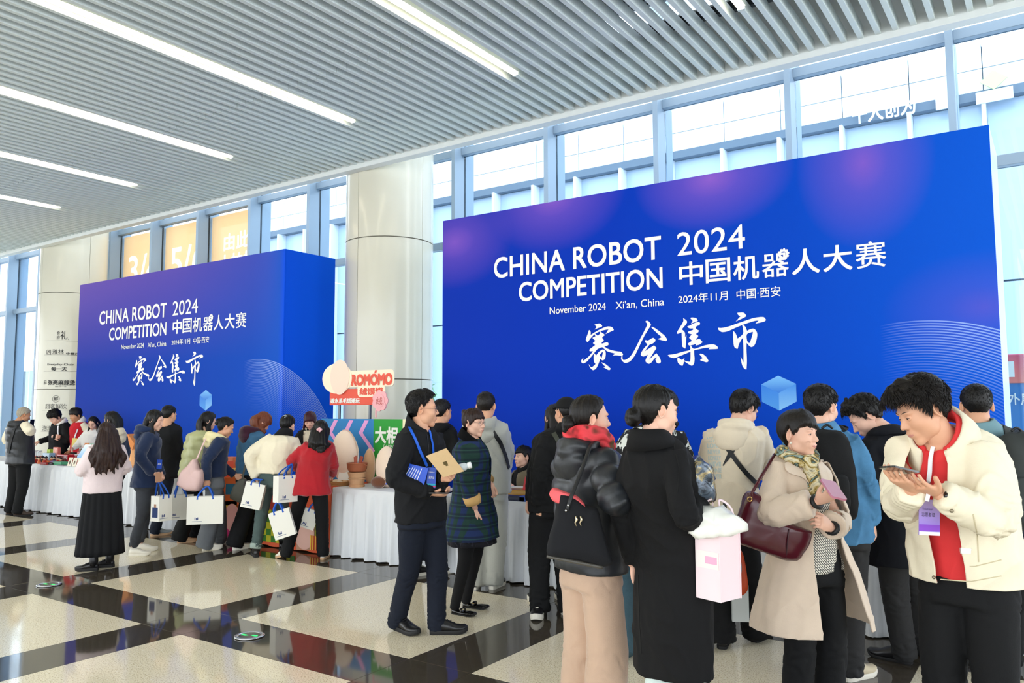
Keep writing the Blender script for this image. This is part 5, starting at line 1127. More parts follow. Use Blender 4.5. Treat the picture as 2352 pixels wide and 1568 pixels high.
P_['navy_hoodie_woman'] = person('smiling woman with long black hair, navy hooded jacket and white canvas shoes', 1.63, -92, at=(330, 1272), fem=True, near=True, headpx=(356, 966), head=(-22, 14, 0), tone='fair', lean=6, smile=1, eye=.0028, voxel=.012,
    hair=dict(line='full', t=.013, top=.016, tuft=.15, long=longhair(.24, .08, .035, .10, True, .24), part=1), inner=dict(m=C['white'], hem=.83, ease=.02, sleeves=False, name='knit_cardigan', box=.2), top=dict(m=C['navy'], hem=.735, ease=.055, flare=.05, sl=(.090, .082, .062), name='hooded_jacket', box=.6, hood=True, open=[(1.34, .05, .05), (1.0, .075, .075), (.70, .10, .10)]), bottom=dict(m=C['jeansgrey'], r=(.092, .068, .052), wr=1.3, cuffz=.12), arms=dict(R=(350, 1086, -.2), L=(372, 1092, -.02)), elb=dict(R=(.7, -.7, -.4), L=(-.7, -.6, -.4)), hands=dict(R=dict(dir=(368, 1094, -.2), n=(-.3, .2, 1), curl=.7), L=dict(dir=(366, 1108, -.1), n=(.9, -.3, .1), curl=.9)), feet=dict(R=dict(px=(308, 1276), yaw=-12), L=dict(px=(325, 1266), yaw=0)), shoes=dict(kind='sneaker', cols=cols('white', 'sole', 'white')))
P_['pink_sweater_woman'] = person('woman with long brown hair in pale pink sweater and long black skirt', 1.555, 12, at=(228, 1308), fem=True, near=True, headpx=(244, 996), head=(14, 10, 0), tone='fair', voxel=.012,
    hair=dict(line='full', t=.014, top=.018, tuft=.15, col='brown', locks=(11, .155, .47), strand=1.2), top=dict(m=C['pink'], hem=.775, ease=.045, sl=(.088, .085, .066), name='sweater', box=.8, wr=.8), bottom=dict(kind='skirt', m=C['black2'], hem=.155, flare=.13, ease=.012), arms=dict(L=(198, 1058, .12), R=(258, 1048, .25)), elb=dict(L=(-.4, -.8, -.5), R=(.4, -.8, -.5)), hands=dict(L=dict(dir=(204, 1040, .2), n=(.8, .3, 0), curl=.7)), feet=dict(L=dict(px=(213, 1310), yaw=62), R=dict(px=(250, 1302), yaw=55)), shoes=dict(kind='boot', cols=cols('black', 'bsole', 'bsole'), shaft=.24))
P_['hooded_customer'] = person('woman with dark hair and beige hood partly hidden behind the long haired woman', 1.62, 40, by=(262, 5.55), fem=True, headpx=(256, 966), head=(14, 10, 0), hair=dict(line='full', t=.013, top=.017, long=longhair(.27, .085)), top=dict(m=C['navy'], hem=.80, ease=.05, name='jacket', hood=C['creamhood']), bottom=dict(m=C['black']), shoes=dict(kind='sneaker', cols=cols('white', 'sole')))
P_['glasses_seller'] = person('seller with glasses and long black hair in a white top behind the left table', 1.58, 158, by=(214, 7.1), fem=True, headpx=(214, 972), head=(-6, 22, 0), tone='fair', glasses='#4a3a3a', hair=dict(line='full', t=.012, top=.015, long=longhair(.22, .08)), top=dict(m=C['white'], hem=.8, ease=.04, name='jumper'), bottom=dict(m=C['black']), arms=dict(L=dict(l=(-.2, .25, .95)), R=dict(l=(.2, .25, .95))), shoes=dict(kind='sneaker', cols=cols('white', 'sole')))
P_['red_vest_seller'] = person('young seller in a red varsity jacket with cream sleeves behind the left table', 1.72, 112, by=(188, 7.2), headpx=(174, 954), hdd=-.05, head=(6, 16, 0), tone='tan', hair=dict(line='bangs', t=.014, top=.024, front=.01, tuft=.2, col='soft'), inner=dict(m=C['cream'], hem=.95, ease=.022, sl=(.082, .07, .055), name='shirt', collar=('fold', C['white'])), top=dict(m=C['vestred'], hem=.86, ease=.045, sleeves=False, name='varsity_vest', box=.6), bottom=dict(m=C['black']), arms=dict(L=(195, 1030, -.1), R=(160, 1035, .2)), shoes=dict(kind='sneaker', cols=cols('white', 'sole')))
P_['black_jacket_seller'] = person('young seller with glasses in a black jacket leaning over the far left table', 1.74, 118, by=(140, 7.12), headpx=(127, 958), hdd=-.12, head=(2, 34, 0), tone='fair', lean=14, glasses='#8a8f99', hair=dict(line='bangs', t=.018, top=.032, front=.012, tuft=.35, col='black', wisps=300, wl=.04), top=dict(m=C['black'], hem=.85, ease=.05, sl=(.088, .076, .058), name='jacket', box=.6, collar=('fold', C['white'])), bottom=dict(m=C['black']), arms=dict(L=(122, 1002, -.28), R=(90, 1014, .0)), hands=dict(L=dict(dir=(138, 1002, -.3), n=(.3, -.8, -.4), curl=.7), R=dict(n=(0, 0, -1), curl=.5)), shoes=dict(kind='leather', cols=cols('black', 'bsole')))
P_['grey_haired_man'] = person('grey haired man in black padded vest with cream sleeves at far left', 1.67, -52, at=(40, 1183), headpx=(54, 954), hdd=.05, head=(-26, 22, 0), tone='tan', hair=dict(line='fade', t=.008, top=.014, tuft=.3, col='grey', wisps=250, wl=.02), inner=dict(m=C['cream'], hem=.95, ease=.045, sl=(.092, .084, .06), name='sweater'), top=dict(m=C['puffer'], hem=.78, ease=.08, sleeves=False, name='padded_vest', box=.7, puff=.3, hood=True), bottom=dict(m=C['black'], r=(.108, .092, .08), wr=1.2), arms=dict(R=(68, 990, -.05), L=(55, 1000, .3)), elb=dict(R=(.5, .1, -.9)), hands=dict(R=dict(dir=(70, 972, -.05), n=(-.7, .5, 0), curl=.8)), feet=dict(L=dict(px=(24, 1182), yaw=-30), R=dict(px=(42, 1185), yaw=-45)), shoes=dict(kind='leather', cols=cols('brown', 'bsole')))
P_['maroon_hair_seller'] = person('seller with maroon hair in a black jacket and cream blouse behind the booth table', 1.60, 166, by=(712, 7.15), fem=True, headpx=(712, 966), head=(6, 26, 0), tone='fair', hair=dict(line='fullbangs', t=.018, top=.020, tuft=.2, col='maroon', long=longhair(.12, .085, .035, .06, True, .13)), inner=dict(m=C['cream'], hem=.9, ease=.012, sleeves=False, name='blouse', collar=('fold', C['cream'])), top=dict(m=C['black'], hem=.8, ease=.04, name='jacket', open=[(1.33, .05, .05), (1.0, .04, .04), (.8, .03, .03)]), bottom=dict(m=C['black']), arms=dict(L=dict(l=(-.15, .3, .95)), R=dict(l=(.15, .3, .95))), shoes=dict(kind='leather', cols=cols('black', 'bsole')))
# ------------------------------------------------------------------ tables and cloths
def tablecloth_mat(name, c='#D9DDE3'):
    t = NT(name); t.base(t.mix(t.noise(t.obj(), 3, 3), c, '#E6E8EA')); t.p(rough=.85, spec=.2); t.bump(t.noise(t.obj(), 180, 2), .15, .003); return t.m
M_CLOTH = tablecloth_mat('white tablecloth'); M_TTOP = mat('table board', '#b9b2a6', .6); M_TLEG = mat('table steel', '#6b6f73', .4, .8)
YT0, YT1, ZT = 6.17, 6.86, .742
def ftable(x0, x1, label, cl_label, printed=False, seed=0):
    t = thing('folding_table', label, 'table', ((x0+x1)/2, (YT0+YT1)/2, 0)); w = (x1-x0)/2-.02; d = (YT1-YT0)/2-.02
    MB().box(-w, w, -d, d, ZT-.035, ZT-.004).build('tabletop', M_TTOP, parent=t)
    for sx in (-1, 1):
        for sy in (-1, 1): MB().tube([(sx*(w-.08), sy*(d-.06), 0), (sx*(w-.1), sy*(d-.06), ZT-.035)], .014, 8).build('leg', M_TLEG, parent=t)
    r = random.Random(seed); n = int((x1-x0)*2*46); pts = []
    per = [(x0+(x1-x0)*k/n, YT0, 0, -1) for k in range(n)]+[(x1, YT0+(YT1-YT0)*k/16, 1, 0) for k in range(16)]+[(x1-(x1-x0)*k/24, YT1, 0, 1) for k in range(24)]+[(x0, YT1-(YT1-YT0)*k/16, -1, 0) for k in range(16)]
    ph = 0; rings = []; phs = []; am = []
    for q in per: ph += r.uniform(.2, .62); phs.append(ph); am.append(r.uniform(.5, 1.15))
    for z, a, o in ((ZT+.003, 0, -.01), (ZT, 0, 0), (ZT-.05, .002, .001), (ZT-.075, .015, .008), (.45, .026, .016), (.22, .033, .022), (.015, .040, .028)):
        if printed: a *= .12
        rings.append([(x+nx*.3*(o+a*sin(p)*m), y+ny*(o+a*sin(p)*m), z+(.006*sin(p*.5) if z < .1 else 0)) for (x, y, nx, ny), p, m in zip(per, phs, am)])
    b = MB(); b.loft(rings[::-1], cap=False); k = len(b.v)-len(per); b.f.append(tuple(range(k, len(b.v))))
    b.mi.append(0); cx, cy = (x0+x1)/2, (YT0+YT1)/2
    b.v = [(x-cx, y-cy, z) for x, y, z in b.v]
    o = b.build('tablecloth', M_CLOTH if not printed else mat('booth cloth', '#E7643C', .8), smooth=True, loc=(cx, cy, 0)); tag(o, cl_label, 'tablecloth', 'cloths over the stall tables')
    return t, o
TB = [(-17.2, -15.05, 'table at the far left edge behind the grey haired man', 'white cloth at the far left edge behind the grey haired man'),
      (-15.0, -12.22, 'left stall table under the toys and jars', 'pleated white cloth on the left stall table, showing beside the grey haired man'),
      (-12.18, -10.4, 'table hidden behind the long haired woman in the black skirt', 'pleated white cloth behind the long haired woman in the black skirt'),
      (-10.38, -8.96, 'table behind the woman in the navy hooded jacket', 'pleated white cloth behind the woman in the navy hooded jacket'),
      (-6.70, -5.32, 'table carrying the clay stove and round cushions', 'pleated white cloth below the clay stove, between red jacket and folder man'),
      (-5.30, -3.52, 'table in front of the seated young seller', 'pleated white cloth beside the grey sweatpants, in front of the seated seller'),
      (-3.50, -1.72, 'table behind the puffer jacket and long black coat', 'pleated white cloth behind the puffer jacket and the long black coat'),
      (-1.70, .10, 'rightmost table behind the denim shirt man and dark overcoat', 'pleated white cloth between the denim shirt man and the dark overcoat')]
for i, (a, b_, l1, l2) in enumerate(TB): ftable(a, b_, l1, l2, seed=i+3)
bt, bcloth = ftable(-8.93, -6.73, 'booth table with the colourful printed cloth', 'orange printed cloth with checks and pink ovals on the booth table', printed=True, seed=40)
def flat(name, m, poly, parent, y=-.365-.018):
    return mesh_obj(name, [(x, y, z) for x, z in poly], [tuple(range(len(poly)))], m, parent=parent)
def ellp(cx, cz, rx, rz, n=28): return [(cx+rx*cos(2*pi*k/n), cz+rz*sin(2*pi*k/n)) for k in range(n)]
def bx(px): return ony(px, 1200, 6.15)[0]+7.83
def bz(px, py): return ony(px, py, 6.15)[2]
mp = lambda n, c: mat('print '+n, c, .8)
for nm, c, q in (('orange', '#E86A2E', (515, 560, 1095, 1160)), ('teal', '#2F6F8C', (518, 540, 1110, 1135)), ('yellow', '#F2C02C', (515, 545, 1150, 1180)), ('magenta', '#C71F6B', (520, 556, 1212, 1232)), ('dull red', '#B83A2A', (600, 640, 1110, 1190)), ('tan', '#C9987C', (684, 728, 1170, 1262)), ('olive', '#93912e', (725, 752, 1150, 1245))):
    flat('printed_block', mp(nm, c), [(bx(q[0]), bz(q[0], q[3])), (bx(q[1]), bz(q[1], q[3])), (bx(q[1]), bz(q[1], q[2])), (bx(q[0]), bz(q[0], q[2]))], bcloth, y=-.372-.0004*q[0]/50)
flat('printed_oval', mp('pink', '#E9A79C'), ellp(bx(536), bz(536, 1188), .15, .17), bcloth, -.385); flat('printed_oval', mp('pale pink', '#E8B9A8'), ellp(bx(702), bz(702, 1222), .17, .19), bcloth, -.386)
for i in range(7):
    for k in range(5):
        x0, z0 = bx(604)+i*.085, .06+k*.075
        flat('printed_check', mp('lime', '#C7C02A') if (i+k) % 2 else mp('leaf green', '#3F7F2C'), [(x0, z0), (x0+.085, z0), (x0+.085, z0+.075), (x0, z0+.075)], bcloth, -.3815)
for i in range(8):
    x0 = bx(716)+i*.02
    flat('printed_stripe', mp('stripe red', '#B9301f') if i % 2 else mp('stripe yellow', '#EFC04A'), [(x0, .04), (x0+.02, .04), (x0+.02, .2), (x0, .2)], bcloth, -.387)
# ------------------------------------------------------------------ booth panel, sign and goods
bp = thing('exhibition_board', 'low blue and green panel with pink zigzags behind the booth goods', 'panel', (-7.1, 6.93, 0))
px_ = lambda p: ony(p, 960, 6.93)[0]+7.1
L_, R_ = px_(738), px_(948); GX = px_(858)
MB().box(L_, GX, 0, .02, .0, 1.488).build('panel_board', mat('panel blue', '#1F7FC0', .6), parent=bp); MB().box(GX, px_(925), 0, .02, 0, 1.488).build('panel_board', mat('panel green', '#199A2C', .6), parent=bp); MB().box(px_(925), R_, 0, .02, 0, 1.488).build('panel_board', mat('panel cream', '#F2EBC0', .6), parent=bp)
for x in (L_+.1, R_-.1): MB().box(x-.02, x+.02, .02, .3, 0, .03).build('foot', M_TLEG, parent=bp)
for a in (765, 800, 835):
    x = px_(a)+.02; z = 1.47; P = []; w = .07; zz = [(0, 0), (-.10, -.15), (.11, -.36), (-.10, -.57), (.06, -.70)]
    mesh_obj('zigzag', [(x+dx+s, -.002, z+dz) for dx, dz in zz for s in (0, w)], [(2*i, 2*i+1, 2*i+3, 2*i+2) for i in range(4)], mp('zigzag pink', '#E9A6DC'), parent=bp)
letter('大相', M_WHITEINK, bp, px_(862), px_(914), 1.20, 1.40, y=-.003, bold=.03); letter('DAXIANG', M_WHITEINK, bp, px_(882), px_(914), 1.155, 1.185, y=-.003)
letter('【大', mp('ink red', '#B94A3a'), bp, px_(928), px_(944), 1.30, 1.38, y=-.003)
sg = thing('shop_sign', 'coral and cream cut out shop sign standing above the booth panel', 'sign', (-7.1, 6.98, 0))
sx_ = lambda p, y=900: ony(p, y, 6.98)[0]+7.1
sz_ = lambda p, y: ony(p, y, 6.98)[2]
M_CORAL = mp('coral', '#E9604C'); M_CRM = mp('sign cream', '#FBEBD0')
for x in (sx_(775), sx_(845)): MB().box(x-.015, x+.015, .03, .05, 0, 2.0).build('post', M_TLEG, parent=sg)
MB().box(sx_(757), sx_(862), .0, .02, sz_(800, 930), sz_(800, 893), bev=.006).build('sign_board', M_CORAL, parent=sg)
def blob(x0, x1, z0, z1, r, n=6):
    P = []
    for cx, cz, a in ((x1-r, z1-r, 0), (x0+r, z1-r, pi/2), (x0+r, z0+r, pi), (x1-r, z0+r, 1.5*pi)):
        for k in range(n+1): P.append((cx+r*cos(a+pi/2*k/n), cz+r*sin(a+pi/2*k/n)))
    return P[::-1]
MB().prism(blob(sx_(797), sx_(906), sz_(850, 888), sz_(850, 850), .05), -.012, .0).build('sign_plate', M_CRM, parent=sg); MB().prism(blob(sx_(823), sx_(886), sz_(850, 911), sz_(850, 884), .05), -.014, -.002).build('sign_plate', M_CRM, parent=sg)
MB().prism(ellp(sx_(776), sz_(776, 869), (sx_(810)-sx_(742))/2, (sz_(776, 835)-sz_(776, 905))/2)[::-1], -.02, -.008).build('sign_plate', M_CRM, parent=sg)
MB().prism(ellp(sx_(783), sz_(783, 866), .17, .22)[::-1], -.026, -.021).build('sign_plate', mp('bun pink', '#F6DCC8'), parent=sg)
letter('ROMOMO', M_CORAL, sg, sx_(809), sx_(903), sz_(855, 885), sz_(855, 858), y=-.016, bold=.05); mesh_obj('lettering', [(sx_(861), -.016, sz_(861, 857)), (sx_(865), -.016, sz_(861, 857)), (sx_(868), -.016, sz_(861, 850)), (sx_(863), -.016, sz_(861, 850))], [(0, 1, 2, 3)], M_CORAL, parent=sg)
letter('绒馍馍', M_CORAL, sg, sx_(828), sx_(882), sz_(850, 907), sz_(850, 890), y=-.017, bold=.03); letter('碳水系毛绒潮玩', M_WHITEINK, sg, sx_(760), sx_(827), sz_(800, 926), sz_(800, 914), y=-.004, bold=.03)
fl = MB()
for k in range(7):
    a = 2*pi*k/7; fl.prism(ellp(sx_(877)+.075*cos(a), sz_(877, 920)+.075*sin(a), .055, .055, 14)[::-1], -.03-.0012*k, -.018)
fl.prism(ellp(sx_(877), sz_(877, 920), .08, .08, 18)[::-1], -.041, -.03); fl.build('flower_tag', mp('flower pink', '#F3B4B8'), parent=sg)
MB().box(sx_(866), sx_(869), -.028, -.02, sz_(866, 958), sz_(866, 940)).build('flower_stem', mp('flower pink', '#F3B4B8'), parent=sg)
letter('绒', mp('ink red', '#B94A3a'), sg, sx_(870), sx_(884), sz_(877, 929), sz_(877, 912), y=-.043)
def at_table(px, Y, z=ZT+.003): q = ony(px, 1100, Y); return (q[0], Y, z)
def cushion(px, Y, rx, ry, rz, col, label, cat='cushion', seam=None):
    x, y, z = at_table(px, Y); t = thing('round_cushion', label, cat, (x, y, z), group='plain cushions on the booth tables')
    b = MB(); b.ell((0, 0, rz), (rx, ry, rz), 28, 18); V = np.array(b.v); n = unit; V = V*(1+.02*fnoise(V, 2.2, int(px), 2)[:, None]); b.v = [(a, c, max(d, 0)) for a, c, d in V]; t2 = NT('plush '+col); t2.base(t2.mix(t2.noise(t2.obj(), 5, 3), col, tuple(min(1, v*1.12) for v in lin(col)))); t2.p(rough=1, sheen=.4); t2.bump(t2.noise(t2.obj(), 90, 3), .5, .006)
    b.build('cover', t2.m, parent=t, smooth=True)
    sm = MB(); sm.tube([(rx*1.005*cos(a), 0, rz+rz*1.005*sin(a)) for a in np.linspace(0, 2*pi, 32, endpoint=False)], .004, 5, loop=True); sm.build('seam', mat('plush seam', '#D9B7A0', .9), parent=t)
cushion(792, 6.62, .20, .12, .31, '#F4DCC6', 'large cream oval cushion beside the clay stove')
cushion(888, 6.50, .135, .11, .225, '#F4DCC6', 'smaller cream cushion half hidden behind the folder man')
cushion(848, 6.74, .085, .06, .20, '#C49A74', 'tan upright cushion in front of the green panel')
cushion(870, 6.40, .10, .07, .062, '#6b3f26', 'small brown cushion at the table edge')
# clay stove
x, y, z = at_table(820, 6.36); st = thing('clay_stove', 'terracotta pot standing on a pale clay stove', 'stove', (x, y, z)); M_CLAY = mat('pale clay', '#CFA178', .8, nz=.15, ns=20); M_TERRA = mat('terracotta', '#A85F3E', .65, nz=.2, ns=16)
MB().lathe([(.055, 0), (.085, .0), (.088, .02), (.078, .03), (.09, .085), (.098, .09), (.098, .10), (.082, .10), (.07, .06)], 24).build('stove_body', M_CLAY, parent=st, smooth='auto')
MB().lathe([(.07, .105), (.092, .105), (.098, .14), (.106, .155), (.104, .165), (.09, .165), (.08, .12)], 24).build('stove_rim', M_CLAY, parent=st, smooth='auto')
pot = MB(); pot.lathe([(.05, .17), (.09, .172), (.108, .20), (.114, .255), (.118, .262), (.112, .268), (.102, .262), (.095, .21), (.04, .19)], 24); pot.tube([(.11, 0, .235), (.15, 0, .24), (.11, 0, .25)], .01, 6); pot.build('pot', M_TERRA, parent=st, smooth='auto')
for k, (dx, dz, c) in enumerate(((-.05, .07, '#B5573a'), (-.03, .085, '#B5573a'), (.05, .08, '#A84a30'), (.07, .075, '#A84a30'), (.01, .12, '#c9ccd0'))):
    o = MB().tube([(dx*.5, 0, .20), (dx, .01, .26+dz)], .012 if k < 4 else .005, 7).build('grill_skewer', mat('skewer '+c, c, .5, .6 if k == 4 else 0), loc=(x, y, z)); tag(o, ['leftmost brick red stick standing in the terracotta pot', 'second brick red stick standing in the terracotta pot', 'inner right brick red stick in the terracotta pot', 'outer right brick red stick in the terracotta pot', 'steel tongs handle standing in the terracotta pot'][k], 'stick', 'sticks in the pot')
x, y, z = at_table(779, 6.36); bk = thing('wicker_tray', 'round wicker tray beside the clay stove', 'tray', (x, y, z)); M_WICK = mat('wicker', '#B9854e', .8)
MB().lathe([(.0, .004), (.10, .004), (.105, .0), (.112, .045), (.106, .045), (.10, .01)], 28).build('basin', M_WICK, parent=bk, smooth='auto')
for zz in (.01, .022, .034, .045): MB().tube([(.112*cos(a), .112*sin(a), zz) for a in np.linspace(0, 2*pi, 40, endpoint=False)], .005, 5, loop=True).build('woven_rim', M_WICK, parent=bk, smooth=True)
for k, (dx, dy, r_, c, lb) in enumerate(((-.05, 0, .04, '#E9CFA6', 'pale bun in the wicker tray, left'), (.03, -.02, .035, '#F1DFC4', 'cream bun in the wicker tray, front'), (.05, .04, .034, '#DDB98A', 'tan bun in the wicker tray, back'))):
    b = MB(); b.ell((0, 0, r_*.7), (r_, r_, r_*.7), 14, 9); o = b.build('bun', mat('bun '+c, c, .8), smooth=True, loc=(x+dx, y+dy, z+.012)); tag(o, lb, 'bun', 'buns in the wicker tray')
x, y, z = at_table(788, 6.50); cardp = thing('menu_card', 'blank white folded card standing behind the wicker tray', 'card', (x, y, z), .2)
MB().add([(-.09, 0, 0), (.09, 0, 0), (.085, .05, .16), (-.085, .05, .16)], [(0, 1, 2, 3)]).add([(-.085, .05, .16), (.085, .05, .16), (.09, .10, 0), (-.09, .10, 0)], [(0, 1, 2, 3)]).build('sheet', mat('card white', '#F4F2EA', .7), parent=cardp)
# ------------------------------------------------------------------ small goods on the left stall table
rg = random.Random(5)
def good(name, mb, m, px, Y, label, cat, group=None, rz=0, z=ZT+.003, py=None, smooth='auto'):
    x, y, z0 = at_table(px, Y, z)
    o = mb.build(name, m, smooth=smooth, loc=(x, y, z0)); o.rotation_euler.z = rz; return tag(o, label, cat, group)
def boxm(w, d, h): return MB().box(-w/2, w/2, -d/2, d/2, 0, h, bev=.004)
G = lambda c, r=.5: mat('goods '+c, c, r)
good('gift_box', boxm(.30, .16, .09), G('#D9502C'), 77, 6.45, 'orange red box under the clear jars', 'box')
good('gift_box', boxm(.10, .07, .20), G('#A9C832'), 113, 6.62, 'lime green box standing behind the figurines', 'box'); 
o = good('striped_box', boxm(.16, .05, .24), G('#E07A6A'), 128, 6.60, 'coral box with pale stripes standing at the back of the left stall', 'box')
for k in range(5): MB().box(-.07+k*.03, -.06+k*.03, -.0262, -.0252, .01, .23).build('stripe', G('#F6DED0'), parent=o)
M_CLEAR = mat('clear acrylic', '#E3EEF6', .08, alpha=.35)
good('acrylic_box', boxm(.22, .10, .15), mat('blue acrylic', '#9FC4E6', .1, alpha=.6), 110, 6.50, 'pale blue clear box behind the figurines', 'box')
for k in range(6):
    x, y, z = at_table(68+4.6*k, 6.43+.05*(k % 2), ZT+.093); t = thing('glass_jar', ['leftmost clear jar on the orange box', 'second clear jar on the orange box', 'third clear jar on the orange box', 'fourth clear jar on the orange box', 'fifth clear jar on the orange box', 'rightmost clear jar on the orange box'][k], 'jar', (x, y, z), group='clear jars on the orange box')
    MB().lathe([(.0, 0), (.026, 0), (.028, .01), (.028, .06), (.02, .075), (.0, .075)], 14).build('body', M_CLEAR, parent=t, smooth='auto'); MB().lathe([(0, .075), (.021, .075), (.021, .092), (0, .092)], 14).build('lid', G('#D8DDE2'), parent=t, smooth='auto')
hues = ['#C8281e', '#D8432a', '#B5231c', '#E4743a', '#2c2a2c']; spots = [(68, 6.26), (75, 6.22), (82, 6.27), (88, 6.22), (94, 6.30), (101, 6.24), (96, 6.38), (104, 6.36), (116, 6.40), (122, 6.42), (131, 6.36), (137, 6.34)]
FW = ['orange red box', 'orange red box', 'orange red box', 'flat boxes', 'flat boxes', 'flat boxes', 'pale blue clear box', 'pale blue clear box', 'pale blue clear box', 'coral striped box', 'coral striped box', 'coral striped box']; FO = ['leftmost', 'middle', 'rightmost']
for k, (px, Y) in enumerate(spots):
    x, y, z = at_table(px, Y); c = hues[k % 5]; t = thing('figurine', '%s of three little dolls in front of the %s' % (FO[k % 3], FW[k]), 'figurine', (x, y, z), rg.uniform(-.5, .5), 'little dolls on the left stall')
    MB().lathe([(0, 0), (.026, 0), (.03, .015), (.024, .045), (.014, .06), (0, .062)], 12).build('robe', G(c), parent=t, smooth='auto'); b = MB(); b.ell((0, 0, .078), (.024, .023, .022), 12, 9); b.build('head', G('#EBC8A8'), parent=t, smooth=True); b = MB(); b.ell((0, .004, .088), (.025, .023, .017), 12, 8); b.ell((0, .0, .108), .009, 8, 6); b.build('hair_bun', G('#1c1a1a'), parent=t, smooth=True)
for px, Y, w, d, h, c, lb in ((106, 6.22, .22, .12, .03, '#B5302a', 'flat dark red box at the table front edge'), (118, 6.24, .18, .1, .03, '#2f2c33', 'flat black box at the table front edge'), (120, 6.33, .2, .1, .05, '#8C6FB0', 'flat violet box behind the black one'), (138, 6.28, .26, .12, .05, '#4FA27A', 'flat mint green box beside the standing cards'), (108, 6.30, .2, .09, .05, '#E5803A', 'flat orange box among the figurines'), (142, 6.20, .2, .08, .012, '#8d8f94', 'grey leaflet stack at the table front edge')):
    good('flat_box', boxm(w, d, h), G(c), px, Y, lb, 'box', 'flat boxes on the left stall')
rt = good('display_case', boxm(.34, .2, .14), G('#B81C22', .25), 155, 6.55, 'glossy red display case of pendants', 'case')
MB().box(-.16, .16, -.104, -.1005, .02, .12).build('window_pane', mat('case pane', '#7a2a2a', .1), parent=rt)
for k in range(4): 
    b = MB(); b.ell((-.11+k*.07, -.108, .065), (.022, .008, .03), 10, 7); b.build('pendant', G('#7b4a3e'), parent=rt, smooth=True)
for k in range(4):
    px = 157+k*10.5; x, y, z = at_table(px, 6.22); t = thing('picture_card', ['first', 'second', 'third', 'fourth'][k]+' cream picture card from the left at the front of the stall', 'card', (x, y, z), .15, 'cream picture cards on the left stall')
    MB().add([(-.045, 0, 0), (.045, 0, 0), (.045, .035, .13), (-.045, .035, .13), (-.045, .003, 0), (.045, .003, 0), (.045, .038, .13), (-.045, .038, .13)], [(0, 1, 2, 3), (7, 6, 5, 4), (3, 2, 6, 7), (0, 4, 5, 1), (1, 5, 6, 2), (0, 3, 7, 4)]).build('sheet', G('#EDE6D2', .7), parent=t)
    b = MB(); P = ellp(0, .055, .018, .032, 12); mesh_obj('motif', [(a, .035*zz/.13-.0015, zz) for a, zz in P], [tuple(range(12))], G('#6d5a50'), parent=t)
tr = good('tiered_rack', MB().box(-.2, .2, -.05, .0, 0, .10).box(-.2, .2, 0, .08, 0, .20).box(-.2, .2, .08, .16, 0, .27), mat('red acrylic', '#C43A40', .15, alpha=.75), 190, 6.50, 'red acrylic tiered rack of small jars', 'rack', smooth=False)
JL = ['front tier', 'middle tier', 'top tier']
for r_ in range(3):
    for k in range(5):
        x, y, z = at_table(190, 6.50); c = [['#A23b3b', '#3d7a52', '#b54848', '#5aa070', '#a33f44'], ['#6a5a4a', '#4a4a50', '#8a6a4a', '#5a4a40', '#6f5a4d'], ['#E08A3a', '#E08A3a', '#9fc7b0', '#9fc7b0', '#b9d9c4']][r_][k]
        t = thing('spice_jar', ['first', 'second', 'third', 'fourth', 'fifth'][k]+' jar from the left on the '+JL[r_]+' of the red rack', 'jar', (x-.16+k*.08, y+(-.025, .04, .12)[r_], z+(.10, .20, .27)[r_]), group='jars on the red rack')
        MB().lathe([(0, 0), (.028, 0), (.03, .008), (.03, .045), (0, .046)], 12).build('body', G(c, .2), parent=t, smooth='auto'); MB().lathe([(0, .046), (.031, .046), (.031, .06), (0, .06)], 12).build('lid', G('#c9ccd0' if r_ < 2 else c, .3), parent=t, smooth='auto')
x, y, z = at_table(300, 6.62); t = thing('plush_house', 'orange brown plush house shape behind the pink sweater woman', 'plush', (x, y, z))
b = MB(); b.prism([(-.26, .28), (-.02, .46), (.05, .50), (.24, .36), (.20, .28)][::-1], -.1, .1); b.build('roof', G('#D98A4e', .9), parent=t); MB().box(-.17, .17, -.08, .08, 0, .29, bev=.03).build('walls', G('#EDB07a', .9), parent=t, smooth='auto')
# booth table goods behind the auburn woman
for k, (px, Y, w, h, c, lb) in enumerate(((522, 6.4, .12, .20, '#D9542e', 'orange carton at the left end of the booth table'), (533, 6.55, .16, .24, '#C9682f', 'taller orange carton behind it on the booth table'), (545, 6.35, .12, .12, '#E8B53c', 'yellow carton on the booth table beside the denim jacket'))): good('snack_carton', boxm(w, .1, h), G(c), px, Y, lb, 'carton', 'cartons on the booth table')
# right table goods
good('wooden_tray', boxm(.46, .2, .075), G('#9a6a32', .35), 1196, 6.52, 'brown wooden box in front of the seated seller', 'box'); good('gold_box', boxm(.30, .02, .08), G('#B98a2a', .3), 1190, 6.40, 'golden brown card box at the table edge before the seated seller', 'box')
good('navy_box', boxm(.28, .10, .045), G('#1d2742'), 1183, 6.26, 'dark navy flat box at the table edge', 'box'); good('blue_box', boxm(.16, .1, .05), G('#1f55b0'), 1215, 6.26, 'blue flat box beside the dark navy box', 'box')
good('leaflet', MB().box(-.11, .11, -.07, .07, 0, .006), G('#E7E3DA'), 1188, 6.66, 'loose pale leaflets on the wooden box', 'leaflet', rz=.3, z=ZT+.079); good('pennant', MB().add([(-.03, 0, 0), (.03, 0, 0), (.0, 0, .13), (-.03, .004, 0), (.03, .004, 0), (0, .004, .13)], [(0, 1, 2), (5, 4, 3), (0, 3, 4, 1), (1, 4, 5, 2), (2, 5, 3, 0)]), G('#D8404a'), 1206, 6.5, 'small red and white pennant on the wooden box', 'pennant', z=ZT+.079)
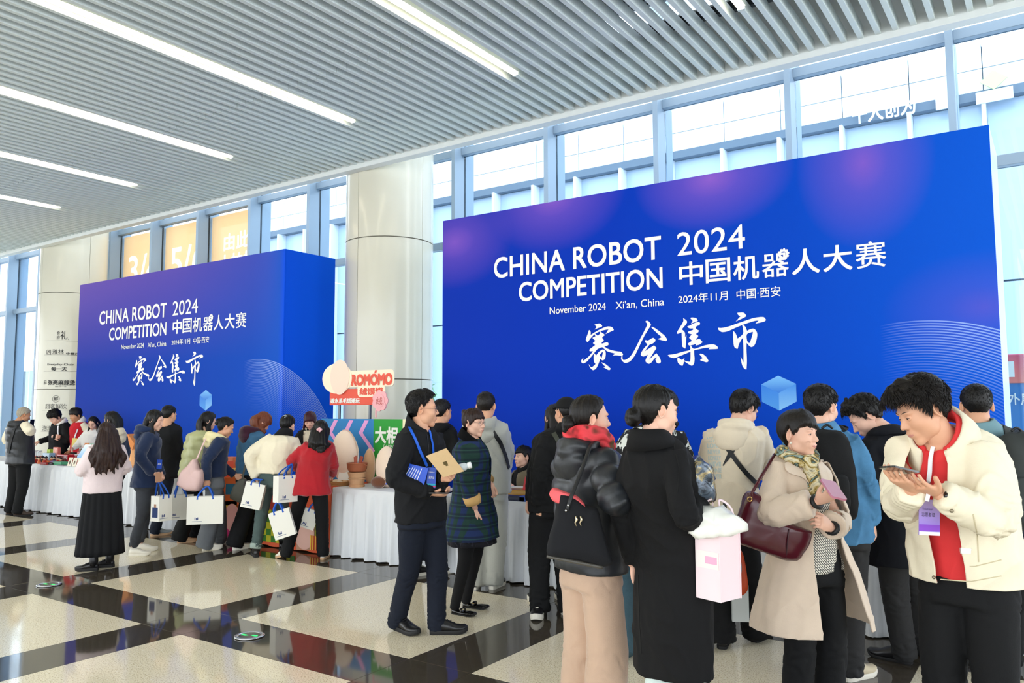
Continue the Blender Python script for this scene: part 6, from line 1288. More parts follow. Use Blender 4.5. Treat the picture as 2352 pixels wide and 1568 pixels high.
# ------------------------------------------------------------------ exit markers let into the floor
M_CHROME = mat('chrome', '#C9CCCE', .18, 1.0); M_GREEN = mat('green glow', '#1FF05A', .4, emit=1.6)
for i, (px, py, lb) in enumerate(((573, 1461, 'round floor exit marker with green arrows, nearer one on dark stone'), (113, 1343, 'round floor exit marker with green arrows, farther one at the left'))):
    q = onz(px, py); t = thing('floor_marker', lb, 'floor marker', (q[0], q[1], 0), group='exit markers in the floor')
    MB().tube([(.09*cos(a), .09*sin(a), .006) for a in np.linspace(0, 2*pi, 40, endpoint=False)], .017, 10, loop=True, flat=.35, up=(0, 0, 1)).build('ring', M_CHROME, parent=t, smooth=True); MB().lathe([(0, .002), (.074, .002), (.074, .008), (0, .008)], 36).build('lens', mat('marker black', '#0a0d0b', .2), parent=t, smooth='auto')
    A = [(-.05, -.012), (-.022, -.04), (-.022, -.022), (.0, -.022), (.03, .012), (.05, .012)]
    def arrow(sg):
        P = [(-.056, .012), (-.030, .034), (-.030, .020), (-.012, .020), (.012, -.022), (.034, -.022), (.034, -.008), (-.002, -.008), (-.022, .004+.0), (-.030, .004), (-.030, -.010)]
        return [(sg*a, sg*b) for a, b in P]
    for sg in (1, -1):
        P = [(sg*x_, sg*y_) for x_, y_ in ((.006, .004), (.058, .004), (.058, -.001), (.066, .016), (.050, .034), (.050, .024), (.02, .024))]
        mesh_obj('arrow', [(a, b, .0088) for a, b in P], [tuple(range(len(P)))], M_GREEN, parent=t)
# ------------------------------------------------------------------ things worn, carried and held
from mathutils.bvhtree import BVHTree
_bv = {}
def bvh(o):
    if o.name not in _bv:
        p = o.parent; B = np.array(p.location); a = p.rotation_euler.z; V = getv(o.data)@rot('z', a).T+B
        _bv[o.name] = BVHTree.FromPolygons([tuple(v) for v in V], [tuple(f.vertices) for f in o.data.polygons])
    return _bv[o.name]
def cast(objs, px, py):
    d = ray(px, py); d = d/np.linalg.norm(d); best = None
    for o in objs:
        h = bvh(o).ray_cast(Vector(CAM), Vector(d))
        if h[0] is not None and (best is None or h[3] < best[2]): best = (np.array(h[0]), np.array(h[1]), h[3])
    if best is None: return None
    n = best[1]; n = n if n@d < 0 else -n
    return best[0], n
def on(p, names, pts, n=6):
    objs = [p.__dict__[k] for k in names]; out = []; P = [np.array(q, float) for q in pts]; Q = []
    for i in range(len(P)-1):
        for k in range(n): Q.append(P[i]+(P[i+1]-P[i])*k/n)
    Q.append(P[-1]); last = None
    for q in Q:
        h = cast(objs, *q)
        if h is None: h = (ond(q[0], q[1], last[0]@_fw-CAM@_fw), last[1]) if last is not None else (ond(q[0], q[1], p.depth-.12), -_fw)
        out.append(h); last = h
    return out
def tol(p, P): return rot('z', -p.yaw)@(np.array(P)-p.B)
def strap(p, names, pts, w, m, name='strap', off=.004, th=.004, n=6, parent=True):
    H = on(p, names, pts, n); C_ = [h[0] for h in H]; N_ = [h[1] for h in H]
    for _ in range(2): N_ = [unit(N_[max(i-1, 0)]+N_[i]+N_[min(i+1, len(N_)-1)]) for i in range(len(N_))]
    rings = []
    for i in range(len(C_)):
        t = unit(C_[min(i+1, len(C_)-1)]-C_[max(i-1, 0)]); s_ = unit(np.cross(t, N_[i])); c = C_[i]+N_[i]*off
        rings.append([tol(p, q) for q in (c+s_*w/2, c+s_*w/2+N_[i]*th, c-s_*w/2+N_[i]*th, c-s_*w/2)])
    return MB().loft(rings).build(name, m, parent=p.root, smooth='auto')
def patch(p, names, A, B, m, name, off=.005, th=.004, n=5, k=5):
    """a piece of cloth between two edges A and B (same number of points), lying on the garments"""
    V = []; rows = []
    for a, b in zip(polyline([(*q, 0) for q in A], n), polyline([(*q, 0) for q in B], n)):
        r = []
        for j in range(k+1):
            q = a+(b-a)*j/k; h = on(p, names, [q[:2]], 1)[0]; r.append((h[0]+h[1]*off, h[1]))
        rows.append(r)
    R = len(rows); F = []; K = k+1
    for r in rows: V += [tol(p, q[0]) for q in r]
    for r in rows: V += [tol(p, q[0]+q[1]*th) for q in r]
    o = R*K
    for i in range(R-1):
        for j in range(k):
            a = i*K+j; F.append((a, a+K, a+K+1, a+1)); F.append((o+a, o+a+1, o+a+K+1, o+a+K))
    for i in range(R-1):
        for j in (0, k): a = i*K+j; F.append((a, a+K, o+a+K, o+a))
    for j in range(k):
        for i in (0, R-1): a = i*K+j; F.append((a, a+1, o+a+1, o+a))
    return mesh_obj(name, V, F, m, parent=p.root, smooth='auto')
def pouch_mb(px, D, th, noise=0.0, seed=0, inset=.8, n=4, lean=0.0):
    W = [ond(x, y, D) for x, y in px]; c = np.mean(W, 0); K = len(W); Q = []
    for i in range(K):
        p0, p1, p2, p3 = [W[(i+d) % K] for d in (-1, 0, 1, 2)]
        for k in range(n):
            s = k/n; m1 = (p2-p0)*.4; m2 = (p3-p1)*.4; Q.append((2*s**3-3*s**2+1)*p1+(s**3-2*s**2+s)*m1+(-2*s**3+3*s**2)*p2+(s**3-s**2)*m2)
    f = np.array([_fw[0], _fw[1], 0]); f /= np.linalg.norm(f); rings = []
    for dz, sc in ((-.5, .15), (-.5, inset*.6), (-.46, inset), (-.3, .96), (0, 1), (.3, .96), (.46, inset), (.5, inset*.6), (.5, .15)):
        rings.append([c+(q-c)*sc+f*dz*th+np.array([0, 0, 1])*lean*dz for q in Q])
    b = MB(); b.loft(rings)
    b.v = [tuple(np.array(v)-c) for v in b.v]
    if noise:
        V = np.array(b.v); nn = fnoise(V, 9, seed, 3); V = V*(1+nn*noise)[:, None]+np.stack([fnoise(V, 14, seed+1, 2), fnoise(V, 14, seed+2, 2), fnoise(V, 14, seed+3, 2)], 1)*noise*.06; b.v = [tuple(v) for v in V]
    return b, c
def bag(name, label, cat, px, D, th, m, noise=0.0, seed=0, inset=.8, group=None, part='body', lean=0.0):
    b, c = pouch_mb(px, D, th, noise, seed, inset, lean=lean); t = thing(name, label, cat, c, group=group); b.build(part, m, parent=t, smooth=True); t['c'] = list(map(float, c)); del t['c']; return t, c
def tubew(t, c, pts, r, m, name, flat=None, n=8):
    P = polyline([np.array(q)-c for q in pts], 4); return MB().tube(P, r, n, flat=flat).build(name, m, parent=t, smooth=True)
def slab(name, label, cat, c, u, v, w, h, d, m, extra=None):
    """a thin flat thing: centre, long axis v, short axis u (unit-ish), size"""
    u = unit(u); v = np.array(v, float); v = unit(v-u*(u@v)); n = np.cross(u, v); b = MB(); r = min(w, h)*.12; Q = blob(-w/2, w/2, -h/2, h/2, r, 4)
    rings = [[u*x+v*y+n*z for x, y in Q] for z in (-d/2, d/2)]; b.loft(rings); t = thing(name, label, cat, c); b.build('body', m, parent=t, smooth='auto'); return t, (lambda x, y, z=0: u*x+v*y+n*z)
right_of = lambda D=1: _R
PM = P_['phone_man']; BW = P_['beige_coat_woman']; LC = P_['long_coat_woman']; SW = P_['scarf_woman']; DM = P_['denim_man']; LM = P_['leaning_man']; CM = P_['check_man']; CH = P_['cream_hoodie_man']; FM = P_['folder_man']; PL = P_['plaid_woman']
M_BLK = mat('strap black', '#121316', .55); M_GLB = mat('phone glass', '#0c0d10', .08); M_SIL = mat('silver', '#C4C7C9', .25, 1.0); M_BLUE = mat('handle blue', '#0B57C2', .6); M_LANB = mat('lanyard blue', '#1460D8', .5)
# --- phone man
wq, wd, wn = PM.J['L'][2], unit(PM.J['L'][2]-PM.J['L'][1]), None
b = MB(); cc = wq-wd*.022; side = unit(np.cross(wd, (0, 0, 1))); b.tube([cc+side*.034*cos(a)+np.cross(wd, side)*.028*sin(a) for a in np.linspace(0, 2*pi, 20, endpoint=False)], .014, 8, loop=True, flat=.22, up=wd); b.build('watch_strap', M_BLK, parent=PM.root, smooth=True)
b = MB(); fc = cc+side*.037*(1 if (rot('z', PM.yaw)@side)@_fw < 0 else -1); b.ell(fc, (.016, .016, .02), 12, 8); b.build('watch', M_GLB, parent=PM.root, smooth=True)
strap(PM, ['polo_shirt', 'jacket'], [(2150, 1016), (2142, 1050), (2136, 1090), (2122, 1150)], .016, mat('lanyard white', '#EDEFF4', .6), 'lanyard', off=.012)
h = on(PM, ['polo_shirt', 'jacket'], [(2112, 1182)], 1)[0]; bc = h[0]-np.array([_fw[0], _fw[1], 0])*.075; u_ = unit(_R*.97+_fw*.12); v_ = np.array([.02, 0, 1.])
def card(p, c, w, hh, m, name='badge', lines=()):
    u = unit(np.array([_R[0], _R[1], -.05])); v = unit(np.array([0, 0, 1.])+u*.06); v = unit(v-u*(u@v)); n = np.cross(u, v); f = lambda x, y, z: tol(p, np.array(c)+u*x+v*y+n*z)
    V = [f(x, y, z) for z in (-.002, .002) for x, y in ((-w/2, -hh/2), (w/2, -hh/2), (w/2, hh/2), (-w/2, hh/2))]
    o = mesh_obj(name, V, [(3, 2, 1, 0), (4, 5, 6, 7), (0, 1, 5, 4), (1, 2, 6, 5), (2, 3, 7, 6), (3, 0, 4, 7)], m, parent=p.root)
    for s, x0, x1, y0, y1, mm in lines:
        if s is None: mesh_obj('print', [f(x, y, .0026) for x, y in ((x0*w, y0*hh), (x1*w, y0*hh), (x1*w, y1*hh), (x0*w, y1*hh))], [(0, 1, 2, 3)], mm, parent=o)
        else:
            q = letter(s, mm, o, x0*w, x1*w, y0*hh, y1*hh, fn=lambda P: f(P[0], P[1], .003))
    return o
card(PM, bc, .082, .138, grad('badge lilac', '#8E6BDA', '#C9B8F2', 2), lines=[('Volunteer', -.35, .15, .2, .27, mat('ink violet', '#4a3a8a', .6)), ('志愿者证', -.38, .25, .02, .14, mat('ink dark', '#2a2440', .6)), (None, -.5, .5, -.38, -.2, mp('badge purple', '#8D4FD0')), (None, -.5, .5, -.5, -.4, mp('badge white', '#F0EEF6'))])
P1, P2 = ond(2030, 1078, PM.depth-.44), ond(2098, 1094, PM.depth-.36)
slab('phone', 'phone lying in the hands of the young man in the cream jacket', 'phone', (P1+P2)/2+np.array([0, 0, .012]), np.cross(P2-P1, (0, 0, 1.))+np.array([0, 0, .02]), P2-P1, .072, .145, .007, M_GLB)
patch(PM, ['jacket'], [(2190, 1257), (2230, 1257)], [(2190, 1269), (2230, 1269)], mat('label white', '#F0EFE8', .7), 'jacket_label', n=2, k=2)
for q in ((2146, 1240), (2148, 1295), (2146, 1325), (2186, 1172)):
    h = on(PM, ['jacket'], [q], 1)[0]; b = MB(); b.ell(tol(PM, h[0]+h[1]*.003), (.008, .008, .008), 8, 6); b.build('button', mat('brass button', '#8a7f6a', .35, .8), parent=PM.root, smooth=True)
for a in ([(2165, 1300), (2240, 1300), (2300, 1285)], [(2160, 1330), (2230, 1335), (2300, 1322)], [(2235, 1180), (2245, 1230), (2248, 1290)]): strap(PM, ['jacket'], a, .004, mat('seam cream', '#C9BD9C', .9), 'seam', off=.0005, th=.0015)
# --- beige coat woman
m_bur = mat('burgundy leather', '#4d1420', .2, spec=.5); D = BW.depth-.15
t, c = bag('handbag', 'glossy burgundy leather handbag under the arm of the beige coat woman', 'handbag', [(1716, 1130), (1752, 1138), (1775, 1160), (1790, 1190), (1850, 1214), (1863, 1222), (1848, 1260), (1828, 1288), (1780, 1278), (1730, 1260), (1684, 1240), (1692, 1190)], D, .12, m_bur, .03, 3, .85)
tubew(t, c, [ond(1722, 1142, D-.02), ond(1738, 1112, D), ond(1757, 1080, D+.05), ond(1778, 1045, D+.14)], .008, m_bur, 'shoulder_strap'); tubew(t, c, [ond(1778, 1045, D+.14), ond(1795, 1035, D+.2), ond(1808, 1060, D+.12), ond(1812, 1110, D+.07), ond(1822, 1160, D+.06)], .008, m_bur, 'shoulder_strap')
MB().tube([np.array(ond(1722+5*cos(a), 1146+5*sin(a), D-.07))-c for a in np.linspace(0, 2*pi, 12, endpoint=False)], .003, 6, loop=True).build('buckle', mat('brass', '#C9A564', .25, 1), parent=t, smooth=True)
tubew(t, c, [ond(1812, 1215, D-.062), ond(1808, 1250, D-.066), ond(1806, 1280, D-.05)], .003, mat('seam burgundy', '#35101a', .5), 'seam')
fwv = rot('z', BW.yaw)@np.array([0, 1, 0]); hw, hd_, hn = BW.handR; hc = rot('z', BW.yaw)@(hw+hd_*.095*BW.s+hn*.03)+BW.B; hdw = rot('z', BW.yaw)@hd_
pc = ond(1914, 1124, BW.depth-.46)
slab('phone', 'pink phone held by the woman in the beige coat', 'phone', pc, _R*.85-np.array([0, 0, .2])+_fw*.1, _fw*.93+np.array([0, 0, .34])+_R*.2, .072, .145, .010, mat('pink phone', '#C77F96', .3))
b = MB(); Nn = BW.N; up_ = np.array([0, .0, 1.]); 
b.tube([Nn+np.array([cos(a)*.076, sin(a)*.074+.012, .020-.045*max(0, sin(a))]) for a in np.linspace(0, 2*pi, 22, endpoint=False)], [.033]*22, 10, loop=True)
b2 = MB(); b2.tube([Nn+np.array([.0, .085, -.02]), Nn+np.array([.0, .115, -.07]), Nn+np.array([0, .125, -.13]), Nn+np.array([.01, .125, -.20])], [.045, .06, .045, .012], 12, flat=.4, up=(1, 0, 0))
me = remesh([b, b2], .008, 2); V = getv(me); setv(me, V+getn(me)*(np.sin(V[:, 2]*150+fnoise(V, 9, 4, 2)*3)*.003)[:, None]); link_mesh(me, 'scarf', C['scarf'], BW.root)
M_LAP = cloth('beige lapel', '#E4D2BF', 'wool')
patch(BW, ['coat', 'patterned_top'], [(1815, 1062), (1832, 1075), (1852, 1098), (1880, 1140)], [(1800, 1066), (1806, 1085), (1842, 1098), (1866, 1122)], M_LAP, 'lapel', .008, .006)
patch(BW, ['coat', 'patterned_top'], [(1872, 1058), (1880, 1090), (1890, 1128)], [(1890, 1056), (1906, 1092), (1905, 1125)], M_LAP, 'lapel', .008, .006)
for k in ('R', 'L'):
    w, d, n = BW.__dict__['hand'+k]; s_ = unit(np.cross(d, (0, 0, 1))); c_ = w-d*.005; MB().tube([c_+s_*.030*cos(a)+np.cross(d, s_)*.025*sin(a) for a in np.linspace(0, 2*pi, 16, endpoint=False)], .011, 6, loop=True).build('inner_cuff', M_BLK, parent=BW.root, smooth=True)
for sd in (1, -1): b = MB(); b.ell(BW.hx((sd*.080, -.004, -.042)), .0055, 8, 6); b.build('earring', mat('pearl', '#F0E9DC', .25), parent=BW.root, smooth=True)
# --- long coat woman
M_PINKB = mat('pale pink paper', '#F3DBDF', .55); D = LC.depth-.12
def boxbag(name, label, cat, base_px, D, w, d, h, rz, m, group=None, flare=1.0, bev=.006, roll=0.0):
    c = ond(*base_px, D); t = thing(name, label, cat, c, rz, group); t.rotation_euler.y = roll
    hw, hd = w/2, d/2; r = lambda k, z: [(-hw*k, -hd*k, z), (hw*k, -hd*k, z), (hw*k, hd*k, z), (-hw*k, hd*k, z)]
    wl = .003; MB().loft([r(1, 0), r(flare, h), [(x*(1-wl/hw), y*(1-wl/hd), h) for x, y, z in r(flare, h)], [(x*(1-wl/hw), y*(1-wl/hd), .01) for x, y, z in r(1, .01)]]).build('body', m, parent=t)
    return t, c
t, c = boxbag('paper_bag', 'pale pink paper bag hanging beside the long black coat', 'bag', (1650, 1372), D, .135, .125, .285, YAW+radians(38), M_PINKB)
for sy in (-1, 1): MB().tube(polyline([(-.05, sy*.06, .27), (-.04, sy*.05, .37), (0, sy*.02, .41), (.04, sy*.05, .37), (.05, sy*.06, .27)], 4), .006, 6, flat=.4).build('handle', M_PINKB, parent=t, smooth=True)
MB().box(-.0688, -.0676, -.058, .058, .13, .20).build('printed_block', mp('pale stripe', '#EFE7E2'), parent=t); MB().box(-.0694, -.0682, -.05, .01, .15, .18).build('printed_block', mp('pink stripe', '#EDAFCB'), parent=t)
for x in (-.0675, .0675): MB().box(x-.003, x+.003, -.067, -.0625, 0, .285).build('bag_fold', M_PINKB, parent=t)
M_PLAS = mat('white plastic film', '#F1F1E8', .25, spec=.6)
bag('plastic_bag', 'crumpled white plastic bag on top of the pale pink paper bag', 'bag', [(1577, 1205), (1590, 1174), (1625, 1163), (1665, 1170), (1705, 1195), (1708, 1210), (1680, 1226), (1640, 1233), (1597, 1231), (1580, 1222)], D-.02, .16, M_PLAS, .14, 8, .8)
t2_ = NT('foil wrap'); n_ = t2_.noise(t2_.obj(), 16, 4, .65, 1.2); t2_.base(t2_.ramp(n_, [(.35, '#1c222c'), (.5, '#5d6a78'), (.58, '#b9a778'), (.68, '#2a313c'), (.8, '#c9d0d8')])); t2_.p(rough=.18, metal=.3); M_FOIL = t2_.m
bag('wrapped_bouquet', 'dark glossy foil wrapped bundle held in front of the cream hoodie', 'bundle', [(1562, 1085), (1585, 1058), (1603, 1046), (1612, 1060), (1640, 1080), (1638, 1120), (1630, 1152), (1600, 1150), (1575, 1140), (1566, 1110)], D+.12, .16, M_FOIL, .12, 12, .8)
strap(LC, ['coat'], [(1545, 1010), (1560, 1075), (1556, 1130)], .004, mat('seam black', '#000000', .9), 'seam', off=.0005, th=.0015); strap(LC, ['coat'], [(1465, 1320), (1468, 1420), (1472, 1500)], .012, mat('seam black', '#000000', .9), 'back_slit', off=.0005, th=.0012)
# --- scarf woman
D = SW.depth-.30; M_SUEDE = cloth('black suede', '#15161a', 'plain')
t, c = bag('tote_bag', 'black slouchy tote bag on the shoulder of the puffer jacket woman', 'bag', [(1284, 1128), (1320, 1140), (1352, 1160), (1372, 1168), (1388, 1225), (1402, 1270), (1406, 1292), (1385, 1300), (1330, 1287), (1290, 1280), (1255, 1272), (1262, 1230), (1275, 1180)], D, .13, M_SUEDE, .03, 21, .86)
tubew(t, c, [ond(1302, 1172, D-.065), ond(1312, 1140, D-.06), ond(1330, 1095, D+.0), ond(1345, 1055, D+.06), ond(1357, 1022, D+.13), ond(1372, 1010, D+.22)], .010, M_BLK, 'shoulder_strap', flat=.45)
for px, py in ((1305, 1160), (1300, 1172)): b = MB(); b.ell(np.array(ond(px, py, D-.078))-c, .006, 8, 6); b.build('rivet', M_SIL, parent=t, smooth=True)
for px in (1322, 1333): b = MB(); b.tube([np.array(ond(px+dx, py, D-.075))-c for dx, py in ((0, 1185), (3, 1193), (-1, 1200), (2, 1208))], [.004, .006, .004, .002], 6); b.build('charm', mat('pale gold', '#D8C9A8', .3, .8), parent=t, smooth=True)
tubew(t, c, [ond(1256, 1277, D-.03), ond(1320, 1290, D-.05), ond(1385, 1303, D-.04)], .008, mat('bag base trim', '#4a4740', .4), 'base_trim')
bag('folded_cloth', 'coral pink folded cloth poking out of the black tote bag', 'cloth', [(1261, 1134), (1272, 1122), (1300, 1130), (1330, 1142), (1352, 1170), (1335, 1174), (1300, 1162), (1270, 1150)], D+.0, .09, cloth('coral cloth', '#F0686c'), .05, 31, .85)
b = MB(); Nn = SW.N
b.tube([Nn+np.array([cos(a)*.085, sin(a)*.085+.012, .035-.075*max(0, sin(a))]) for a in np.linspace(0, 2*pi, 22, endpoint=False)], [.046]*22, 10, loop=True)
fr = curtain([Nn+np.array(q) for q in ((.02, .115, -.05), (.03, .185, -.18), (.04, .215, -.33), (.04, .205, -.50))], [.05, .07, .075, .07], [.03, .03, .02, .012])
me = remesh([b, fr], .009, 2); V = getv(me); setv(me, V+getn(me)*(np.sin(V[:, 2]*90+V[:, 0]*60+fnoise(V, 7, 5, 2)*3)*.004)[:, None]); link_mesh(me, 'scarf', C['redscarf'], SW.root)
# --- denim man: backpack
def backpack(p, gn, label, px, pocket, D, m, straps, sw=.05):
    t, c = bag('backpack', label, 'backpack', px, D, .20, m, .03, 7, .86); b, c2 = pouch_mb(pocket, D-.10, .08, .02, 9, .86); b.v = [tuple(np.array(v)+c2-c) for v in b.v]; b.build('front_pocket', m, parent=t, smooth=True)
    top = np.array(ond(px[1][0], px[1][1], D))-c
    MB().tube(polyline([top+_R*-.03, top+np.array([0, 0, .02]), top+_R*.03], 4), .007, 6).build('grab_handle', M_BLK, parent=t, smooth=True)
    for q in straps:
        H = on(p, gn, q, 6); C_ = [h[0]-c for h in H]; N_ = [h[1] for h in H]; rings = []
        for i in range(len(C_)):
            tt = unit(C_[min(i+1, len(C_)-1)]-C_[max(i-1, 0)]); s_ = unit(np.cross(tt, N_[i])); cc_ = C_[i]+N_[i]*.006; rings.append([cc_+s_*sw/2, cc_+s_*sw/2+N_[i]*.010, cc_-s_*sw/2+N_[i]*.010, cc_-s_*sw/2])
        MB().loft(rings).build('shoulder_strap', m, parent=t, smooth='auto')
M_BPK = cloth('backpack black', '#141517'); M_BPG = cloth('backpack grey', '#3b3f3e')
backpack(DM, ['denim_shirt'], 'black backpack on the denim shirt man, seen beside the beige coat', [(1860, 1000), (1900, 984), (1938, 1000), (1952, 1060), (1962, 1130), (1958, 1185), (1935, 1197), (1890, 1200), (1868, 1150), (1856, 1070)], [(1875, 1090), (1910, 1085), (1945, 1095), (1950, 1150), (1945, 1185), (1905, 1192), (1880, 1185), (1874, 1130)], DM.depth-.26, M_BPK, [[(1900, 1000), (1920, 988), (1942, 984)]], .045)
backpack(CM, ['jacket'], 'dark grey backpack cut by the right edge of the picture', [(2300, 1010), (2335, 990), (2372, 1000), (2392, 1080), (2396, 1160), (2380, 1215), (2330, 1218), (2308, 1190), (2298, 1100)], [(2325, 1100), (2355, 1095), (2385, 1105), (2388, 1160), (2380, 1200), (2345, 1204), (2325, 1190), (2320, 1140)], CM.depth-.26, M_BPG, [[(2312, 985), (2318, 1000), (2324, 1020)]], .06)
# --- cream hoodie man: prints and crossbody bag
strap(CH, ['hoodie'], [(1655, 1002), (1672, 1030), (1692, 1058), (1715, 1088), (1742, 1116)], .030, M_BLK, 'crossbody_strap', off=.006)
patch(CH, ['hoodie'], [(1702, 1000), (1685, 1010), (1672, 1020)], [(1706, 1010), (1690, 1022), (1684, 1030)], M_BLK, 'print', .002, .001); patch(CH, ['hoodie'], [(1684, 1010), (1672, 1040), (1660, 1068)], [(1696, 1020), (1682, 1045), (1661, 1070)], M_BLK, 'print', .002, .001)
M_PALEP = mat('print pale blue', '#C9D4CE', .8)
for k, s_ in enumerate(('NEVER', 'LONE', 'NEVER', 'LONELY', 'NEVE', 'LONE', 'NEVER')):
    y0 = 1004+k*14; V, Fc = text_uv(s_, .03); V = fit(V, 0, 1, 0, 1)
    x0, x1 = 1624+k*1.0, 1654+k*.6; P = []
    for u, v in V:
        h = on(CH, ['hoodie'], [(x0+(x1-x0)*u, y0+11-11*v)], 1)[0]; P.append(tol(CH, h[0]+h[1]*.003))
    mesh_obj('lettering', P, Fc, M_PALEP, parent=CH.root)
# orange case and white paper bags beside him
D = CH.depth-.35; t, c = bag('round_case', 'orange round case seen behind the pale pink paper bag', 'case', [(1664, 1248), (1690, 1250), (1704, 1268), (1712, 1310), (1716, 1350), (1704, 1366), (1680, 1368), (1662, 1360)], D, .10, mat('case orange', '#C2461c', .5), 0, 0, .9)
MB().tube([np.array(ond(1668+34*cos(a), 1304+42*sin(a), D-.054))-c for a in np.linspace(-1.2, 1.2, 16)], .012, 8, flat=.3).build('grey_ring', mat('ring grey', '#8f9aa4', .4), parent=t, smooth=True)
tubew(t, c, [ond(1672, 1252, D), ond(1668, 1200, D+.02), ond(1664, 1150, D+.04)], .012, M_BLK, 'carry_strap', flat=.4)
for a in (-.7, .65): b = MB(); b.ell(np.array(ond(1668+34*cos(a), 1304+42*sin(a), D-.062))-c, .009, 8, 6); b.build('knob', M_BLK, parent=t, smooth=True)
M_PAPW = mat('white paper', '#EFEDE4', .6)
t, c = boxbag('paper_bag', 'narrow white paper bag with an ornate letter below the pink bag', 'bag', (1622, 1413), CH.depth-.2, .075, .06, .27, YAW+.1, M_PAPW); letter('R', M_INK, t, -.02, .025, .04, .10, y=-.031)
boxbag('paper_bag', 'pale grey paper bag behind the pink bag, near the floor', 'bag', (1700, 1425), CH.depth-.05, .11, .06, .24, YAW-.1, mat('paper grey', '#C9CFCE', .6))
# --- folder man
D = FM.depth
def quad(name, label, cat, Q, th, m, lines=None):
    W = [np.array(ond(x, y, d)) for x, y, d in Q]; c = np.mean(W, 0); n = unit(np.cross(W[1]-W[0], W[3]-W[0])); n = n if n@_fw < 0 else -n; t = thing(name, label, cat, c); V = [w-c for w in W]+[w-c-n*th for w in W]
    mesh_obj('sheet', V, [(0, 1, 2, 3), (7, 6, 5, 4), (0, 4, 5, 1), (1, 5, 6, 2), (2, 6, 7, 3), (3, 7, 4, 0)], m, parent=t)
    f = lambda u, v: (W[3]*(1-u)*(1-v)+W[2]*u*(1-v)+W[1]*u*v+W[0]*(1-u)*v)-c+n*.0015
    for s_, u0, u1, v0, v1, mm in (lines or []):
        if s_ is None: mesh_obj('print', [f(u0, v0), f(u1, v0), f(u1, v1), f(u0, v1)], [(0, 1, 2, 3)], mm, parent=t)
        else: letter(s_, mm, t, u0, u1, v0, v1, fn=lambda P: f(P[0], P[1]))
    return t
quad('folder', 'blue folder tucked under the arm of the man with the lanyard', 'folder', [(926, 1061, D-.19), (984, 1075, D-.26), (972, 1119, D-.26), (884, 1112, D-.17)], .006, mat('folder blue', '#0B4CC8', .4), [(None, .12+k*.08, .145+k*.08, .15+.04*(k % 3), .92-.03*(k % 4), mp('folder white', '#DDE6F6')) for k in range(9)])
quad('envelope', 'kraft paper envelope with a dark gold emblem in the hand of the folder man', 'envelope', [(978, 1047, D-.34), (1025, 1029, D-.33), (1066, 1082, D-.33), (1018, 1096, D-.34)], .003, mat('kraft paper', '#D3B283', .7, nz=.06, ns=30), [(None, .42, .6, .45, .5, mp('emblem', '#5a4a22')), (None, .46, .58, .38, .45, mp('emblem', '#5a4a22')), (None, .44, .62, .5, .56, mp('emblem', '#5a4a22'))])
b0, b1 = np.array(ond(1046, 1077, D-.29)), np.array(ond(1083, 1067, D-.29)); t = thing('water_bottle', 'clear water bottle with a white cap behind the kraft envelope', 'bottle', b0); dv = b1-b0
MB().tube([dv*0, dv*.02, dv*.6, dv*.72, dv*.78], [.02, .026, .026, .018, .014], 14).build('body', mat('bottle clear', '#DCE6EA', .08, alpha=.75), parent=t, smooth=True); MB().tube([dv*.76, dv*.78, dv*.98, dv], [.016, .021, .021, .018], 12).build('cap', mat('cap white', '#F1F2F0', .4), parent=t, smooth=True)
slab('phone', 'black phone in the lower hand of the folder man', 'phone', ond(1012, 1130, D-.30), _R*.3+_fw*.8, _R*1.0-_fw*.2+np.array([0, 0, .06]), .070, .145, .009, M_GLB)
strap(FM, ['jacket', 'collar_'] if 'collar_' in FM.__dict__ else ['jacket'], [(939, 980), (950, 1004), (966, 1040), (980, 1070)], .018, M_LANB, 'lanyard', off=.008); strap(FM, ['jacket'], [(985, 990), (992, 1025), (994, 1060), (990, 1074)], .016, M_LANB, 'lanyard', off=.008)
card(FM, ond(991, 1097, D-.235), .060, .135, mat('badge blue', '#0E46B8', .4), lines=[('嘉宾证', -.3, .3, -.05, .1, M_WHITEINK), ('2024', -.35, .3, .25, .3, M_WHITEINK), (None, -.5, .5, -.36, -.28, mp('badge teal', '#2BA3B8')), (None, -.3, .5, -.44, -.38, mp('badge pink', '#D8507A'))])
strap(FM, ['jacket'], [(978, 985), (982, 1010), (985, 1045)], .006, mat('zip black', '#000000', .4), 'zip', off=.001, th=.002); strap(FM, ['jacket'], [(925, 1028), (955, 1032), (1000, 1028)], .004, mat('seam black', '#000000', .9), 'seam', off=.0005, th=.0015)
# --- others
make_bottom(PL, kind='skirt', m=C['lace'], hem=.545, flare=.20, ease=.03, pleats=8, name='dress_hem')
for sd, k in ((1, 'R'), (-1, 'L')):
    fp, fy, _ = PL.FT[k]; MM = rot('z', fy); b = MB(); b.tube([fp+MM@np.array(q) for q in ((-.036, .045, .025), (-.02, .045, .052), (.02, .045, .052), (.036, .045, .025))], .011, 6, flat=.3).build('shoe_strap', SH['patent'], parent=PL.root, smooth=True)
    b = MB(); b.tube([fp+MM@np.array((.030+.009*cos(a), .045+.012*sin(a), .045)) for a in np.linspace(0, 2*pi, 12, endpoint=False)], .002, 5, loop=True).build('buckle', mat('brass', '#C9A564', .25, 1), parent=PL.root, smooth=True)
strap(P_['grey_hoodie_man'], ['hoodie'], [(1128, 985), (1148, 1015), (1160, 1045), (1168, 1075)], .035, M_BLK, 'crossbody_strap', off=.006)
strap(P_['cap_man'], ['jacket'], [(1272, 995), (1283, 1015), (1296, 1040)], .035, mat('strap olive', '#3a3d33', .7), 'crossbody_strap', off=.006)
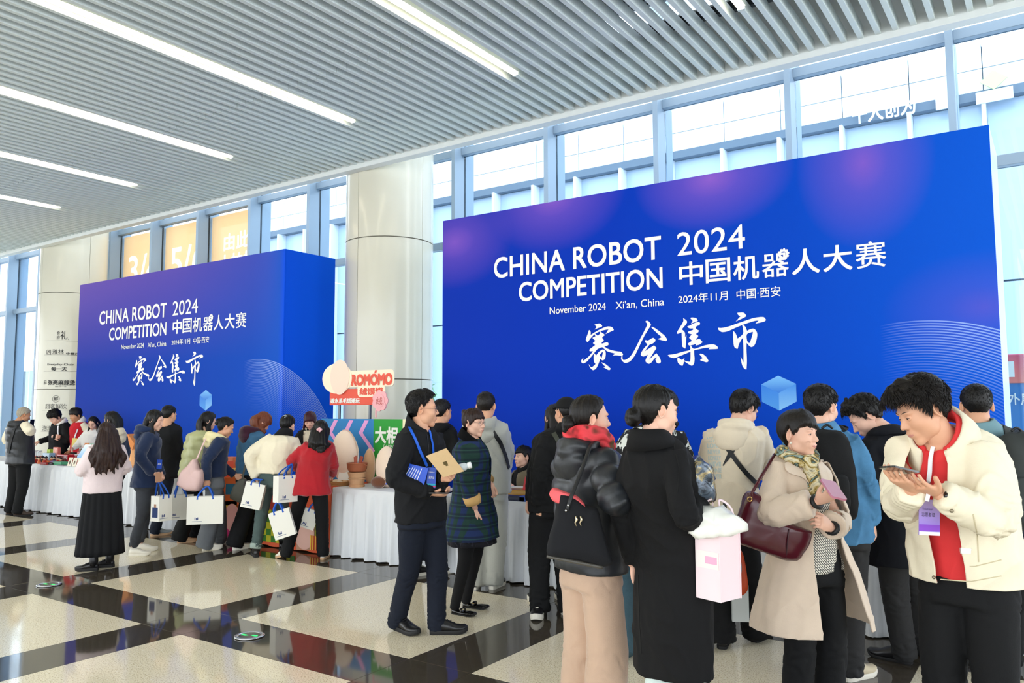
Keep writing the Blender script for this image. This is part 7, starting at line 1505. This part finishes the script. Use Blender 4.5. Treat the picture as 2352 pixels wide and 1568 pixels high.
cp_ = P_['cap_man']; Dg, Fg = radial_grid(64, 50, .1); Rg = head_cached(Dg, False, 0, (64, 50, 'r')); ph_ = np.abs(np.degrees(np.arctan2(Dg[:, 0], Dg[:, 1]))); Pg = Dg*Rg[:, None]; Sg = sstep(0, .006, Pg[:, 2]-np.interp(ph_, [0, 90, 180], [.058, .040, .022])); Pg = Dg*(Rg-.006+.024*Sg)[:, None]
b = MB(); b.add([cp_.hx(q) for q in Pg], Fg); b.build('cap', C['black'], parent=cp_.root, smooth=True)
b = MB(); ring = lambda z: [cp_.hx((.082*sin(a)*(1 if abs(a) < 1.2 else .95), .075*cos(a)+(.085*cos(a*1.25) if abs(a) < 1.25 else 0), z-.012*cos(a))) for a in np.linspace(-1.35, 1.35, 16)]
b.loft([ring(.058), ring(.064)]); b.build('cap_brim', C['black'], parent=cp_.root, smooth='auto')
NH = P_['navy_hoodie_woman']; card(NH, ond(366, 1066, NH.depth-.2), .055, .10, mat('badge blue', '#0E46B8', .4), lines=[('嘉宾', -.3, .3, -.05, .12, M_WHITEINK)])
slab('phone', 'tan cased phone in the hands of the navy hooded jacket woman', 'phone', ond(364, 1096, NH.depth-.26), _R*.6+_fw*.5, np.array([.3, .3, 1.]), .06, .11, .01, mat('tan case', '#B98A6c', .5))
PS = P_['pink_sweater_woman']; slab('tablet', 'bright phone screen held up by the pink sweater woman', 'phone', ond(194, 1036, PS.depth+.12), _R*.9-_fw*.3, _fw*.6+np.array([0, 0, .7]), .085, .16, .01, grad('lit screen', '#7fb4e6', '#e8f2fb'))
GM = P_['grey_haired_man']; slab('phone', 'black phone raised by the grey haired man', 'phone', ond(73, 974, GM.depth-.05), _fw*.9+_R*.3, np.array([.25, 0, 1.]), .07, .15, .01, M_GLB); strap(GM, ['padded_vest'], [(20, 1040), (27, 1005), (36, 974)], .05, M_BLK, 'bag_strap', off=.008)
strap(P_['red_vest_seller'], ['varsity_vest'], [(179, 985), (174, 998), (171, 1008)], .022, mat('lanyard white', '#EDEFF4', .6), 'lanyard', off=.006); card(P_['red_vest_seller'], ond(171, 1016, P_['red_vest_seller'].depth-.24), .09, .15, mat('badge yellow', '#F0D878', .5))
strap(P_['black_jacket_seller'], ['jacket'], [(134, 978), (133, 990), (134, 1002)], .022, mat('lanyard white', '#EDEFF4', .6), 'lanyard', off=.006)
RJ = P_['red_jacket_woman']; b = MB()
for q in ((-.02, -.105, .01), (.0, -.112, .02), (.018, -.11, .008), (.004, -.112, -.008)): b.ell(RJ.hx(q)+np.array([0, -.03, 0]), .014, 8, 6)
b.build('hair_clip', mat('clip pink', '#F0B9BE', .4), parent=RJ.root, smooth=True)
CJ = P_['cream_jacket_customer']; b = MB(); b.tube([CJ.hx(q) for q in ((-.03, -.10, .07), (-.01, -.115, .085), (.012, -.105, .10), (.03, -.095, .085), (.01, -.12, .065))], .004, 6); b.build('hair_clip', M_SIL, parent=CJ.root, smooth=True)
# pink and grey shoulder bags of the left group
NJ = P_['navy_jacket_woman']; D = NJ.depth-.27; M_PK = mat('pink nylon', '#E9C6C2', .6); t, c = bag('shoulder_bag', 'slouchy pale pink shoulder bag of the navy jacket woman', 'bag', [(412, 1112), (414, 1090), (432, 1068), (450, 1052), (458, 1076), (467, 1080), (466, 1108), (455, 1128), (430, 1124)], D, .18, M_PK, .07, 41, .8)
tubew(t, c, [ond(451, 1056, D), ond(460, 1035, D+.03), ond(470, 1012, D+.1), ond(480, 992, D+.2)], .012, M_PK, 'shoulder_strap', flat=.4)
AW = P_['auburn_woman']; D = AW.depth-.22; M_OLV = mat('olive canvas', '#57574f', .8); t, c = bag('shoulder_bag', 'olive grey canvas shoulder bag hanging by the denim jacket', 'bag', [(529, 1142), (540, 1112), (552, 1100), (566, 1102), (566, 1128), (562, 1152), (545, 1152)], D, .12, M_OLV, .04, 44, .85)
tubew(t, c, [ond(556, 1102, D), ond(563, 1070, D+.02), ond(571, 1040, D+.12)], .018, M_OLV, 'shoulder_strap', flat=.35)
# white carrier bags with blue handles
M_TOTE = mat('tote white', '#F2F0E6', .55)
def tote(label, cx, y0, y1, wpx, D, rel, hand=None, d=.10, roll=0.0, pic=False, sag=1.0):
    k = F_PX/D; h = (y1-y0)/k; w = wpx/k; az = atan2(-(ond(cx, y1, D)[0]), ond(cx, y1, D)[1])
    t, c = boxbag('carrier_bag', label, 'bag', (cx, y1, 0)[:2], D, w, d, h, az+radians(rel), M_TOTE, 'white carrier bags with blue handles', 1.0, roll=roll)
    for sy in (-1, 1):
        top = np.array([0, 0, h+.13]) if hand is None else rot('z', -(az+radians(rel)))@(np.array(ond(*hand, D))-c)
        MB().tube(polyline([(-w*.22, sy*d/2, h-.03), (-w*.18, sy*d*.45, h+.03), top+np.array([-.015, sy*.008, -.01]), top+np.array([.015, sy*.008, -.01]), (w*.18, sy*d*.45, h+.03), (w*.22, sy*d/2, h-.03)], 4), .010, 6, flat=.4).build('handle', M_BLUE, parent=t, smooth=True)
    lo = MB(); x0 = -w*.28
    for q in range(3): lo.box(x0+q*.014, x0+q*.014+.009, -d/2-.0012, -d/2-.0004, h*.16, h*.16+.028-.006*(q % 2))
    lo.box(x0-.025, x0+.075, -d/2-.0012, -d/2-.0004, h*.10, h*.10+.004); lo.build('printed_logo', mp('navy ink', '#1E3E7A'), parent=t)
    if pic:
        pb = MB(); pb.box(-w/2-.0015, -w/2-.0005, -d*.35, d*.3, h*.15, h*.55); pb.build('printed_block', mp('stripe navy', '#20386a'), parent=t); b = MB(); b.box(-w/2-.002, -w/2-.0008, -d*.15, d*.1, h*.55, h*.68); b.build('printed_block', mp('skin print', '#b58a70'), parent=t)
    return t
tote('white carrier bag held low by the navy hooded jacket woman', 370, 1138, 1195, 36, NH.depth-.2, 40, hand=(366, 1104), d=.13, pic=True)
tote('white carrier bag behind, held by the sage puffer woman', 412, 1136, 1192, 56, P_['green_puffer_woman'].depth-.15, 8, hand=(412, 1112), d=.10)
tote('large white carrier bag held by the navy jacket woman', 471, 1140, 1202, 78, NJ.depth-.32, -6, hand=(476, 1116), d=.10)
tote('white carrier bag hanging by the cream jacket customer and the olive bag', 576, 1108, 1166, 44, CJ.depth-.1, -14, hand=(585, 1096), d=.10, roll=.22)
tote('white carrier bag between the cream jacket and the red jacket', 655, 1092, 1152, 48, RJ.depth-.05, 28, hand=(668, 1066), d=.12)
tote('low white carrier bag left of the red jacket woman, hanging askew', 658, 1170, 1232, 48, RJ.depth-.12, -10, hand=(662, 1150), d=.08, roll=-.3)
tote('small white carrier bag showing right of her leg under the red jacket', 702, 1168, 1212, 36, RJ.depth+.18, -4, hand=(705, 1150), d=.06, roll=.35)
